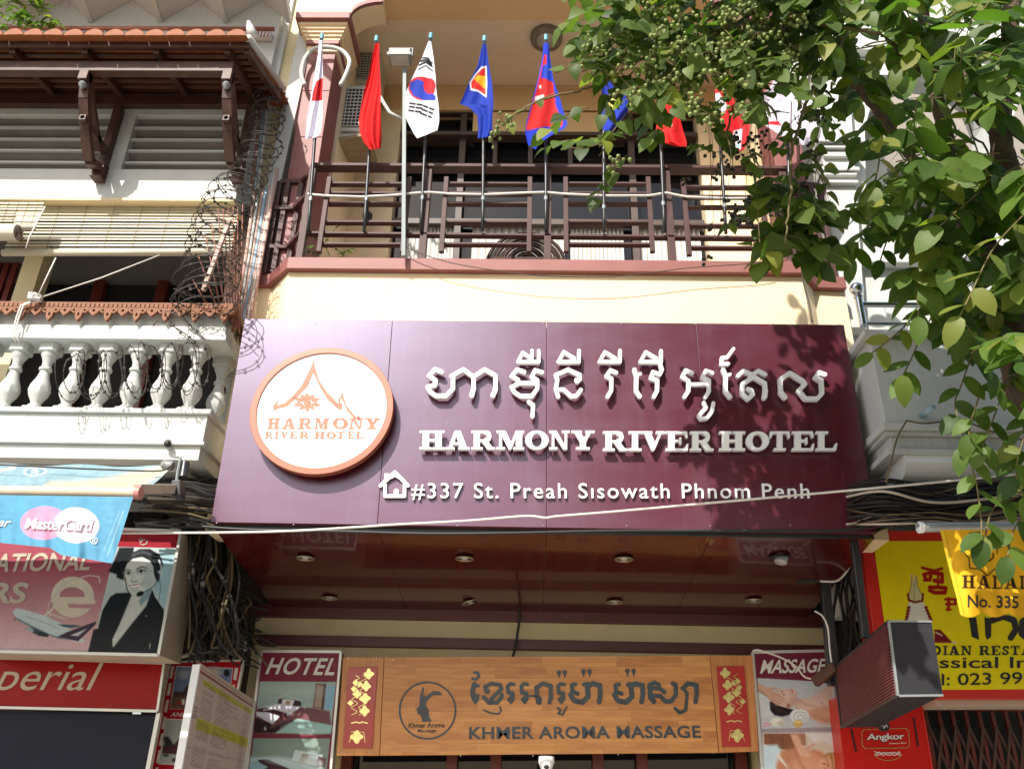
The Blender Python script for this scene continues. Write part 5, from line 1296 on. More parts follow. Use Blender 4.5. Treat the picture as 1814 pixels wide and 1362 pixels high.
# beer light box
qa = [(1482, 1235), (1630, 1235), (1662, 1420), (1502, 1420)]
p = Paint(qa, 1.1, (196, 30, 24)); gx = lambda u, v: cm(u, v)
t = lightbox('beer_light_box', 'bright red beer light box with white lettering beside the folding gate', qa, 6.95, .3, p, side_m='redbox', fw=.012, frame_m='redbox')
rr_ = [('l', G_((1240,715),(1570,705),(1590,730),(1598,835),(1580,858),(1250,862),(1228,840),(1222,735),(1240,715)), 1.1)]
obj('oval_border', glyph_mb(rr_, (1520, 1285, 1615, 1330), .5, 6.946, .003), M['gold'], t)
obj('crest', glyph_mb([('e', (*cm(1398, 690), 10.5, 9))], (1550, 1272, 1580, 1298), .6, 6.944, .004), M['ind'], t)
obj('crest_mark', glyph_mb([('l', G_((1375,690),(1390,675),(1398,705),(1415,678),(1425,695)), 1.2)], (1550, 1272, 1580, 1298), .4, 6.939, .002), M['whitec'], t)
for mb in text_parts('angkor', G_((1268,748),(1552,742),(1562,805),(1262,812)), 6.940, .004, True): obj('letter', mb, M['whitec'], t)
for mb in text_parts('angkor', G_((1262,752),(1558,746),(1568,812),(1254,820)), 6.944, .003): obj('letter_shadow', mb, M['ind'], t)
for mb in text_parts('pb', G_((1440,818),(1575,812),(1577,824),(1442,830)), 6.944, .003): obj('caption', mb, M['whitec'], t)
sq = [('l', G_(*[(1325+d*17+6*math.sin(d*2), 885+18*abs(math.sin(d*1.7))) for d in range(13)]), 1.5), ('l', G_(*[(1325+d*17, 912-6*math.cos(d*2.4)) for d in range(13)]), 1.2)]
obj('khmer_caption', glyph_mb(sq, (1545, 1322, 1605, 1345), .4, 6.946, .003), M['whitec'], t)
obj('arc_ornament', glyph_mb([('l', G_(*[(1430+110*math.cos(a), 895+62*math.sin(a)) for a in [.25+i*.22 for i in range(13)]]), 1.0)], (1540, 1325, 1605, 1352), .5, 6.946, .003), M['gold'], t)
for a, b in (((1140,710),(1180,890)), ((1630,620),(1665,845))): obj('slot', MB().beam(P(*cm(*a), 6.943), P(*cm(*b), 6.943), .012, .006, (0, 1, 0)), M['dark'], t)

# ================================================================== left shop signs
# travel agency light box
YT = 6.15
qt = [(-70, 930), (321, 940), (281, 1160), (-70, 1152)]
d7, d4, d3 = crop(160, 940, 5.678), crop(0, 1000, 3.7625), crop(0, 700, 3.406)
A7 = lambda *p: [d7(*t) for t in p]; A4 = lambda *p: [d4(*t) for t in p]; A3 = lambda *p: [d3(*t) for t in p]
p = Paint(qt, .85, (156, 74, 88)); p.vgrad(1000, 1160, (214, 184, 186), .9)
p.poly([(205, 900), (330, 900), (330, 972), (200, 968)], (150, 26, 40))
p.poly([(205, 968), (318, 971), (281, 1162), (160, 1158)], (178, 192, 192))
p.poly(A7((290,165),(440,165),(420,420),(340,500),(260,470),(265,440),(180,410),(225,320)), (18,22,26), 1.5)
p.poly(A7((700,180),(860,180),(740,800),(640,560),(700,450)), (150,186,196), 2); p.ell(*d7(810, 300), 3, 4, (110,150,170), 1.2)
# neck and chest
p.poly(A7((415,600),(610,560),(640,640),(540,760),(400,940),(235,1160),(215,1100),(290,960),(380,790)), (196,200,196), .9)
p.poly(A7((540,600),(620,570),(620,650),(500,760),(490,700)), (120,150,156), 2)
# face
p.ell(*d7(478, 430), 23.5, 34, (206,212,206), .9, 6); p.poly(A7((350,400),(370,560),(420,640),(490,660),(560,600),(620,500),(630,330),(500,250),(360,340)), (206,212,206), .9)
p.poly(A7((560,330),(640,330),(640,500),(560,600),(530,560)), (178,192,192), 2.2)
# hair
p.poly(A7((345,400),(352,300),(400,230),(500,180),(600,180),(700,240),(735,330),(700,480),(668,510),(640,440),(632,360),(600,300),(520,262),(430,280),(370,330)), (24,26,30), .9)
p.line(A7((420,255),(520,215),(620,240)), 1.2, (70,76,80), 1)
# features
p.ell(*d7(372, 520), 5, 8, (222, 226, 220), 5, 0, .8); p.ell(*d7(560, 500), 7, 9, (168, 186, 188), 6, 0, .7); p.ell(*d7(470, 620), 10, 4, (160, 178, 178), 5, 0, .7)
p.ell(*d7(380, 420), 6.5, 4.5, (128, 140, 142), 3.5, 0, .8); p.ell(*d7(512, 402), 8.5, 5, (122, 136, 140), 3.8, -8, .8)
p.line(A7((352,402),(376,388),(404,398)), 1.5, (48, 50, 54), .9); p.line(A7((468,384),(512,358),(566,374)), 1.9, (44, 46, 50), .9)
p.ell(*d7(382, 428), 4.0, 2.2, (225, 228, 226), .9); p.ell(*d7(383, 427), 2.3, 2.4, (22, 24, 28), .9); p.line(A7((360,426),(380,413),(404,424)), 1.4, (20, 22, 26), .8)
p.ell(*d7(512, 410), 5.4, 2.6, (225, 228, 226), .9, -6); p.ell(*d7(512, 408), 2.9, 2.8, (22, 24, 28), .9); p.line(A7((478,412),(510,391),(548,402)), 1.7, (18, 20, 24), .8); p.line(A7((548,402),(556,396)), 1.2, (20, 22, 26), .7)
p.line(A7((438,420),(424,470),(414,498)), 1.6, (170, 182, 180), 1.6); p.ell(*d7(420, 508), 2.0, 1.2, (90, 92, 94), .9); p.ell(*d7(456, 508), 2.4, 1.2, (100, 104, 106), .9); p.line(A7((414,500),(432,520),(462,506)), 1.2, (146, 156, 156), 1.1)
p.line(A7((375,530),(382,552)), 1.2, (160, 172, 172), 1.4); p.line(A7((535,505),(528,545)), 1.6, (150, 166, 168), 1.6)
p.poly(A7((384,546),(430,542),(470,535),(518,524),(500,560),(462,576),(420,574),(398,564)), (140, 104, 106), .8); p.poly(A7((396,550),(450,550),(508,534),(490,560),(450,570),(412,566)), (240, 242, 238), .7)
p.line(A7((405,590),(440,600),(480,592)), 1.2, (150, 160, 160), 1.6)
p.line(A7((352,470),(362,560),(380,610),(412,650)), 2.2, (44, 36, 44), 1.0); p.line(A7((640,300),(668,420),(672,500)), 2.0, (60, 66, 74), 1.4, .6); p.line(A7((430,240),(520,205),(640,250)), 2.6, (84, 92, 98), 2.4, .7); p.line(A7((400,290),(470,235),(560,225)), 1.2, (60, 64, 70), 1.2)
# jacket
p.poly(A7((200,660),(260,625),(385,620),(415,650),(370,760),(290,950),(222,1090),(225,1165),(240,1165),(410,940),(560,760),(625,590),(650,660),(740,790),(740,1100),(700,1240),(-30,1240),(30,990),(75,980),(120,800)), (20,24,32), .9)
p.line(A7((620,600),(560,760),(400,960),(235,1165)), .9, (52,56,66), .6); p.line(A7((395,650),(340,800),(225,1080)), .9, (50,54,62), .6)
p.ell(*d7(562, 855), 1.2, 1.2, (120,140,150), .6); p.line(A7((602,1130),(596,1180)), .9, (200,206,210), .5)
# headset
p.line(A7((690,290),(712,360),(716,430)), 2.4, (186,200,206), .8); p.ell(*d7(700, 440), 5, 7.5, (170,190,198), .8); p.ell(*d7(678, 460), 4, 8, (30,32,38), .8)
p.line(A7((690,500),(620,570),(520,625)), 1.5, (60,78,88), .6); p.ell(*d7(500, 632), 7.2, 4.4, (14,16,20), .7, -25); p.line(A7((700,500),(708,600),(685,710)), 1.0, (50,60,70), .6)
# internet letter
p.prims([('l', [(*d4(585,195),)]+A4((600,255),(455,255),(360,255)), 9.5)][:0]+[('e', (*d4(485, 215), 38, 36)), ('-', ('e', (*d4(480, 205), 22, 15))), ('-', ('p', A4((450,262),(660,262),(660,292),(460,286)))), ('p', A4((400,215),(620,215),(640,258),(400,258)))], (206, 196, 178))
p.line(A4((300,370),(330,250),(440,120),(590,70),(660,80),(665,120)), 2.0, (200,180,172), .8); p.line(A4((290,350),(345,300),(380,250)), 4, (206,196,178), .8); p.line(A4((300,380),(340,330),(440,360)), 3, (200,184,176), 1)
# aeroplane
p.poly(A4((82,315),(110,290),(165,300),(300,340),(430,400),(560,500),(555,522),(470,505),(330,460),(200,400),(105,348)), (186,200,202), .8)
p.poly(A4((100,345),(200,398),(330,460),(470,505),(380,490),(250,440),(120,372)), (110,132,140), .8); p.poly(A4((380,395),(500,400),(545,410),(470,420),(430,415)), (60,84,104), .7)
p.poly(A4((440,450),(640,376),(640,395),(520,510),(380,480)), (62,44,66), .8); p.poly(A4((470,470),(580,425),(520,475)), (190,186,190), .7); p.poly(A4((165,425),(210,415),(330,465),(320,482),(260,475)), (56,66,76), .8)
p.ell(*d4(200, 432), 7, 3.4, (150,166,170), .7, 20); p.ell(*d4(285, 462), 9, 3.6, (40,46,56), .7, 15); p.line(A4((100,350),(97,375)), 1.5, (30,34,40), .5)
p.line(A4((180,345),(300,385),(400,430)), .8, (100,116,124), .5); p.noise(.03, 4)
tb = lightbox('travel_light_box', 'pink travel agency light box with a smiling woman wearing a headset', qt, YT, .42, p)
for mb in text_parts('ational', [(-34, 981), (165, 977), (158, 1010), (-42, 1014)], YT-.004, .003): obj('lettering', mb, M['boxside'], tb)
for mb in text_parts('rs', [(-46, 1031), (52, 1031), (46, 1069), (-52, 1069)], YT-.004, .003): obj('lettering', mb, M['boxside'], tb)
for mb in text_parts('q', A4((135,316),(215,345),(215,362),(132,334)), YT-.004, .002): obj('lettering', mb, M['ind'], tb)
sqg = [('l', A3((838,870),(850,885),(870,870),(890,880),(885,895),(865,903),(845,895)), 1.5), ('l', A3((850,862),(862,874)), 1.2)]
obj('khmer_letter', glyph_mb(sqg, (243, 948, 264, 970), .4, YT-.004, .003), M['boxside'], tb)
# crimson shop sign
YI = 6.6
ql = [(-70, 1162), (291, 1174), (279, 1259), (-70, 1251)]
p = Paint(ql, 1.2, (150, 0, 6))
cs_ = lightbox('crimson_sign', 'crimson shop sign with thin slanting white letters below the travel light box', ql, YI, .1, p, fw=.02)
for mb in text_parts('peri', [(3, 1172), (184, 1174), (166, 1238), (-17, 1238)], YI-.004, .003): obj('lettering', mb, M['boxside'], cs_)
obj('dark_window', MB().slab([(-70, 1258), (276, 1265), (243, 1430), (-70, 1430)], 6.68, .04), mat('navy_glass', (.012, .014, .03), .35, spec=.15), label='dark navy window below the crimson shop sign', cat='window')
obj('window_frame', MB().slab([(277, 1262), (284, 1262), (252, 1430), (244, 1430)], 6.62, .05), M['alum'], label='thin white upright frame beside the dark navy window', cat='frame')
# temple tour poster
YP = 6.95
qp = [(302, 1172), (431, 1169), (385, 1420), (251, 1420)]
e6 = crop(240, 1140, 6.133); A6 = lambda *p: [e6(*t) for t in p]
p = Paint(qp, .9, (176, 18, 34))
for k in range(8):
    f = k*.125
    for xx0 in ((400-24*0, 0),):
        x = 395-f*1.0*230; y = 240+k*183
        p.poly(A6((x,y),(x+28,y+2),(x+2,y+135),(x-28,y+133)), (226,222,208))
        x = 1100-k*36; p.poly(A6((x-20,y+20),(x+16,y+22),(x-6,y+150),(x-38,y+148)), (226,222,208))
p.poly(A6((445,240),(1060,262),(1000,720),(372,705)), (232,224,216)); p.poly(A6((452,248),(1054,270),(994,712),(380,698)), (112,128,164)); p.ell(*e6(520, 330), 12, 8, (170,176,186), 4); p.ell(*e6(850, 300), 14, 7, (196,190,186), 4)
p.poly(A6((415,515),(520,520),(545,470),(570,440),(600,480),(600,712),(380,698)), (78,56,52), 1); p.poly(A6((395,580),(600,560),(590,712),(380,698)), (112,84,66), 1.5); p.poly(A6((505,600),(535,600),(530,660),(505,660)), (220,214,206)); p.poly(A6((450,620),(495,625),(490,650),(450,650)), (170,40,40))
p.ell(*e6(990, 315), 5.5, 6.5, (30,36,44), 1.2); p.line(A6((985,350),(975,440)), 1.0, (60,60,70), .6)
p.poly(A6((335,812),(960,830),(900,1330),(245,1305)), (232,224,216)); p.poly(A6((342,820),(950,838),(890,1322),(252,1298)), (170,176,168)); p.poly(A6((300,1100),(420,1090),(500,990),(560,960),(700,1190),(500,1200),(290,1190)), (84,44,48), 1.2); p.poly(A6((300,1010),(350,1000),(390,1050),(420,1100),(320,1120)), (48,52,50), 2); p.ell(*e6(330, 1210), 5, 2.4, (60,70,66), 1); p.ell(*e6(430, 1260), 6, 4, (52,66,60), 1)
p.noise(.05, 3)
tp = lightbox('temple_poster', 'red framed tour poster with temple photographs and white dashes', qp, YP, .06, p, fw=.016, cat='poster')
for mb in text_parts('ango', A6((395,740),(720,752),(710,800),(380,788)), YP-.004, .002): obj('caption', mb, M['cablew'], tp)
# price list board at right angles to the wall
pn0, pn1 = P(352, 1180, 5.95), P(331, 1400, 5.95)
pf0, pf1 = P(449, 1247, 7.05), P(438, 1450, 7.05)
mb0 = thing('price_board', 'white price list board with green bands standing out from the wall', 'price board', pn1)
obj('panel', MB().prism([pn0, pf0, Vector((pf0.x, pf0.y, pn1.z)), Vector((pn0.x, pn0.y, pn1.z))], (-.03, 0, 0)), M['boxside'], mb0)
uq = [(0, 0), (1, 0), (1, 1), (0, 1)]
U, V = np.meshgrid(np.linspace(0, 1, 100), np.linspace(0, 1, 150))
p = Paint(uq, .01, (196, 176, 170), xy=(U, V)); rr0 = random.Random(4)
p.put(np.abs(V-.03)-.010, (120, 50, 60), .004)
for y0, y1 in ((.075, .125), (.40, .50), (.83, .87)): p.put(np.maximum(np.abs(V-(y0+y1)/2)-(y1-y0)/2, .10-U), (176, 176, 60), .004)
for k in range(44):
    y = .08+k*.0205
    for (ua, ub) in ((.12, .30), (.36, .36+rr0.uniform(.15, .42)), (.84, .93)):
        if rr0.random() < .12: continue
        d = np.maximum(np.maximum(ua-U, U-ub), np.abs(V-y)-.0042); n_ = ((np.sin(U*210+k*7)+np.sin(U*97+k*3)) > -.4)
        p.put(np.where(n_, d, 1), (70, 60, 80), .006, .85)
for ua, y in ((.02, .33), (.02, .36), (.02, .39), (.02, .41)): p.put(np.maximum(np.maximum(ua-U, U-ua-.07), np.abs(V-y)-.004), (90, 80, 96), .006)
p.put(np.abs(V-.66)-.002, (110, 90, 100), .003)
nx_ = Vector((.003, 0, 0))
obj('print', p.mesh('print', lambda u, v: pn0.lerp(pf0, u).lerp(Vector((pn0.lerp(pf0, u).x, pn0.lerp(pf0, u).y, pn1.z)), v)+Vector((.002, 0, 0))), M['prt'], mb0)
obj('edge_strip', MB().prism([pn0+Vector((-.036, -.02, .01)), pn0+Vector((.014, -.02, .01)), Vector((pn0.x+.014, pn0.y-.02, pn1.z)), Vector((pn0.x-.036, pn0.y-.02, pn1.z))], (0, .02, 0)), M['whitec'], mb0)
obj('edge_strip', MB().beam(pf0+Vector((0, 0, .01)), Vector((pf0.x, pf0.y, pn1.z)), .03, .02, (0, 1, 0)), M['alum'], mb0)
obj('edge_strip', MB().beam(pn0+Vector((0, 0, .012)), pf0+Vector((0, 0, .012)), .03, .015), M['boxside'], mb0)

# ================================================================== awning with card logos
YV = 4.75
aw = thing('blue_awning', 'faded blue cloth awning with card company logo hanging under the left balcony', 'awning', P(0, 880, YV))
a0, a1 = P(-600, 815, 5.60), P(306, 826, 5.60); b0, b1 = P(-600, 862, YV+.03), P(242, 868, YV+.03)
zA = (a0.z+a1.z)/2; zB_ = (b0.z+b1.z)/2
nu, nv = 400, 24
pxs = np.zeros((nv, nu)); pys = np.zeros((nv, nu)); pos = []
Uu, Vv = np.meshgrid(np.linspace(0, 1, nu), np.linspace(0, 1, nv))
PXs, PYs = bil([(-600, 815), (306, 826), (242, 868), (-600, 862)], Uu, Vv)
p = Paint(None, 1.2, (130, 160, 172), xy=(PXs, PYs))
p.ell(65, 831, 20, 7, (196, 210, 214)); p.ell(65, 831, 17, 5.2, (106, 140, 156)); p.line([(58, 835), (60, 828), (68, 828), (70, 831), (62, 832), (72, 836)], 1.6, (196, 210, 214))
p.line([(-60, 858), (0, 832), (30, 826)], 3, (190, 190, 180), 1.5)
p.poly([(70, 866), (90, 850), (160, 845), (220, 838), (306, 826), (262, 845), (240, 858), (170, 862)], (226, 200, 150), 6, .8); p.noise(.08, 3)
i_ = {}
def awn(x, y):
    # invert by lookup
    return None
ms = bpy.data.meshes.new('cloth_top')
vs = []
for j in range(nv):
    for i in range(nu):
        u, v = i/(nu-1), j/(nv-1); A_ = a0.lerp(a1, u); B2 = b0.lerp(b1, u); q = A_.lerp(B2, v); q.z += -.03*math.sin(math.pi*v)+.008*math.sin(u*40+v*4); vs.append(tuple(q))
idx = np.arange(nu*nv).reshape(nv, nu); fcs = np.stack([idx[:-1, :-1], idx[1:, :-1], idx[1:, 1:], idx[:-1, 1:]], -1).reshape(-1, 4).tolist()
ms.from_pydata(vs, [], fcs); at_ = ms.color_attributes.new('Col', 'FLOAT_COLOR', 'POINT'); cc_ = np.ones((nu*nv, 4), np.float32); cc_[:, :3] = p.C.reshape(-1, 3); at_.data.foreach_set('color', cc_.ravel())
obj('cloth_top', ms, M['prtc'], aw, smooth='all')
obj('front_bar', MB().tube([P(-600, 862, YV), P(243, 873, YV)], .034, 12), mat('dirty_cream_bar', (.56, .48, .36), .5, var=.2, dirt=.4, scale=4), aw, smooth=True)
obj('bar_end', MB().lathe(P(241, 873, YV), [(.036, 0), (.04, .0), (.04, .03), (.02, .034)], 14, (1, 0, 0)), mat('pink_cap', (.5, .2, .18), .5), aw, smooth=True)
# valance
def wv(x, y):
    v = min(max((y-872)/110, 0), 1); return .014*math.sin(x*.085+.4*math.sin(y*.05))*v+.009*math.sin(x*.21+1)*v
on_valance = lambda x, y: P(x, y, YV-.045+wv(x, y))
def hem(x): return float(np.interp(x, [-90, 0, 88, 109, 150, 191, 199, 240], [945, 961, 970, 983, 989, 996.5, 997, 997]))
nu, nv = 500, 84
Uu, Vv = np.meshgrid(np.linspace(0, 1, nu), np.linspace(0, 1, nv))
bx = -600+(199+600)*Uu; by = np.interp(bx, [-600, 0, 88, 109, 150, 191, 199], [950, 961, 970, 983, 989, 996.5, 997])
txx = -600+(236+600)*Uu; tyy = np.interp(txx, [-600, 236], [868, 880])
PXs = txx*(1-Vv)+bx*Vv; PYs = tyy*(1-Vv)+by*Vv
p = Paint(None, 1.2, (92, 156, 190), xy=(PXs, PYs))
p.poly([(190, 880), (240, 880), (200, 1000), (150, 990)], (96, 150, 180), 8, .5); p.line([(218, 905), (190, 985)], 1.0, (170, 200, 214), 1); p.line([(212, 905), (184, 975)], .8, (160, 194, 210), 1)
p.ell(78, 926, 42, 29.5, (232, 150, 180), .8, -4); p.ell(135, 930, 40.5, 31.5, (226, 206, 216), .8, 2); p.noise(.05, 5)
vs = []
for j in range(nv):
    for i in range(nu):
        q = P(float(PXs[j, i]), float(PYs[j, i]), YV-.04+wv(float(PXs[j, i]), float(PYs[j, i]))); vs.append(tuple(q))
ms = bpy.data.meshes.new('valance'); idx = np.arange(nu*nv).reshape(nv, nu)
ms.from_pydata(vs, [], np.stack([idx[:-1, :-1], idx[1:, :-1], idx[1:, 1:], idx[:-1, 1:]], -1).reshape(-1, 4).tolist()); at_ = ms.color_attributes.new('Col', 'FLOAT_COLOR', 'POINT'); cc_ = np.ones((nu*nv, 4), np.float32); cc_[:, :3] = p.C.reshape(-1, 3); at_.data.foreach_set('color', cc_.ravel())
obj('valance', ms, M['prtc'], aw, smooth='all')
for mb in text_parts('mc', [(44, 917), (166, 919), (166, 941), (44, 936)], YV-.064, .001, mp=lambda x, y: on_valance(x, y)-Vector((0, .002, 0))): obj('lettering', mb, mat('faded_white_print', (.8, .74, .78), .7), aw)
for mb in text_parts('mc', [(45, 918.5), (167, 920.5), (167, 942.5), (45, 937.5)], YV-.060, .001, mp=on_valance): obj('lettering_shadow', mb, mat('faded_violet_print', (.42, .30, .40), .7), aw)
for mb in text_parts('er', [(-10, 920), (21, 921), (17, 933), (-14, 932)], YV-.060, .001, mp=on_valance): obj('lettering', mb, M['cablew'], aw)
obj('trademark', glyph_mb([('e', (166.5, 957, 6.6, 6.4)), ('-', ('e', (166.5, 957, 5.4, 5.2))), ('l', [(164.5, 960.5), (164.5, 953.5), (167.5, 953.5), (169, 955.2), (167.5, 957), (164.5, 957)], .9), ('l', [(166.5, 957), (169, 960.5)], .9)], (158, 949, 175, 965), .35, YV-.058, .001, mp=on_valance), M['cablew'], aw)
obj('arm', MB().beam(P(243, 866, YV+.05), P(310, 866, 5.4), .05, .06), M['boxside'], aw, bevel=.004)
cl = thing('cable_clamp', 'black cable clamp and junction parts under the left balcony corner', 'clamp', P(318, 850, 5.4))
obj('clamp_box', MB().slab([(302, 850), (320, 848), (320, 878), (303, 878)], 5.35, .1), M['blackm'], cl, bevel=.01)
obj('insulator', MB().tube([P(328, 820, 5.4), P(324, 846, 5.38)], .03, 10), M['blackm'], cl, smooth=True)
obj('bolt', MB().tube([P(308, 809, 5.36), P(320, 811, 5.36), P(314, 842, 5.36), P(311, 870, 5.36)], .01, 6), M['metal'], cl)
obj('insulator', MB().lathe(P(306, 826, 5.38), [(.03, 0), (.036, .02), (.03, .04), (.036, .06), (.02, .08)], 12, (-1, 0, .2)), M['grey'], cl, smooth=True)

# ================================================================== right hand signs
YY = 6.6
rs = thing('restaurant_sign', 'yellow restaurant sign with red surround behind the amber banner', 'sign', P(1700, 1220, YY))
obj('surround', MB().slab([(1524, 940), (1860, 940), (1860, 1237), (1562, 1237)], YY+.0, .25), M['redbox'], rs, bevel=.004)
c4r = crop(1400, 1000, 3.763); c3r = crop(1400, 750, 4.256)
qy = [(1547, 958), (1850, 958), (1850, 1220), (1583, 1222)]
p = Paint(qy, .9, (236, 218, 18))
R4 = lambda *q: [c4r(*t) for t in q]
p.poly(R4((800,70),(812,62),(822,110),(830,66),(845,80),(850,140),(880,210),(870,245),(800,245),(790,200),(805,140)), (206,200,150), .8); p.line(R4((812,70),(805,140),(785,215)), 1.2, (120,26,24), .6); p.line(R4((838,75),(848,140),(885,215)), 1.2, (120,26,24), .6)
p.line(R4((826,110),(826,240)), .8, (120,26,24), .6); p.poly(R4((790,250),(890,250),(930,370),(770,370)), (222,220,206), .8)
p.line(R4((785,195),(790,235),(830,250),(880,240),(885,195)), 4.0, (120,20,24), .7)
for k in range(5): p.ell(*c4r(790-k*4, 285+k*20), 3.4, 3.0, (120,20,24), .6); p.ell(*c4r(905+k*8, 285+k*20), 3.4, 3.0, (120,20,24), .6)
p.line(R4((880,20),(960,40),(1010,25)), 5.4, (168,24,20), .7); p.line(R4((905,95),(890,65),(940,50),(930,100),(895,100)), 6.6, (168,24,20), .7); p.line(R4((960,55),(1010,60),(1012,115),(960,105)), 7.5, (168,24,20), .7); p.line(R4((930,150),(990,150),(1035,155),(1030,185),(960,185),(930,170)), 7.5, (168,24,20), .7); p.line(R4((985,50),(985,150)), 4.5, (168,24,20), .7)
p.line(R4((1055,225),(1055,300)), 6.0, (176,30,24), .6); p.line(R4((1035,230),(1100,230),(1100,262),(1040,262)), 5.1, (176,30,24), .6); p.line(R4((1040,298),(1072,298)), 3.6, (176,30,24), .6)
p.poly(R4((960,430),(1000,430),(1085,520),(960,520)), (124,26,40), .8); p.line(R4((970,450),(1010,470)), 2, (210,200,170), .7); p.line(R4((975,490),(1040,500)), 1.5, (90,14,24), .6); p.line(R4((1080,515),(1105,520)), 2.5, (206,206,190), .8)
obj('print', p.mesh('print', lambda x, y: P(x, y, YY-.003)), M['prtg'], rs)
brush = [('p', R4((1190,350),(1238,350),(1258,500),(1210,480))), ('p', R4((1295,350),(1340,360),(1338,480),(1312,500),(1300,470))), ('l', R4((1340,372),(1420,345),(1490,370),(1505,430),(1470,485)), 11), ('l', R4((1590,345),(1545,380),(1540,460),(1580,495),(1640,480),(1650,420),(1610,360)), 10)]
obj('lettering', glyph_mb(brush, (1714, 1090, 1845, 1135), .6, YY-.004, .003), M['ind'], rs)
xx = 1652
for chh, wd in (('D', 17), ('I', 8.5), ('A', 20), ('N', 20), (' ', 9), ('R', 20), ('E', 17), ('S', 14), ('T', 17), ('A', 20)):
    if chh != ' ':
        obj('letter', glyph_mb(serif(chh, xx, 1143.5, xx+wd-1, 1160), (xx, 1143.5, xx+wd, 1160), .4, YY-.004, .003), M['ind'], rs)
    xx += wd+1.6
for key_, qd in (('ssical', [(1664, 1163), (1822, 1163), (1822, 1183), (1664, 1183)]), ('tel', [(1668, 1193), (1832, 1189), (1832, 1211), (1668, 1214)])):
    for mb in text_parts(key_, qd, YY-.004, .003, True): obj('letter', mb, M['ind'], rs)
obj('awning_box', MB().slab([(1655, 1238), (1870, 1236), (1870, 1249), (1662, 1250)], YY+.1, .3), M['boxside'], rs, bevel=.004)
# amber banner
YH = 5.0
bn = thing('amber_banner', 'amber cloth banner with eight pointed star hanging from a grey pole', 'banner', P(1720, 1090, YH))
obj('pole', MB().tube([P(1626, 934, YH), P(1880, 932, YH)], .03, 12), M['metal'], bn, smooth=True)
obj('pole_end', MB().lathe(P(1626, 934, YH), [(.032, 0), (.036, .005), (.034, .03)], 12, (1, 0, 0)), M['whitec'], bn, smooth=True)
nu, nv = 170, 120
Uu, Vv = np.meshgrid(np.linspace(0, 1, nu), np.linspace(0, 1, nv))
lx_ = 1665+36*Vv; rx_ = 1880+30*Vv
PXs = lx_*(1-Uu)+rx_*Uu
hm = 1088+5*np.abs(np.sin((PXs-1702)/42*math.pi))*-1+4
hm = 1084+9*np.abs(np.sin((PXs-1702+8)/46*math.pi))
PYs = 938*(1-Vv)+hm*Vv
p = Paint(None, 1.1, (240, 182, 36), xy=(PXs, PYs))
p.line([(1669, 940), (1704, 1090)], 3, (236, 196, 60), .8); p.line([(1674, 940), (1708, 1088)], 1.0, (170, 120, 20), .8); p.noise(.03, 6)
def wh(x, y): v = min(max((y-938)/150, 0), 1); return .022*math.sin(x*.07+y*.01)*v+.009*math.sin(x*.17-y*.04)*v
def star8(cx, cy, r, ri): return [(cx+(r if i % 2 == 0 else ri)*math.sin(i*math.pi/8), cy-(r if i % 2 == 0 else ri)*math.cos(i*math.pi/8)) for i in range(16)]
p.line(star8(1749, 975, 44, 35)+star8(1749, 975, 44, 35)[:2], 2.6, (60, 36, 12), .7)
p.line(cr(c3r, [(1385,1000),(1400,1040),(1440,1030),(1500,1035),(1530,1010),(1530,980)]), 3.4, (50, 30, 12), .7); p.line(cr(c3r, [(1450,880),(1490,900),(1460,930),(1420,930)]), 3, (50, 30, 12), .7); p.line(cr(c3r, [(1560,900),(1560,980)]), 2.4, (50, 30, 12), .7)
x = 1704
for i in range(5):
    ch2 = 'HALAL'[i]; wd = (27, 27, 21, 27, 21)[i]
    sp2 = serif(ch2, x, 1018+ .3*i, x+wd-3, 1042+.3*i)
    p.prims(sp2, (46, 28, 14)); x += wd
vs = []
for j in range(nv):
    for i in range(nu): vs.append(tuple(P(float(PXs[j, i]), float(PYs[j, i]), YH-.02+wh(float(PXs[j, i]), float(PYs[j, i])))))
ms = bpy.data.meshes.new('cloth'); idx = np.arange(nu*nv).reshape(nv, nu)
ms.from_pydata(vs, [], np.stack([idx[:-1, :-1], idx[1:, :-1], idx[1:, 1:], idx[:-1, 1:]], -1).reshape(-1, 4).tolist()); at_ = ms.color_attributes.new('Col', 'FLOAT_COLOR', 'POINT'); cc_ = np.ones((nu*nv, 4), np.float32); cc_[:, :3] = p.C.reshape(-1, 3); at_.data.foreach_set('color', cc_.ravel())
obj('cloth', ms, M['prtc'], bn, smooth='all')
for mb in text_parts('no335', [(1714, 1053), (1826, 1056), (1826, 1078), (1714, 1075)], YH-.06, .001, mp=lambda x, y: P(x, y, YH-.023+wh(x, y))): obj('lettering', mb, M['ind'], bn)
# projecting panel box with ribbed side
lb = thing('projecting_box_sign', 'dark grey projecting sign box with fine red ribs on its side', 'sign box', P(1591, 1232, 5.3))
n0, n1, n2, n3 = P(1575, 1100, 5.3), P(1650, 1100.5, 5.3), P(1670.5, 1231, 5.3), P(1591.3, 1232, 5.3)
f0, f3 = P(1479.7, 1183.4, 6.5), P(1491.7, 1288.3, 6.5)
f1, f2 = f0+(n1-n0), f3+(n2-n3)
m = MB(); m.add([n0, n1, n2, n3, f0, f1, f2, f3], [(0, 3, 2, 1), (4, 5, 6, 7), (0, 1, 5, 4), (3, 7, 6, 2), (0, 4, 7, 3), (1, 2, 6, 5)])
obj('box', m, mat('dark_grey_casing', (.024, .024, .028), .7, var=.12, spec=.25), lb)
nrm = (f0-n0).cross(n3-n0).normalized()
if nrm.x > 0: nrm = -nrm
m = MB(); ribm = mat('red_brown_ribs', (.14, .035, .035), .5, var=.2, scale=20)
g0, g1, g2, g3 = [Vector(v) for v in (n0.lerp(f0, .03), f0.lerp(n0, .03), f3.lerp(n3, .03), n3.lerp(f3, .03))]
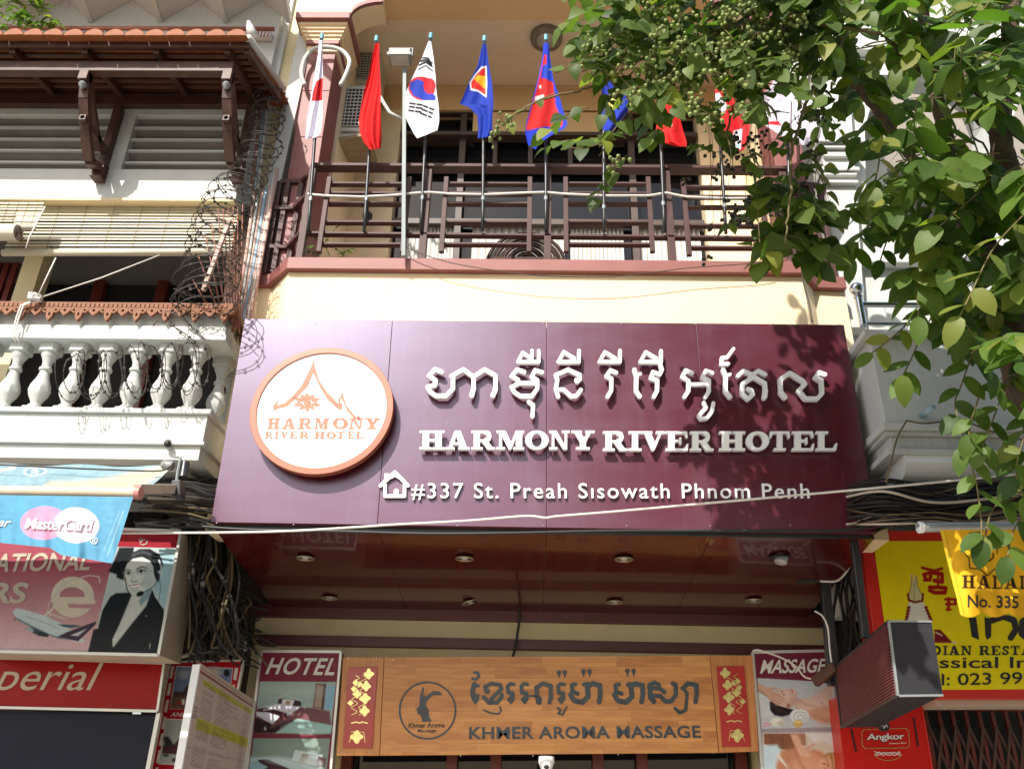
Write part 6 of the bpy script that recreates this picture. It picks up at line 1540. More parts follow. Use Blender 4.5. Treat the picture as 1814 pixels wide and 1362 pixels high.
for k in range(24):
    v = .04+.92*k/23; a = g0.lerp(g3, v)+nrm*.004; b = g1.lerp(g2, v)+nrm*.004
    obj('rib', MB().beam(a, b, .012, .012), ribm, lb)
for a, b in ((n0, n3), (n0, f0), (n3, f3), (f0, f3)): obj('edge_trim', MB().beam(a+nrm*.004+Vector((0, -.002, 0)), b+nrm*.004+Vector((0, -.002, 0)), .014, .014), M['metal'] if a is n0 and b is n3 else M['blackm'], lb)
obj('edge_trim', MB().beam(n0, n1, .012, .012), M['metal'], lb); obj('edge_trim', MB().beam(n3, n2, .012, .012), M['metal'], lb)
obj('mounting_arm', MB().beam(P(1443, 1208, 6.6), P(1480, 1180, 6.45), .05, .07), M['wood'], lb, bevel=.004)
obj('mounting_arm', MB().beam(P(1448, 1203, 6.7), P(1490, 1205, 6.6), .03, .05), M['blackm'], lb, bevel=.004)
# steel posts beside the canopy
pst = thing('steel_post', 'grey square steel post at the right end of the canopy', 'post', P(1530, 1112, 6.0))
obj('shaft', MB().beam(P(1511, 944, 5.85), P(1533, 1130, 5.85), .05, .05, (0, 1, 0)), M['blackm'], pst, bevel=.004)
obj('cross_bar', MB().beam(P(1553, 938, 5.74), P(1575, 930, 5.74), .03, .03), M['blackm'], pst)
pst = thing('black_post', 'black steel post with bracket right of the MASSAGE light box', 'post', P(1480, 1200, 6.6))
obj('shaft', MB().beam(P(1461, 1030, 6.6), P(1476, 1215, 6.6), .07, .06, (0, 1, 0)), M['blackm'], pst, bevel=.004)
obj('cross_bar', MB().beam(P(1412, 1027, 6.6), P(1475, 1024, 6.6), .05, .05), M['blackm'], pst, bevel=.004)
# folding gate
fg = thing('folding_gate', 'dark brown folding lattice gate in the shop front on the right', 'gate', P(1720, 1400, 7.3))
gx0, gx1 = P(1645, 1300, 7.3).x, P(1860, 1300, 7.3).x; gz1 = P(1700, 1258, 7.3).z; gz0 = .2
n = 9
for k in range(n+1): x = gx0+(gx1-gx0)*k/n; obj('upright', MB().box((x-.014, 7.28, gz0), (x+.014, 7.31, gz1)), M['darkr'], fg)
for k in range(n):
    x = gx0+(gx1-gx0)*k/n; xx1 = gx0+(gx1-gx0)*(k+1)/n; z = gz1-.12
    for j in range(3):
        obj('lattice_bar', MB().beam((x, 7.272, z-.36*j), (xx1, 7.272, z-.36*j-.36), .022, .006, (0, 1, 0)), M['wood'], fg); obj('lattice_bar', MB().beam((xx1, 7.264, z-.36*j), (x, 7.264, z-.36*j-.36), .022, .006, (0, 1, 0)), M['wood'], fg)
obj('head_rail', MB().box((gx0-.1, 7.25, gz1), (gx1, 7.33, gz1+.06)), M['darkr'], fg)

# ================================================================== flags
def flag(label, pole, rows, paint, Y=5.60, amp=.025, freq=9, curl=None, group='flags on the terrace railing'):
    (x0, y0), (x1, y1) = pole
    t = thing('flag', label, 'flag', P(x1, y1, 5.78), group)
    pts = [P(x0, y0, 5.68), P(x0+(x1-x0)*.45, y0+(y1-y0)*.45, 5.74), P(x1, y1, 5.79)]
    pl = obj('pole', MB().tube([P(x0+(x1-x0)*k/10, y0+(y1-y0)*k/10, 5.68+.11*k/10) for k in range(11)], .015, 8), M['blackm'], t, smooth='all')
    ct = P(x0, y0-2, 5.68); obj('cap', MB().tube([ct+Vector((0, 0, -.03)), ct+Vector((0, 0, .035))], .018, 10), M['flagblue'], pl, smooth=True)
    for f in (.52, .83): q = P(x0+(x1-x0)*f, y0+(y1-y0)*f, 5.68+.11*f); obj('tape', MB().tube([q+Vector((0, 0, -.02)), q+Vector((0, 0, .02))], .016, 8), M['metal'] if f > .6 else M['black'], pl, smooth=True)
    ys = np.array([r[0] for r in rows], float); nv = int((ys[-1]-ys[0])/1.1)+2; nu = 60
    yy = np.linspace(ys[0], ys[-1], nv); xl = np.interp(yy, ys, [r[1] for r in rows]); xr_ = np.interp(yy, ys, [r[2] for r in rows]); mxx = (xl+xr_)/2; xl, xr_ = mxx+(xl-mxx)*1.1, mxx+(xr_-mxx)*1.1; tl = np.interp(yy, ys, [r[3] if len(r) > 3 else 0 for r in rows])
    U = np.linspace(0, 1, nu)[None]; X = xl[:, None]*(1-U)+xr_[:, None]*U; Yp = yy[:, None]+tl[:, None]*(U-.5)
    p = Paint(None, 1.0, (255, 255, 255), xy=(X, Yp)); paint(p)
    vs = []
    ph = random.uniform(0, 6)
    for j in range(nv):
        v = j/nv
        for i in range(nu):
            u = i/(nu-1); d = amp*(.3+v)*(math.sin(u*freq*.7+ph+v*3.5)+.35*math.sin(u*freq*1.7+v*6+ph))
            vs.append(tuple(P(float(X[j, i]), float(Yp[j, i]), Y+.02*v+d)))
    me = bpy.data.meshes.new('cloth'); idx = np.arange(nu*nv).reshape(nv, nu)
    me.from_pydata(vs, [], np.stack([idx[:-1, :-1], idx[1:, :-1], idx[1:, 1:], idx[:-1, 1:]], -1).reshape(-1, 4).tolist()); a = me.color_attributes.new('Col', 'FLOAT_COLOR', 'POINT'); c = np.ones((nu*nv, 4), np.float32); c[:, :3] = p.C.reshape(-1, 3); a.data.foreach_set('color', c.ravel())
    o = obj('cloth', me, M['prtc'], t, smooth='all')
    bpy.context.view_layer.update()
    return t
f5 = crop(430, 0, 3.406); F5 = lambda *p: [f5(*t) for t in p]
def rws(*r): return [(f5(0, a)[1], f5(b, 0)[0], f5(c, 0)[0])+tuple(d) for a, b, c, *d in r]
def pj(p): p.C[:] = lin(226, 222, 236); p.poly(F5((445,490),(485,470),(480,608),(415,612),(425,550)), (200,30,34))
flag('white flag with red disc, leftmost on the terrace railing', ((570, 68), (546, 411)), rws((245,462,484),(330,455,480),(480,430,482),(600,412,480),(700,390,478),(760,385,472),(818,380,462,-6),(835,382,440,-4)), pj, freq=7)
def pv(p): p.C[:] = lin(214, 22, 22); p.noise(.04, 5)
flag('plain red flag hanging slack in front of the air conditioners', ((666.6, 72), (645, 410)), rws((262,800,822),(330,785,822),(450,765,825),(560,735,830),(640,718,826),(730,706,828),(800,712,832),(860,735,832),(900,770,830,-3)), pv, freq=9, amp=.03)
def pk(p):
    p.C[:] = lin(232, 234, 240)
    p.ell(*f5(1080, 535), 24, 21, (206, 34, 44), .8, 15); p.poly(F5((1010,500),(1060,478),(1100,500),(1108,540),(1165,580),(1165,608),(1100,608),(1030,580),(1008,540)), (40, 60, 172), .8); p.ell(*f5(1128, 520), 11, 14, (206, 34, 44), .8)
    for k in range(3): p.line(F5((1075+k*9-10,395-k*22),(1110+k*4,372-k*10),(1140,400+k*2-k*6)), 3.0, (22,22,26), .6)
    for k in range(3): p.line(F5((1062+k*5,420-k*26),(1105,398-k*18),(1145,430-k*24)), 2.6, (22,22,26), .6)
    for (x, y) in ((1010, 625), (1008, 645), (1003, 668)): p.line(F5((x, y), (x+70, y+10)), 4.0, (22,22,26), .6)
    for (x, y) in ((1092, 640), (1084, 662), (1076, 686)): p.line(F5((x, y), (x+60, y+24)), 4.2, (22,22,26), .6)
    p.line(F5((1050,612),(1035,680)), 1.0, (232,234,240), .4); p.line(F5((1125,640),(1112,715)), 1.0, (232,234,240), .4)
flag('white flag with red and blue disc and black bars, beside the floodlight', ((763, 67), (745, 409)), rws((250,1122,1136),(350,1085,1148),(480,1025,1158),(560,992,1160),(620,988,1170),(700,990,1176),(740,1005,1176),(800,1040,1168,-6),(822,1055,1120,-8)), pk, freq=6, amp=.018)
def pa_(p):
    p.C[:] = lin(26, 52, 160); p.poly(F5((1470,590),(1420,555),(1375,545),(1368,500),(1400,450),(1440,405),(1470,400),(1475,500)), (232,228,232), .8); p.poly(F5((1466,578),(1420,545),(1380,535),(1378,500),(1408,455),(1442,415),(1464,412)), (206,36,30), .8)
    p.poly(F5((1395,478),(1420,456),(1466,462),(1464,540),(1440,520)), (236,170,30), .8)
    for k in range(4): p.line(F5((1400+k*6,482+k*6),(1465,478+k*16)), .7, (200,90,24), .4)
flag('blue flag with red and yellow emblem, right of the black barred flag', ((858, 72), (855, 409)), rws((265,1448,1468),(400,1420,1482),(500,1370,1498),(590,1336,1503),(632,1318,1504,3),(650,1370,1504,2),(700,1420,1502),(780,1425,1502),(830,1422,1490,-3)), pa_, freq=7, amp=.022)
f7 = crop(880, 0, 3.406); F7 = lambda *p: [f7(*t) for t in p]
def rw7(*r): return [(f7(0, a)[1], f7(b, 0)[0], f7(c, 0)[0])+tuple(d) for a, b, c, *d in r]
def pc(p):
    p.C[:] = lin(30, 56, 186); p.poly(F7((288,330),(300,330),(300,480),(340,500),(355,640),(400,740),(390,768),(290,765),(180,790),(180,760),(240,540)), (206,40,40), .8)
    p.poly(F7((232,585),(285,572),(285,600),(230,620)), (232,226,226), .8); p.ell(*f7(262, 525), 2.2, 3, (232,226,226), .8); p.poly(F7((275,400),(320,375),(318,480),(265,470)), (40,66,190), 1)
flag('red and blue flag with curled lower edge in the middle of the railing', ((967, 70), (967, 409)), rw7((262,284,312),(340,278,318),(470,255,335),(600,225,375),(700,200,400),(745,188,416),(790,183,400,-8),(840,195,340,-20),(880,235,270,-14)), pc, freq=6, amp=.03)
def pe_(p): p.C[:] = lin(30, 52, 160); p.poly(F7((640,600),(700,560),(740,590),(700,660)), (226,214,120), 1.2); p.poly(F7((690,580),(730,565),(720,610)), (230,230,230), 1)
flag('dark blue flag half hidden behind the berry vine leaves', ((1069, 150), (1070, 411)), rw7((470,640,700),(560,640,760),(640,640,800),(720,640,760),(790,645,700)), pe_, freq=7, amp=.03)
def pr_(p): p.C[:] = lin(216, 26, 26); p.poly(F7((990,525),(1030,530),(1020,555),(985,555)), (228,224,228), 1); p.ell(*f7(1045, 755), 4, 3, (226, 214, 200), 1)
flag('bright red flag with pale emblem seen between the leaves', ((1165, 110), (1177, 412)), rw7((520,1000,1030),(640,1000,1060),(720,975,1100),(800,965,1120),(860,1010,1140),(885,1080,1142)), pr_, freq=7, amp=.025)
def pw_(p): p.C[:] = lin(214, 30, 40); p.poly(F7((1300,580),(1340,560),(1390,640),(1370,690),(1330,650)), (232,228,236), 1.2); p.poly(F7((1430,790),(1480,780),(1470,900),(1440,915),(1420,850)), (232,228,236), 1.2)
flag('red and white striped flag hanging behind the leaves, second from the right', ((1268, 120), (1286, 414)), rw7((540,1320,1400),(640,1330,1440),(760,1360,1520),(840,1390,1510),(900,1400,1490),(925,1410,1450)), pw_, freq=7, amp=.025)
def px_(p): p.C[:] = lin(222, 212, 228); p.poly(F7((1690,470),(1771,480),(1860,540),(1800,530)), (214,60,70), 3); p.poly(F7((1630,735),(1700,730),(1720,760),(1640,752)), (206,40,44), 1)
flag('large white and pale red flag at the right end of the railing', ((1392, 120), (1400, 412)), rw7((478,1680,1760),(540,1650,1840),(620,1580,1900),(690,1575,1960),(760,1640,1950),(830,1740,1940),(875,1800,1900)), px_, Y=5.55, freq=9, amp=.03)
# ================================================================== pipes, spikes, razor wire on the party wall
pg = thing('pipe_bundle', 'bundle of thin pink white and blue pipes running down the party wall', 'pipes', P(430, 600, 6.0))
for i, (xt, yt_, xb_, yb_, mm) in enumerate(((452,330,418,575,'pinkp'), (459,335,421,580,'whiteo'), (466,335,425,585,'pinkp'), (472,335,428,590,'bluep'), (479,330,431,590,'pinkp'), (486,310,434,595,'cablew'), (491,300,437,600,'pinkp'), (470,150,452,335,'bluep'), (476,150,457,335,'whiteo'), (463,165,446,335,'rust'))):
    obj('pipe', MB().tube([P(xt, yt_, 5.98), P((xt+xb_)/2+1, (yt_+yb_)/2, 5.97), P(xb_, yb_, 5.94)], .011+.004*(i % 3 == 0), 8), M[mm], pg, smooth='all')
sg = thing('spike_fence', 'fan of thin rusty rods and a pink bar beside the balcony corner', 'spikes', P(400, 560, 5.7))
for x0, y0, x1, y1 in ((341,495,368,542), (352,455,385,548), (364,417,392,552), (374,395,400,556), (386,370,405,560), (395,370,410,565), (404,368,414,570), (413,366,418,575), (421,368,421,580), (430,362,424,590)):
    obj('rod', MB().tube([P(x0, y0, 5.62), P(x1, y1, 5.72)], [.004, .008], 6), M['rust'], sg, smooth='all')
obj('bar', MB().beam(P(407, 390, 5.6), P(360, 515, 5.6), .03, .03, (0, 1, 0)), M['pinkp'], sg)
def coil(name, label, path, rad, turns, seed, nb):
    r_ = random.Random(seed); t = thing(name, label, 'razor wire', path[0], 'coils of razor wire on the left balcony')
    m_ = len(path)-1; N = int(turns*26); pts = []; 
    rr = 1.0
    for i in range(N+1):
        f = i/N; s = f*m_; k = min(int(s), m_-1); c = path[k].lerp(path[k+1], s-k); d = (path[k+1]-path[k]).normalized()
        a = d.cross(Vector((.1, 1, .2))).normalized(); b = d.cross(a); th = 2*math.pi*turns*f
        if i % 13 == 0: rr = r_.uniform(.75, 1.2)
        R0 = (rad if not hasattr(rad, '__len__') else rad[0]+(rad[1]-rad[0])*f)*rr
        pts.append(c+a*math.cos(th)*R0*1.0+b*math.sin(th)*R0*.8+d*math.sin(th*.5)*.03)
    # smooth
    pts = [(pts[max(i-1, 0)]+pts[i]*2+pts[min(i+1, N)])/4 for i in range(N+1)]
    obj('wire', MB().tube(pts, .0034, 5), M['rustw'], t, smooth='all')
    m = MB()
    for i in range(1, N, 2):
        p_ = pts[i]; d = (pts[i+1]-pts[i-1]).normalized(); a = d.cross(Vector((r_.uniform(-1, 1), r_.uniform(-1, 1), r_.uniform(-1, 1)))).normalized(); b = d.cross(a)
        m.add([p_-d*.012+a*.011, p_+d*.012+a*.011, p_+d*.004, p_+d*.012-a*.011, p_-d*.012-a*.011, p_-d*.004, p_+b*.003], [(0, 5, 6), (0, 6, 1), (1, 6, 2), (2, 6, 3), (3, 6, 4), (4, 6, 5)])
    obj('barbs', m, M['rustw'], t, kind='stuff')
M['rustw'] = mat('dark_rusty_wire', (.05, .04, .035), .6, var=.4, scale=9)
coil('razor_wire', 'tall tangled coil of dark razor wire climbing beside the left balcony', [P(480, 165, 5.75), P(470, 240, 5.70), P(448, 300, 5.65), P(412, 350, 5.58), P(385, 410, 5.5), P(370, 480, 5.45), P(365, 545, 5.42)], (.14, .24), 42, 1, 1)
coil('razor_wire', 'loose razor wire coil lying against the white balusters', [P(108, 665, 5.50), P(200, 662, 5.50), P(290, 650, 5.50), P(358, 650, 5.50)], (.17, .19), 15, 2, 1)
coil('razor_wire', 'stretched razor wire loops hanging over the balcony corner', [P(300, 600, 5.46), P(345, 560, 5.48), P(345, 500, 5.5)], (.16, .16), 4, 5, 1)
# ================================================================== cables
def wire(name, label, pts, r, mm, n=7, sub=10):
    # catmull rom through the points
    out = []
    for i in range(len(pts)-1):
        p0, p1, p2, p3 = pts[max(i-1, 0)], pts[i], pts[i+1], pts[min(i+2, len(pts)-1)]
        for k in range(sub):
            t = k/sub; out.append(.5*((2*p1)+(-p0+p2)*t+(2*p0-5*p1+4*p2-p3)*t*t+(-p0+3*p1-3*p2+p3)*t**3))
    out.append(pts[-1]); return out
def wobj(name, label, pts, r, mm, cat='cable'):
    return obj(name, MB().tube(wire(name, label, pts, r, mm), r, 7), M[mm], label=label, cat=cat, smooth='all')
wobj('long_cable', 'long thin white cable crossing in front of the whole hotel sign', [P(x, y, 5.15) for x, y in ((-60, 941), (0, 943), (200, 944), (400, 943), (520, 940), (640, 933), (700, 929), (830, 922), (930, 914), (966, 917), (990, 914), (1100, 905), (1300, 887), (1500, 869), (1680, 852), (1860, 834))], .0075, 'cablew')
wobj('black_cable', 'thin black cable under the lower edge of the hotel sign', [P(x, y, 5.6) for x, y in ((330, 930), (440, 938), (600, 941), (760, 945), (900, 944), (1100, 940), (1400, 940), (1500, 938), (1590, 915))], .010, 'black')
wobj('black_cable', 'thin black cable running above the blue awning to the clamp', [P(x, y, 5.3) for x, y in ((-60, 820), (100, 828), (200, 832), (280, 834), (302, 826))], .006, 'black')
wobj('black_cable', 'black cable hanging down the middle of the cream fascia above the wooden sign', [P(x, y, 7.38) for x, y in ((915, 1070), (921, 1088), (917, 1120), (912, 1150), (908, 1164))], .012, 'black')
wobj('parapet_wire', 'thin brown wire sagging across the cream parapet', [P(x, y, 5.72) for x, y in ((716, 436), (745, 449), (800, 466), (870, 478), (950, 488), (1050, 491), (1120, 487), (1220, 475), (1330, 467), (1365, 462))], .0038, 'rustw')
wobj('parapet_wire', 'thin brown wire running down the right corner of the cream parapet', [P(1420, 470, 5.78), P(1423, 500, 5.8), P(1432, 530, 5.8), P(1439, 571, 5.78)], .006, 'rustw')
wobj('loose_wire', 'loose white wire drooping across the MASSAGE light box', [P(x, y, 7.0) for x, y in ((1333, 1153), (1345, 1151), (1385, 1165), (1410, 1180), (1425, 1198), (1445, 1202), (1470, 1200))], .007, 'cablew')
wobj('loose_wire', 'curled white wires poking out under the right end of the canopy', [P(x, y, 6.4) for x, y in ((1453, 1029), (1480, 1029), (1495, 1018), (1506, 1000), (1508, 985))], .008, 'cablew')
wobj('loose_wire', 'white wire running down beside the black post', [P(x, y, 6.5) for x, y in ((1443, 1082), (1456, 1090), (1466, 1110), (1470, 1150), (1475, 1190))], .007, 'cablew')
wobj('balcony_wire', 'thin slack wire down the wall of the right balcony', [P(x, y, 5.35) for x, y in ((1606, 745), (1590, 775), (1578, 820), (1570, 855))], .006, 'cabley')
wobj('balcony_wire', 'thin slack wire along the wall of the right balcony', [P(x, y, 5.35) for x, y in ((1606, 745), (1640, 750), (1700, 745), (1760, 765), (1850, 790))], .006, 'cabley')
wobj('thick_cable', 'thick pale cable curving out of the tangle on the left', [P(x, y, 6.8) for x, y in ((392, 1075), (388, 1100), (376, 1130), (355, 1150), (320, 1162), (290, 1160))], .018, 'boxside')
R = random.Random(11)
m = MB(); m2 = MB()
for k in range(70):      # left: horizontal run under the balcony
    y = R.uniform(838, 930); Y = R.uniform(5.65, 6.3); a = R.uniform(-8, 8)
    pts = [P(R.uniform(235, 300), y+a*.5, Y), P(330, y+R.uniform(-6, 8), Y), P(380, y+R.uniform(-12, 14)+6, Y+.05), P(440, y+R.uniform(-10, 20)+10, Y+.3)]
    (m2 if k % 9 == 0 else m).tube(wire('', '', pts, 0, '', sub=5), R.uniform(.003, .009), 5)
for k in range(140):      # left: hanging tangle
    x0 = R.uniform(325, 395); Y = R.uniform(6.3, 7.3); pts = [P(x0, 925, Y)]
    x = x0
    for y in (975, 1030, 1085, 1140, (1260 if Y > 7.12 else R.choice((1150, 1158, 1165)))):
        x += R.uniform(-24, 30); x = min(max(x, 335), 455); pts.append(P(x, y+R.uniform(-10, 10), Y+R.uniform(-.15, .15)))
    (m2 if k % 6 == 0 else m).tube(wire('', '', pts, 0, '', sub=6), R.uniform(.004, .012), 5)
for k in range(70):
    x0 = R.uniform(330, 440); y0 = R.uniform(960, 1150); pts = [P(x0, y0, 6.9), P(x0+R.uniform(-50, 40), y0+R.uniform(-20, 40), 6.8), P(x0+R.uniform(-60, 60), y0+R.uniform(-20, 60), 6.95), P(x0+R.uniform(-60, 40), y0+R.uniform(0, 70), 7.0)]
    (m2 if k % 5 == 0 else m).tube(wire('', '', pts, 0, '', sub=8), R.uniform(.004, .008), 5)
lc_ = obj('cable_tangle', m, M['cable'], label='dark tangle of old cables between the travel light box and the canopy', cat='cables', kind='stuff')
obj('yellowed_cables', m2, M['cabley'], label='yellowed strands in the tangle left of the canopy', cat='cables', kind='stuff')
m = MB(); m2 = MB(); m3 = MB()
for k in range(150):
    y = R.uniform(850, 926); Y = R.uniform(5.35, 6.0)
    pts = [P(1500, y+R.uniform(-5, 25), Y+.3), P(1565, y+R.uniform(-6, 8), Y), P(1650, y+R.uniform(-8, 12)+4, Y), P(1740, y+R.uniform(-10, 10)+2, Y), P(1900, y+R.uniform(-24, 6)-8, Y)]
    (m2 if k % 14 == 0 else m3 if k % 17 == 1 else m).tube(wire('', '', pts, 0, '', sub=6), R.uniform(.003, .010), 5)
for k in range(40):
    x0 = R.uniform(1480, 1530); Y = R.uniform(6.8, 7.4); pts = [P(x0, 1000, Y)]; x = x0
    for y in (1050, 1100, 1150, 1200): x += R.uniform(-16, 16); x = min(max(x, 1475), 1530); pts.append(P(x, y, Y))
    (m2 if k % 9 == 0 else m).tube(wire('', '', pts, 0, '', sub=6), R.uniform(.006, .014), 5)
obj('cable_run', m, M['cable'], label='thick run of black cables crossing behind the tree on the right', cat='cables', kind='stuff')
obj('yellowed_cables', m2, M['cabley'], label='yellowed strands in the cable run on the right', cat='cables', kind='stuff')
obj('pale_cables', m3, M['boxside'], label='pale strands in the cable run on the right', cat='cables', kind='stuff')

# ================================================================== foliage
def leaf_base(L, Wd, heart=0.0, fold=.25, curl=.25, nst=6):
    vs = []; fs = []
    for i in range(nst+1):
        u = i/nst
        wv = Wd*.5*(math.sin(math.pi*u**1.02)**.55 if 0 < u < 1 else 0)
        if heart: wv = Wd*.5*(math.sin(math.pi*u**.62)**.75 if 0 < u < 1 else 0)
        z = -curl*L*u*u; y = L*u
        if i in (0, nst): vs.append((0, y, z))
        else: vs += [(-wv, y-.04*L, z+fold*wv), (0, y, z), (wv, y-.04*L, z+fold*wv)]
    last = len(vs)-1
    fs += [(0, 2, 1), (0, 3, 2)]
    for i in range(1, nst-1):
        a = 1+3*(i-1); b = a+3
        fs += [(a, a+1, b+1, b), (a+1, a+2, b+2, b+1)]
    a = 1+3*(nst-2); fs += [(a, a+1, last), (a+1, a+2, last)]
    return vs, fs
def leaf_matrix(p, d, n, s):
    d = Vector(d).normalized(); n = Vector(n); x = d.cross(n)
    if x.length < .01: x = d.cross(Vector((1, 0, 0)))
    x.normalize(); z = x.cross(d)
    return Matrix(((x.x*s, d.x*s, z.x*s, p.x), (x.y*s, d.y*s, z.y*s, p.y), (x.z*s, d.z*s, z.z*s, p.z), (0, 0, 0, 1)))
class Plant:
    def __init__(s, root, bases, mats):
        s.root = root; s.bases = bases; s.mats = mats; s.leaves = []; s.st = MB(); s.berries = []
    def leaf(s, p, d, n, size, mi): s.leaves.append((p, leaf_matrix(p, d, n, size), random.randrange(len(s.bases)), mi))
    def finish(s, nobj=300):
        # the ones that show largest: near and big
        key_ = sorted(s.leaves, key=lambda l: -(l[1].col[1].to_3d().length)/max((l[0]-CAM).length, .1))
        vis = [l for l in key_ if l[0].y > .5]
        meshes = {}
        for bi, (v, f) in enumerate(s.bases):
            for mi, mm in enumerate(s.mats):
                me = bpy.data.meshes.new('leaf'); me.from_pydata(v, [], f); me.materials.append(M[mm]); me.polygons.foreach_set('use_smooth', [True]*len(f)); me.update(); meshes[bi, mi] = me
        rl_ = wloc(s.root)
        for l in vis[:nobj]:
            o = bpy.data.objects.new('leaf', meshes[l[2], l[3]]); COL.objects.link(o); o.parent = s.root
            mw = l[1].copy(); mw.translation = mw.translation-rl_; o.matrix_local = mw
        for mi, mm in enumerate(s.mats):
            rest = [l for l in vis[nobj:] if l[3] == mi]
            if not rest: continue
            V_ = []; F_ = []; n0_ = 0
            for l in rest:
                v, f = s.bases[l[2]]; A_ = np.array(l[1]); q = np.c_[np.array(v), np.ones(len(v))] @ A_.T
                V_.append(q[:, :3]); F_ += [tuple(i+n0_ for i in t) for t in f]; n0_ += len(v)
            mb = MB(); mb.v = [tuple(x) for x in np.concatenate(V_).tolist()]; mb.f = F_
            obj('foliage', mb, M[mm], s.root, kind='stuff', smooth='all')
        if s.st.v: obj('twigs', s.st, M['twig'], s.root, kind='stuff', smooth='all')
def rv(a=1.0): return Vector((random.gauss(0, a), random.gauss(0, a), random.gauss(0, a)))
def sprig(pl, p0, d, L, n, size, mi, grav=.25, young=.3, pair=True, nrm=None):
    d = Vector(d).normalized(); pts = [p0]; p = Vector(p0); st = L/8
    for k in range(8):
        d = (d+Vector((0, 0, -grav*.25))+rv(.05)).normalized(); p = p+d*st; pts.append(p.copy())
    pl.st.tube(pts, [.004-.0003*k for k in range(9)], 4)
    for i in range(n):
        f = .15+.85*i/max(n-1, 1); k = min(int(f*8), 7); q = pts[k].lerp(pts[k+1], f*8-k); dd = (pts[k+1]-pts[k]).normalized()
        side = dd.cross(Vector((0, -.6, 1)) if nrm is None else nrm)
        if side.length < .05: side = Vector((1, 0, 0))
        side.normalize(); sg_ = (1 if i % 2 else -1)
        if i == n-1: ld = dd
        else: ld = (side*sg_*.9+dd*.55+Vector((0, 0, -.35))+rv(.14))
        nn = Vector((random.gauss(-.15, .35), random.gauss(-.55, .35), random.gauss(.6, .3))) if nrm is None else nrm+rv(.25)
        m_ = mi
        if random.random() < (young if i > n*.6 else young*.25): m_ = 1
        pl.leaf(q, ld, nn, size*random.uniform(.75, 1.15)*(1.05 if i < n*.7 else .85), m_)
def in_poly(pts, k):
    xs = [p[0] for p in pts]; ys = [p[1] for p in pts]; out = []
    while len(out) < k:
        q = (random.uniform(min(xs), max(xs)), random.uniform(min(ys), max(ys)))
        if pin(q, pts): out.append(q)
    return out
random.seed(21)
tree = thing('shade_tree', 'broad leaved street tree with long drooping leaf sprays on the right', 'tree', (3.9, 4.5, .13))
def limb(pts, rs, name='branch', par=None):
    P3 = wire('', '', pts, 0, '', sub=8); rr = np.interp(np.linspace(0, 1, len(P3)), np.linspace(0, 1, len(rs)), rs)
    P3 = [p+rv(.006) for p in P3]
    return obj(name, MB().tube(P3, [float(x) for x in rr], 12), M['bark'], par or tree, smooth='all')
limb([Vector((3.95, 4.5, .1)), Vector((3.8, 4.5, 1.6)), P(1870, 760, 4.5), P(1812, 600, 4.5), P(1792, 500, 4.5), P(1740, 436, 4.5)], [.17, .15, .14, .12, .10, .085], 'trunk')
limb([P(1742, 440, 4.5), P(1700, 385, 4.5), P(1684, 330, 4.5), P(1672, 230, 4.5), P(1655, 150, 4.5), P(1640, 60, 4.5), P(1625, -60, 4.5)], [.085, .07, .055, .05, .048, .045, .04])
limb([P(1812, 600, 4.5), P(1830, 460, 4.4), P(1795, 340, 4.3), P(1772, 240, 4.2), P(1782, 120, 4.2), P(1800, -50, 4.1)], [.10, .08, .075, .065, .06, .05])
limb([P(1700, 385, 4.5), P(1655, 340, 4.3), P(1600, 260, 4.1), P(1540, 180, 3.9), P(1450, 90, 3.7), P(1300, 10, 3.5)], [.05, .035, .028, .022, .018, .012])
limb([P(1772, 240, 4.2), P(1700, 180, 4.0), P(1640, 130, 3.9), P(1560, 60, 3.8)], [.04, .025, .02, .01])
limb([P(1697, 180, 4.3), P(1660, 228, 4.25), P(1642, 262, 4.22), P(1643, 310, 4.22), P(1656, 350, 4.25), P(1680, 368, 4.3)], [.008, .011, .012, .012, .011, .008])
limb([P(1700, 260, 4.3), P(1735, 250, 4.3), P(1790, 330, 4.2)], [.006, .007, .005]); limb([P(1690, 100, 4.3), P(1740, 180, 4.2), P(1820, 260, 4.1)], [.012, .01, .006])
bases = [leaf_base(1, .54, fold=.14, curl=.18), leaf_base(1, .60, fold=.2, curl=.30), leaf_base(1, .48, fold=.10, curl=.08), leaf_base(1, .56, fold=.25, curl=.42)]
T = Plant(tree, bases, ['leaf1', 'leaf2'])
R1 = [(1490, -40), (1900, -40), (1900, 330), (1700, 330), (1600, 230), (1520, 190), (1455, 110)]
R2 = [(1535, 300), (1640, 280), (1900, 320), (1900, 640), (1760, 650), (1710, 590), (1650, 540), (1610, 470), (1545, 420)]
R3 = [(1640, 560), (1900, 560), (1900, 790), (1770, 740), (1700, 670)]
for (reg, n, Y0, Y1, sz) in ((R1, 74, 3.5, 4.9, .205), (R2, 50, 3.7, 4.7, .20), (R3, 15, 3.9, 4.6, .19), ([(1480, -40), (1900, -40), (1900, 120), (1480, 60)], 20, 3.2, 4.4, .20)):
    for x, y in in_poly(reg, n):
        sprig(T, P(x, y-25, random.uniform(Y0, Y1)), (random.uniform(-1, .5), random.uniform(-.8, .3), random.uniform(-.7, .35)), random.uniform(.35, .6), random.choice((7, 8, 9)), sz, 0, grav=.6, young=.26)
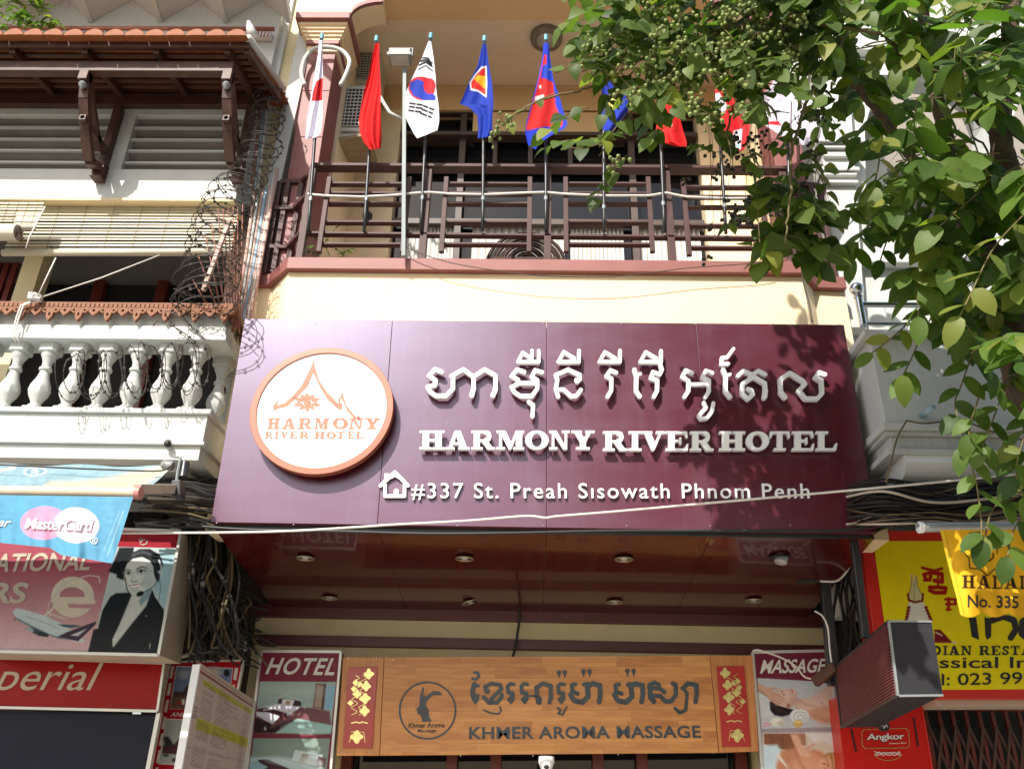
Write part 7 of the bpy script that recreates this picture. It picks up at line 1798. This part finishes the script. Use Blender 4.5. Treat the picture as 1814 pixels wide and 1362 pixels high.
def path_sprig(pts, Y, size, mi, step=.075, young=.2, spread=1.0, nrm=None):
    P3 = wire('', '', [P(x, y, Y) if not hasattr(Y, '__len__') else P(x, y, Y[i]) for i, (x, y) in enumerate(pts)], 0, '', sub=8)
    T.st.tube(P3, .0045, 5); acc = 0; sd = 1
    for a, b in zip(P3, P3[1:]):
        acc += (b-a).length
        if acc > step:
            acc = 0; sd = -sd; dd = (b-a).normalized(); side = dd.cross(Vector((0, -1, .3))).normalized()
            T.leaf(b, side*sd*spread+dd*.5+Vector((0, -.1, -.35))+rv(.12), Vector((-.2, -.8, .5))+rv(.28) if nrm is None else nrm+rv(.2), size*random.uniform(.8, 1.15), 1 if random.random() < young else mi)
    dd = (P3[-1]-P3[-3]).normalized(); T.leaf(P3[-1], dd, Vector((-.2, -.9, .3)), size, 1 if random.random() < young else mi)
for pts, Y, sz, yg in (([(1745, 560), (1725, 620), (1700, 690), (1692, 720), (1712, 790), (1730, 860), (1738, 920), (1738, 955)], 4.35, .155, .15),
                   ([(1735, 700), (1722, 740), (1716, 770)], 4.3, .14, .3), ([(1720, 440), (1680, 510), (1640, 580), (1612, 640), (1598, 668)], 4.3, .155, .15), ([(1640, 540), (1590, 590), (1545, 625)], 4.25, .14, .2),
                   ([(1814, 640), (1780, 690), (1760, 740), (1740, 790)], 4.3, .15, .1), ([(1850, 700), (1820, 760), (1800, 830), (1812, 880)], 4.3, .14, .2), ([(1860, 850), (1800, 880), (1760, 900), (1745, 950)], 4.4, .15, .2), ([(1860, 860), (1800, 930), (1785, 985)], 4.4, .15, .1),
                   ([(1590, 380), (1570, 430), (1560, 460)], 4.2, .14, .2)):
    path_sprig(pts, Y, sz, 0, young=yg)
# pale young sprays in the light
up = Vector((-.25, -.55, .8))
for pts, sz in (([(1790, 330), (1740, 290), (1690, 130), (1650, 70), (1695, 20)], .17), ([(1690, 140), (1640, 120), (1560, 110), (1520, 130)], .19), ([(1640, 60), (1560, 80), (1490, 90), (1440, 90), (1395, 110)], .18), ([(1814, 290), (1760, 320), (1700, 370), (1665, 400)], .20), ([(1690, 110), (1700, 60), (1740, 20), (1760, -10)], .18), ([(1830, 150), (1770, 100), (1700, 90)], .17), ([(1560, 260), (1555, 300), (1548, 330)], .2), ([(1814, 380), (1760, 440), (1720, 520), (1700, 560)], .17)):
    path_sprig(pts, 3.7, sz, 0 if sz > .195 else 1, step=.09, young=.5, nrm=up)
T.leaf(P(1597, 664, 4.2), (0, 0, -1), (-.2, -1, .1), .17, 1)
# crown above the frame that shades the right end of the sign
for k in range(52):
    tx = random.triangular(1460, 1660, 1590); ty = random.triangular(560, 980, 880)
    t_ = P(tx, ty, 5.7); Yq = random.uniform(2.3, 3.3); p_ = t_+SUN*((Yq-5.7)/SUN.y)
    sprig(T, p_+rv(.05), rv(1), .3, 8, .17, 0, grav=.4, young=.15)
for k in range(10):
    t_ = P(random.uniform(1380, 1500), random.uniform(480, 620), 5.7); Yq = random.uniform(2.8, 3.4); p_ = t_+SUN*((Yq-5.7)/SUN.y)
    sprig(T, p_, rv(1), .35, 6, .16, 0, grav=.4, young=.15)
T.finish(300)
# berry vine
vine = thing('berry_vine', 'dense climbing vine with small round leaves and clusters of green berries', 'vine', P(1250, -100, 3.4))
vb = [leaf_base(1, .82, 1, .2, .15), leaf_base(1, .74, 1, .28, .3), leaf_base(1, .9, 1, .12, .1)]
V = Plant(vine, vb, ['leaf3', 'leaf2'])
for pts in ([(1560, 60), (1400, 40), (1250, 60), (1130, 110), (1060, 150), (985, 170), (930, 192), (872, 236)], [(1450, -40), (1300, 40), (1180, 130), (1120, 200), (1062, 275)], [(1180, -40), (1110, 30), (1050, 80)], [(1400, 60), (1330, 140), (1290, 220), (1300, 300)], [(1500, 60), (1440, 160), (1405, 260), (1400, 350), (1390, 430)]):
    P3 = wire('', '', [P(x, y, 3.45) for x, y in pts], 0, '', sub=8); obj('stem', MB().tube([p+rv(.004) for p in P3], [float(v) for v in np.linspace(.012, .004, len(P3))], 6), M['twig'], vine, smooth='all')
V1 = [(1055, -40), (1520, -40), (1500, 100), (1440, 165), (1380, 190), (1320, 205), (1240, 215), (1190, 175), (1150, 200), (1090, 160), (1030, 150), (1035, 100), (1080, 60)]
V2 = [(1340, 350), (1400, 330), (1440, 350), (1452, 430), (1430, 455), (1370, 445), (1330, 400)]
for reg, n, Y0, Y1, sz in ((V1, 165, 3.1, 3.9, .112), ([(1045, -40), (1500, -40), (1480, 90), (1060, 80)], 60, 3.0, 3.8, .112), (V2, 20, 3.7, 4.0, .14), ([(1400, 170), (1470, 200), (1455, 340), (1380, 320)], 10, 3.6, 4.0, .09), ([(1010, 120), (1080, 120), (1120, 290), (1020, 280)], 5, 3.2, 3.5, .10), ([(1250, 200), (1350, 210), (1340, 320), (1270, 300)], 5, 3.4, 3.8, .08)):
    for x, y in in_poly(reg, n):
        sprig(V, P(x, y-12, random.uniform(Y0, Y1)), (random.uniform(-1, .8), random.uniform(-.7, .4), random.uniform(-.8, .5)), random.uniform(.18, .34), random.choice((5, 6, 7)), sz, 0, grav=.5, young=.18)
def vpath(pts, size, step=.06, Y=3.3):
    P3 = wire('', '', [P(x, y, Y) for x, y in pts], 0, '', sub=8); V.st.tube(P3, .003, 5); acc = 0; sd = 1
    for a, b in zip(P3, P3[1:]):
        acc += (b-a).length
        if acc > step: acc = 0; sd = -sd; dd = (b-a).normalized(); side = dd.cross(Vector((0, -1, .3))).normalized(); V.leaf(b, side*sd+dd*.4+Vector((0, 0, -.5))+rv(.15), Vector((-.2, -.8, .6))+rv(.3), size*random.uniform(.8, 1.1), 1 if random.random() < .25 else 0)
vpath([(1110, 200), (1075, 245), (1040, 262), (1010, 262)], .11); vpath([(985, 165), (950, 180), (915, 205), (895, 228)], .07, .10); vpath([(1070, 100), (1030, 110), (985, 130)], .11, .05); vpath([(1060, 60), (1030, 75), (1015, 90)], .12, .05); vpath([(1390, 400), (1360, 420), (1320, 440)], .12, .05, 3.8); vpath([(1400, 400), (1400, 440), (1395, 460)], .13, .05, 3.8)
V.finish(300)
bm_ = {k: MB() for k in ('berry', 'berryd')}; stm = MB()
def cluster(x, y, Y, n, r, spread, mm):
    c = P(x, y, Y)
    for i in range(n):
        q = c+Vector((random.gauss(0, spread), random.gauss(0, spread), random.gauss(0, spread*.8))); bm_[mm].ball(q, r*random.uniform(.75, 1.15), 7); stm.tube([c+Vector((0, 0, spread)), q], .0015, 3)
for x, y in in_poly(V1, 58): cluster(x, y, random.uniform(2.95, 3.3), random.randint(7, 14), .0115, .034, 'berry')
for x, y in ((880, 232), (890, 222), (905, 215), (872, 240), (1095, 285), (1090, 290), (1040, 75), (1060, 95), (1100, 60), (1150, 105), (1200, 120), (1310, 80), (1330, 110)): cluster(x, y, 3.1, 6, .011, .022, 'berry')
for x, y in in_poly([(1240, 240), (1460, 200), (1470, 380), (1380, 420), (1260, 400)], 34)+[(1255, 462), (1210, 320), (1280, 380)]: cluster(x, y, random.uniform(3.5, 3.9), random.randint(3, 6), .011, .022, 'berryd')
for k in range(14):
    x = random.uniform(1250, 1460); stm.tube([P(x+random.uniform(-4, 4), 180, 3.6), P(x+random.uniform(-6, 6), 280, 3.6), P(x+random.uniform(-8, 8), random.uniform(330, 430), 3.6)], .002, 4)
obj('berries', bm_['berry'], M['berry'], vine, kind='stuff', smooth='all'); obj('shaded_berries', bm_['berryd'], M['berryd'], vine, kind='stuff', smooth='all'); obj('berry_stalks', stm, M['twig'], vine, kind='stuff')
# small plants
pt = thing('balcony_plant', 'leafy plant poking over the roof rail at the far left top', 'plant', P(30, 60, 5.7))
Q = Plant(pt, [leaf_base(1, .32, fold=.2, curl=.2), leaf_base(1, .38, fold=.3, curl=.35)], ['leaf1', 'leaf2'])
for x, y in [(-20, 20), (0, 30), (10, 10), (25, 25), (40, 30), (50, 10), (60, 35), (70, 28), (90, 40), (110, 44), (20, 45), (45, 50), (0, 50)]*2: sprig(Q, P(x, y, random.uniform(5.5, 5.8)), (random.uniform(-1, 1), -.3, random.uniform(-.4, .8)), .15, 7, .11, 0, young=.35)
Q.finish(200)
pt = thing('terrace_plant', 'small green pot plant behind the left end of the terrace railing', 'plant', P(580, 450, 6.1))
Q = Plant(pt, [leaf_base(1, .35, fold=.2, curl=.25)], ['leaf1', 'leaf2'])
for x, y in [(560, 425), (575, 420), (590, 430), (600, 440), (570, 440), (585, 445), (610, 445)]: sprig(Q, P(x, y+10, 6.05), (random.uniform(-1, 1), -.2, random.uniform(0, 1)), .15, 7, .06, 0, young=.3)
Q.finish(100)
pt = thing('terrace_plant', 'small yellow green pot plant behind the right end of the terrace railing', 'plant', P(1345, 420, 6.1))
Q = Plant(pt, [leaf_base(1, .35, fold=.2, curl=.25)], ['leaf1', 'leaf2'])
for x, y in [(1330, 400), (1345, 390), (1355, 410), (1335, 420), (1350, 430)]: sprig(Q, P(x, y+10, 6.05), (random.uniform(-1, 1), -.2, random.uniform(0, 1)), .15, 7, .06, 1, young=.6)
Q.finish(100)

# riverside tree added out of view across the street as a dark reflection for the sign
rt = thing('riverside_tree', 'large riverside tree across the street, mirrored in the right half of the hotel sign', 'tree', (7.5, -8, 0))
obj('trunk', MB().tube([(7.5, -8, 0), (7.4, -8, 3), (7.6, -8.1, 6), (7.3, -8, 9)], [.35, .28, .22, .1], 12), M['bark'], rt, smooth='all')
V_ = []; F_ = []; r9 = random.Random(9)
for k in range(13000):
    while True:
        u = Vector((r9.uniform(-1, 1), r9.uniform(-1, 1), r9.uniform(-1, 1)))
        if .25 < u.length < 1: break
    c = Vector((8.6+u.x*7.8, -8+u.y*3.0, 9.5+u.z*7.6)); a = Vector((r9.gauss(0, 1), r9.gauss(0, 1), r9.gauss(0, 1))).normalized()*.26; b = a.cross(Vector((r9.gauss(0, 1), r9.gauss(0, 1), r9.gauss(0, 1)))).normalized()*.16
    n = len(V_); V_ += [tuple(c-a), tuple(c+b), tuple(c+a), tuple(c-b)]; F_.append((n, n+1, n+2, n+3))
mb = MB(); mb.v = V_; mb.f = F_
obj('crown', mb, M['leaf1'], rt, kind='stuff')
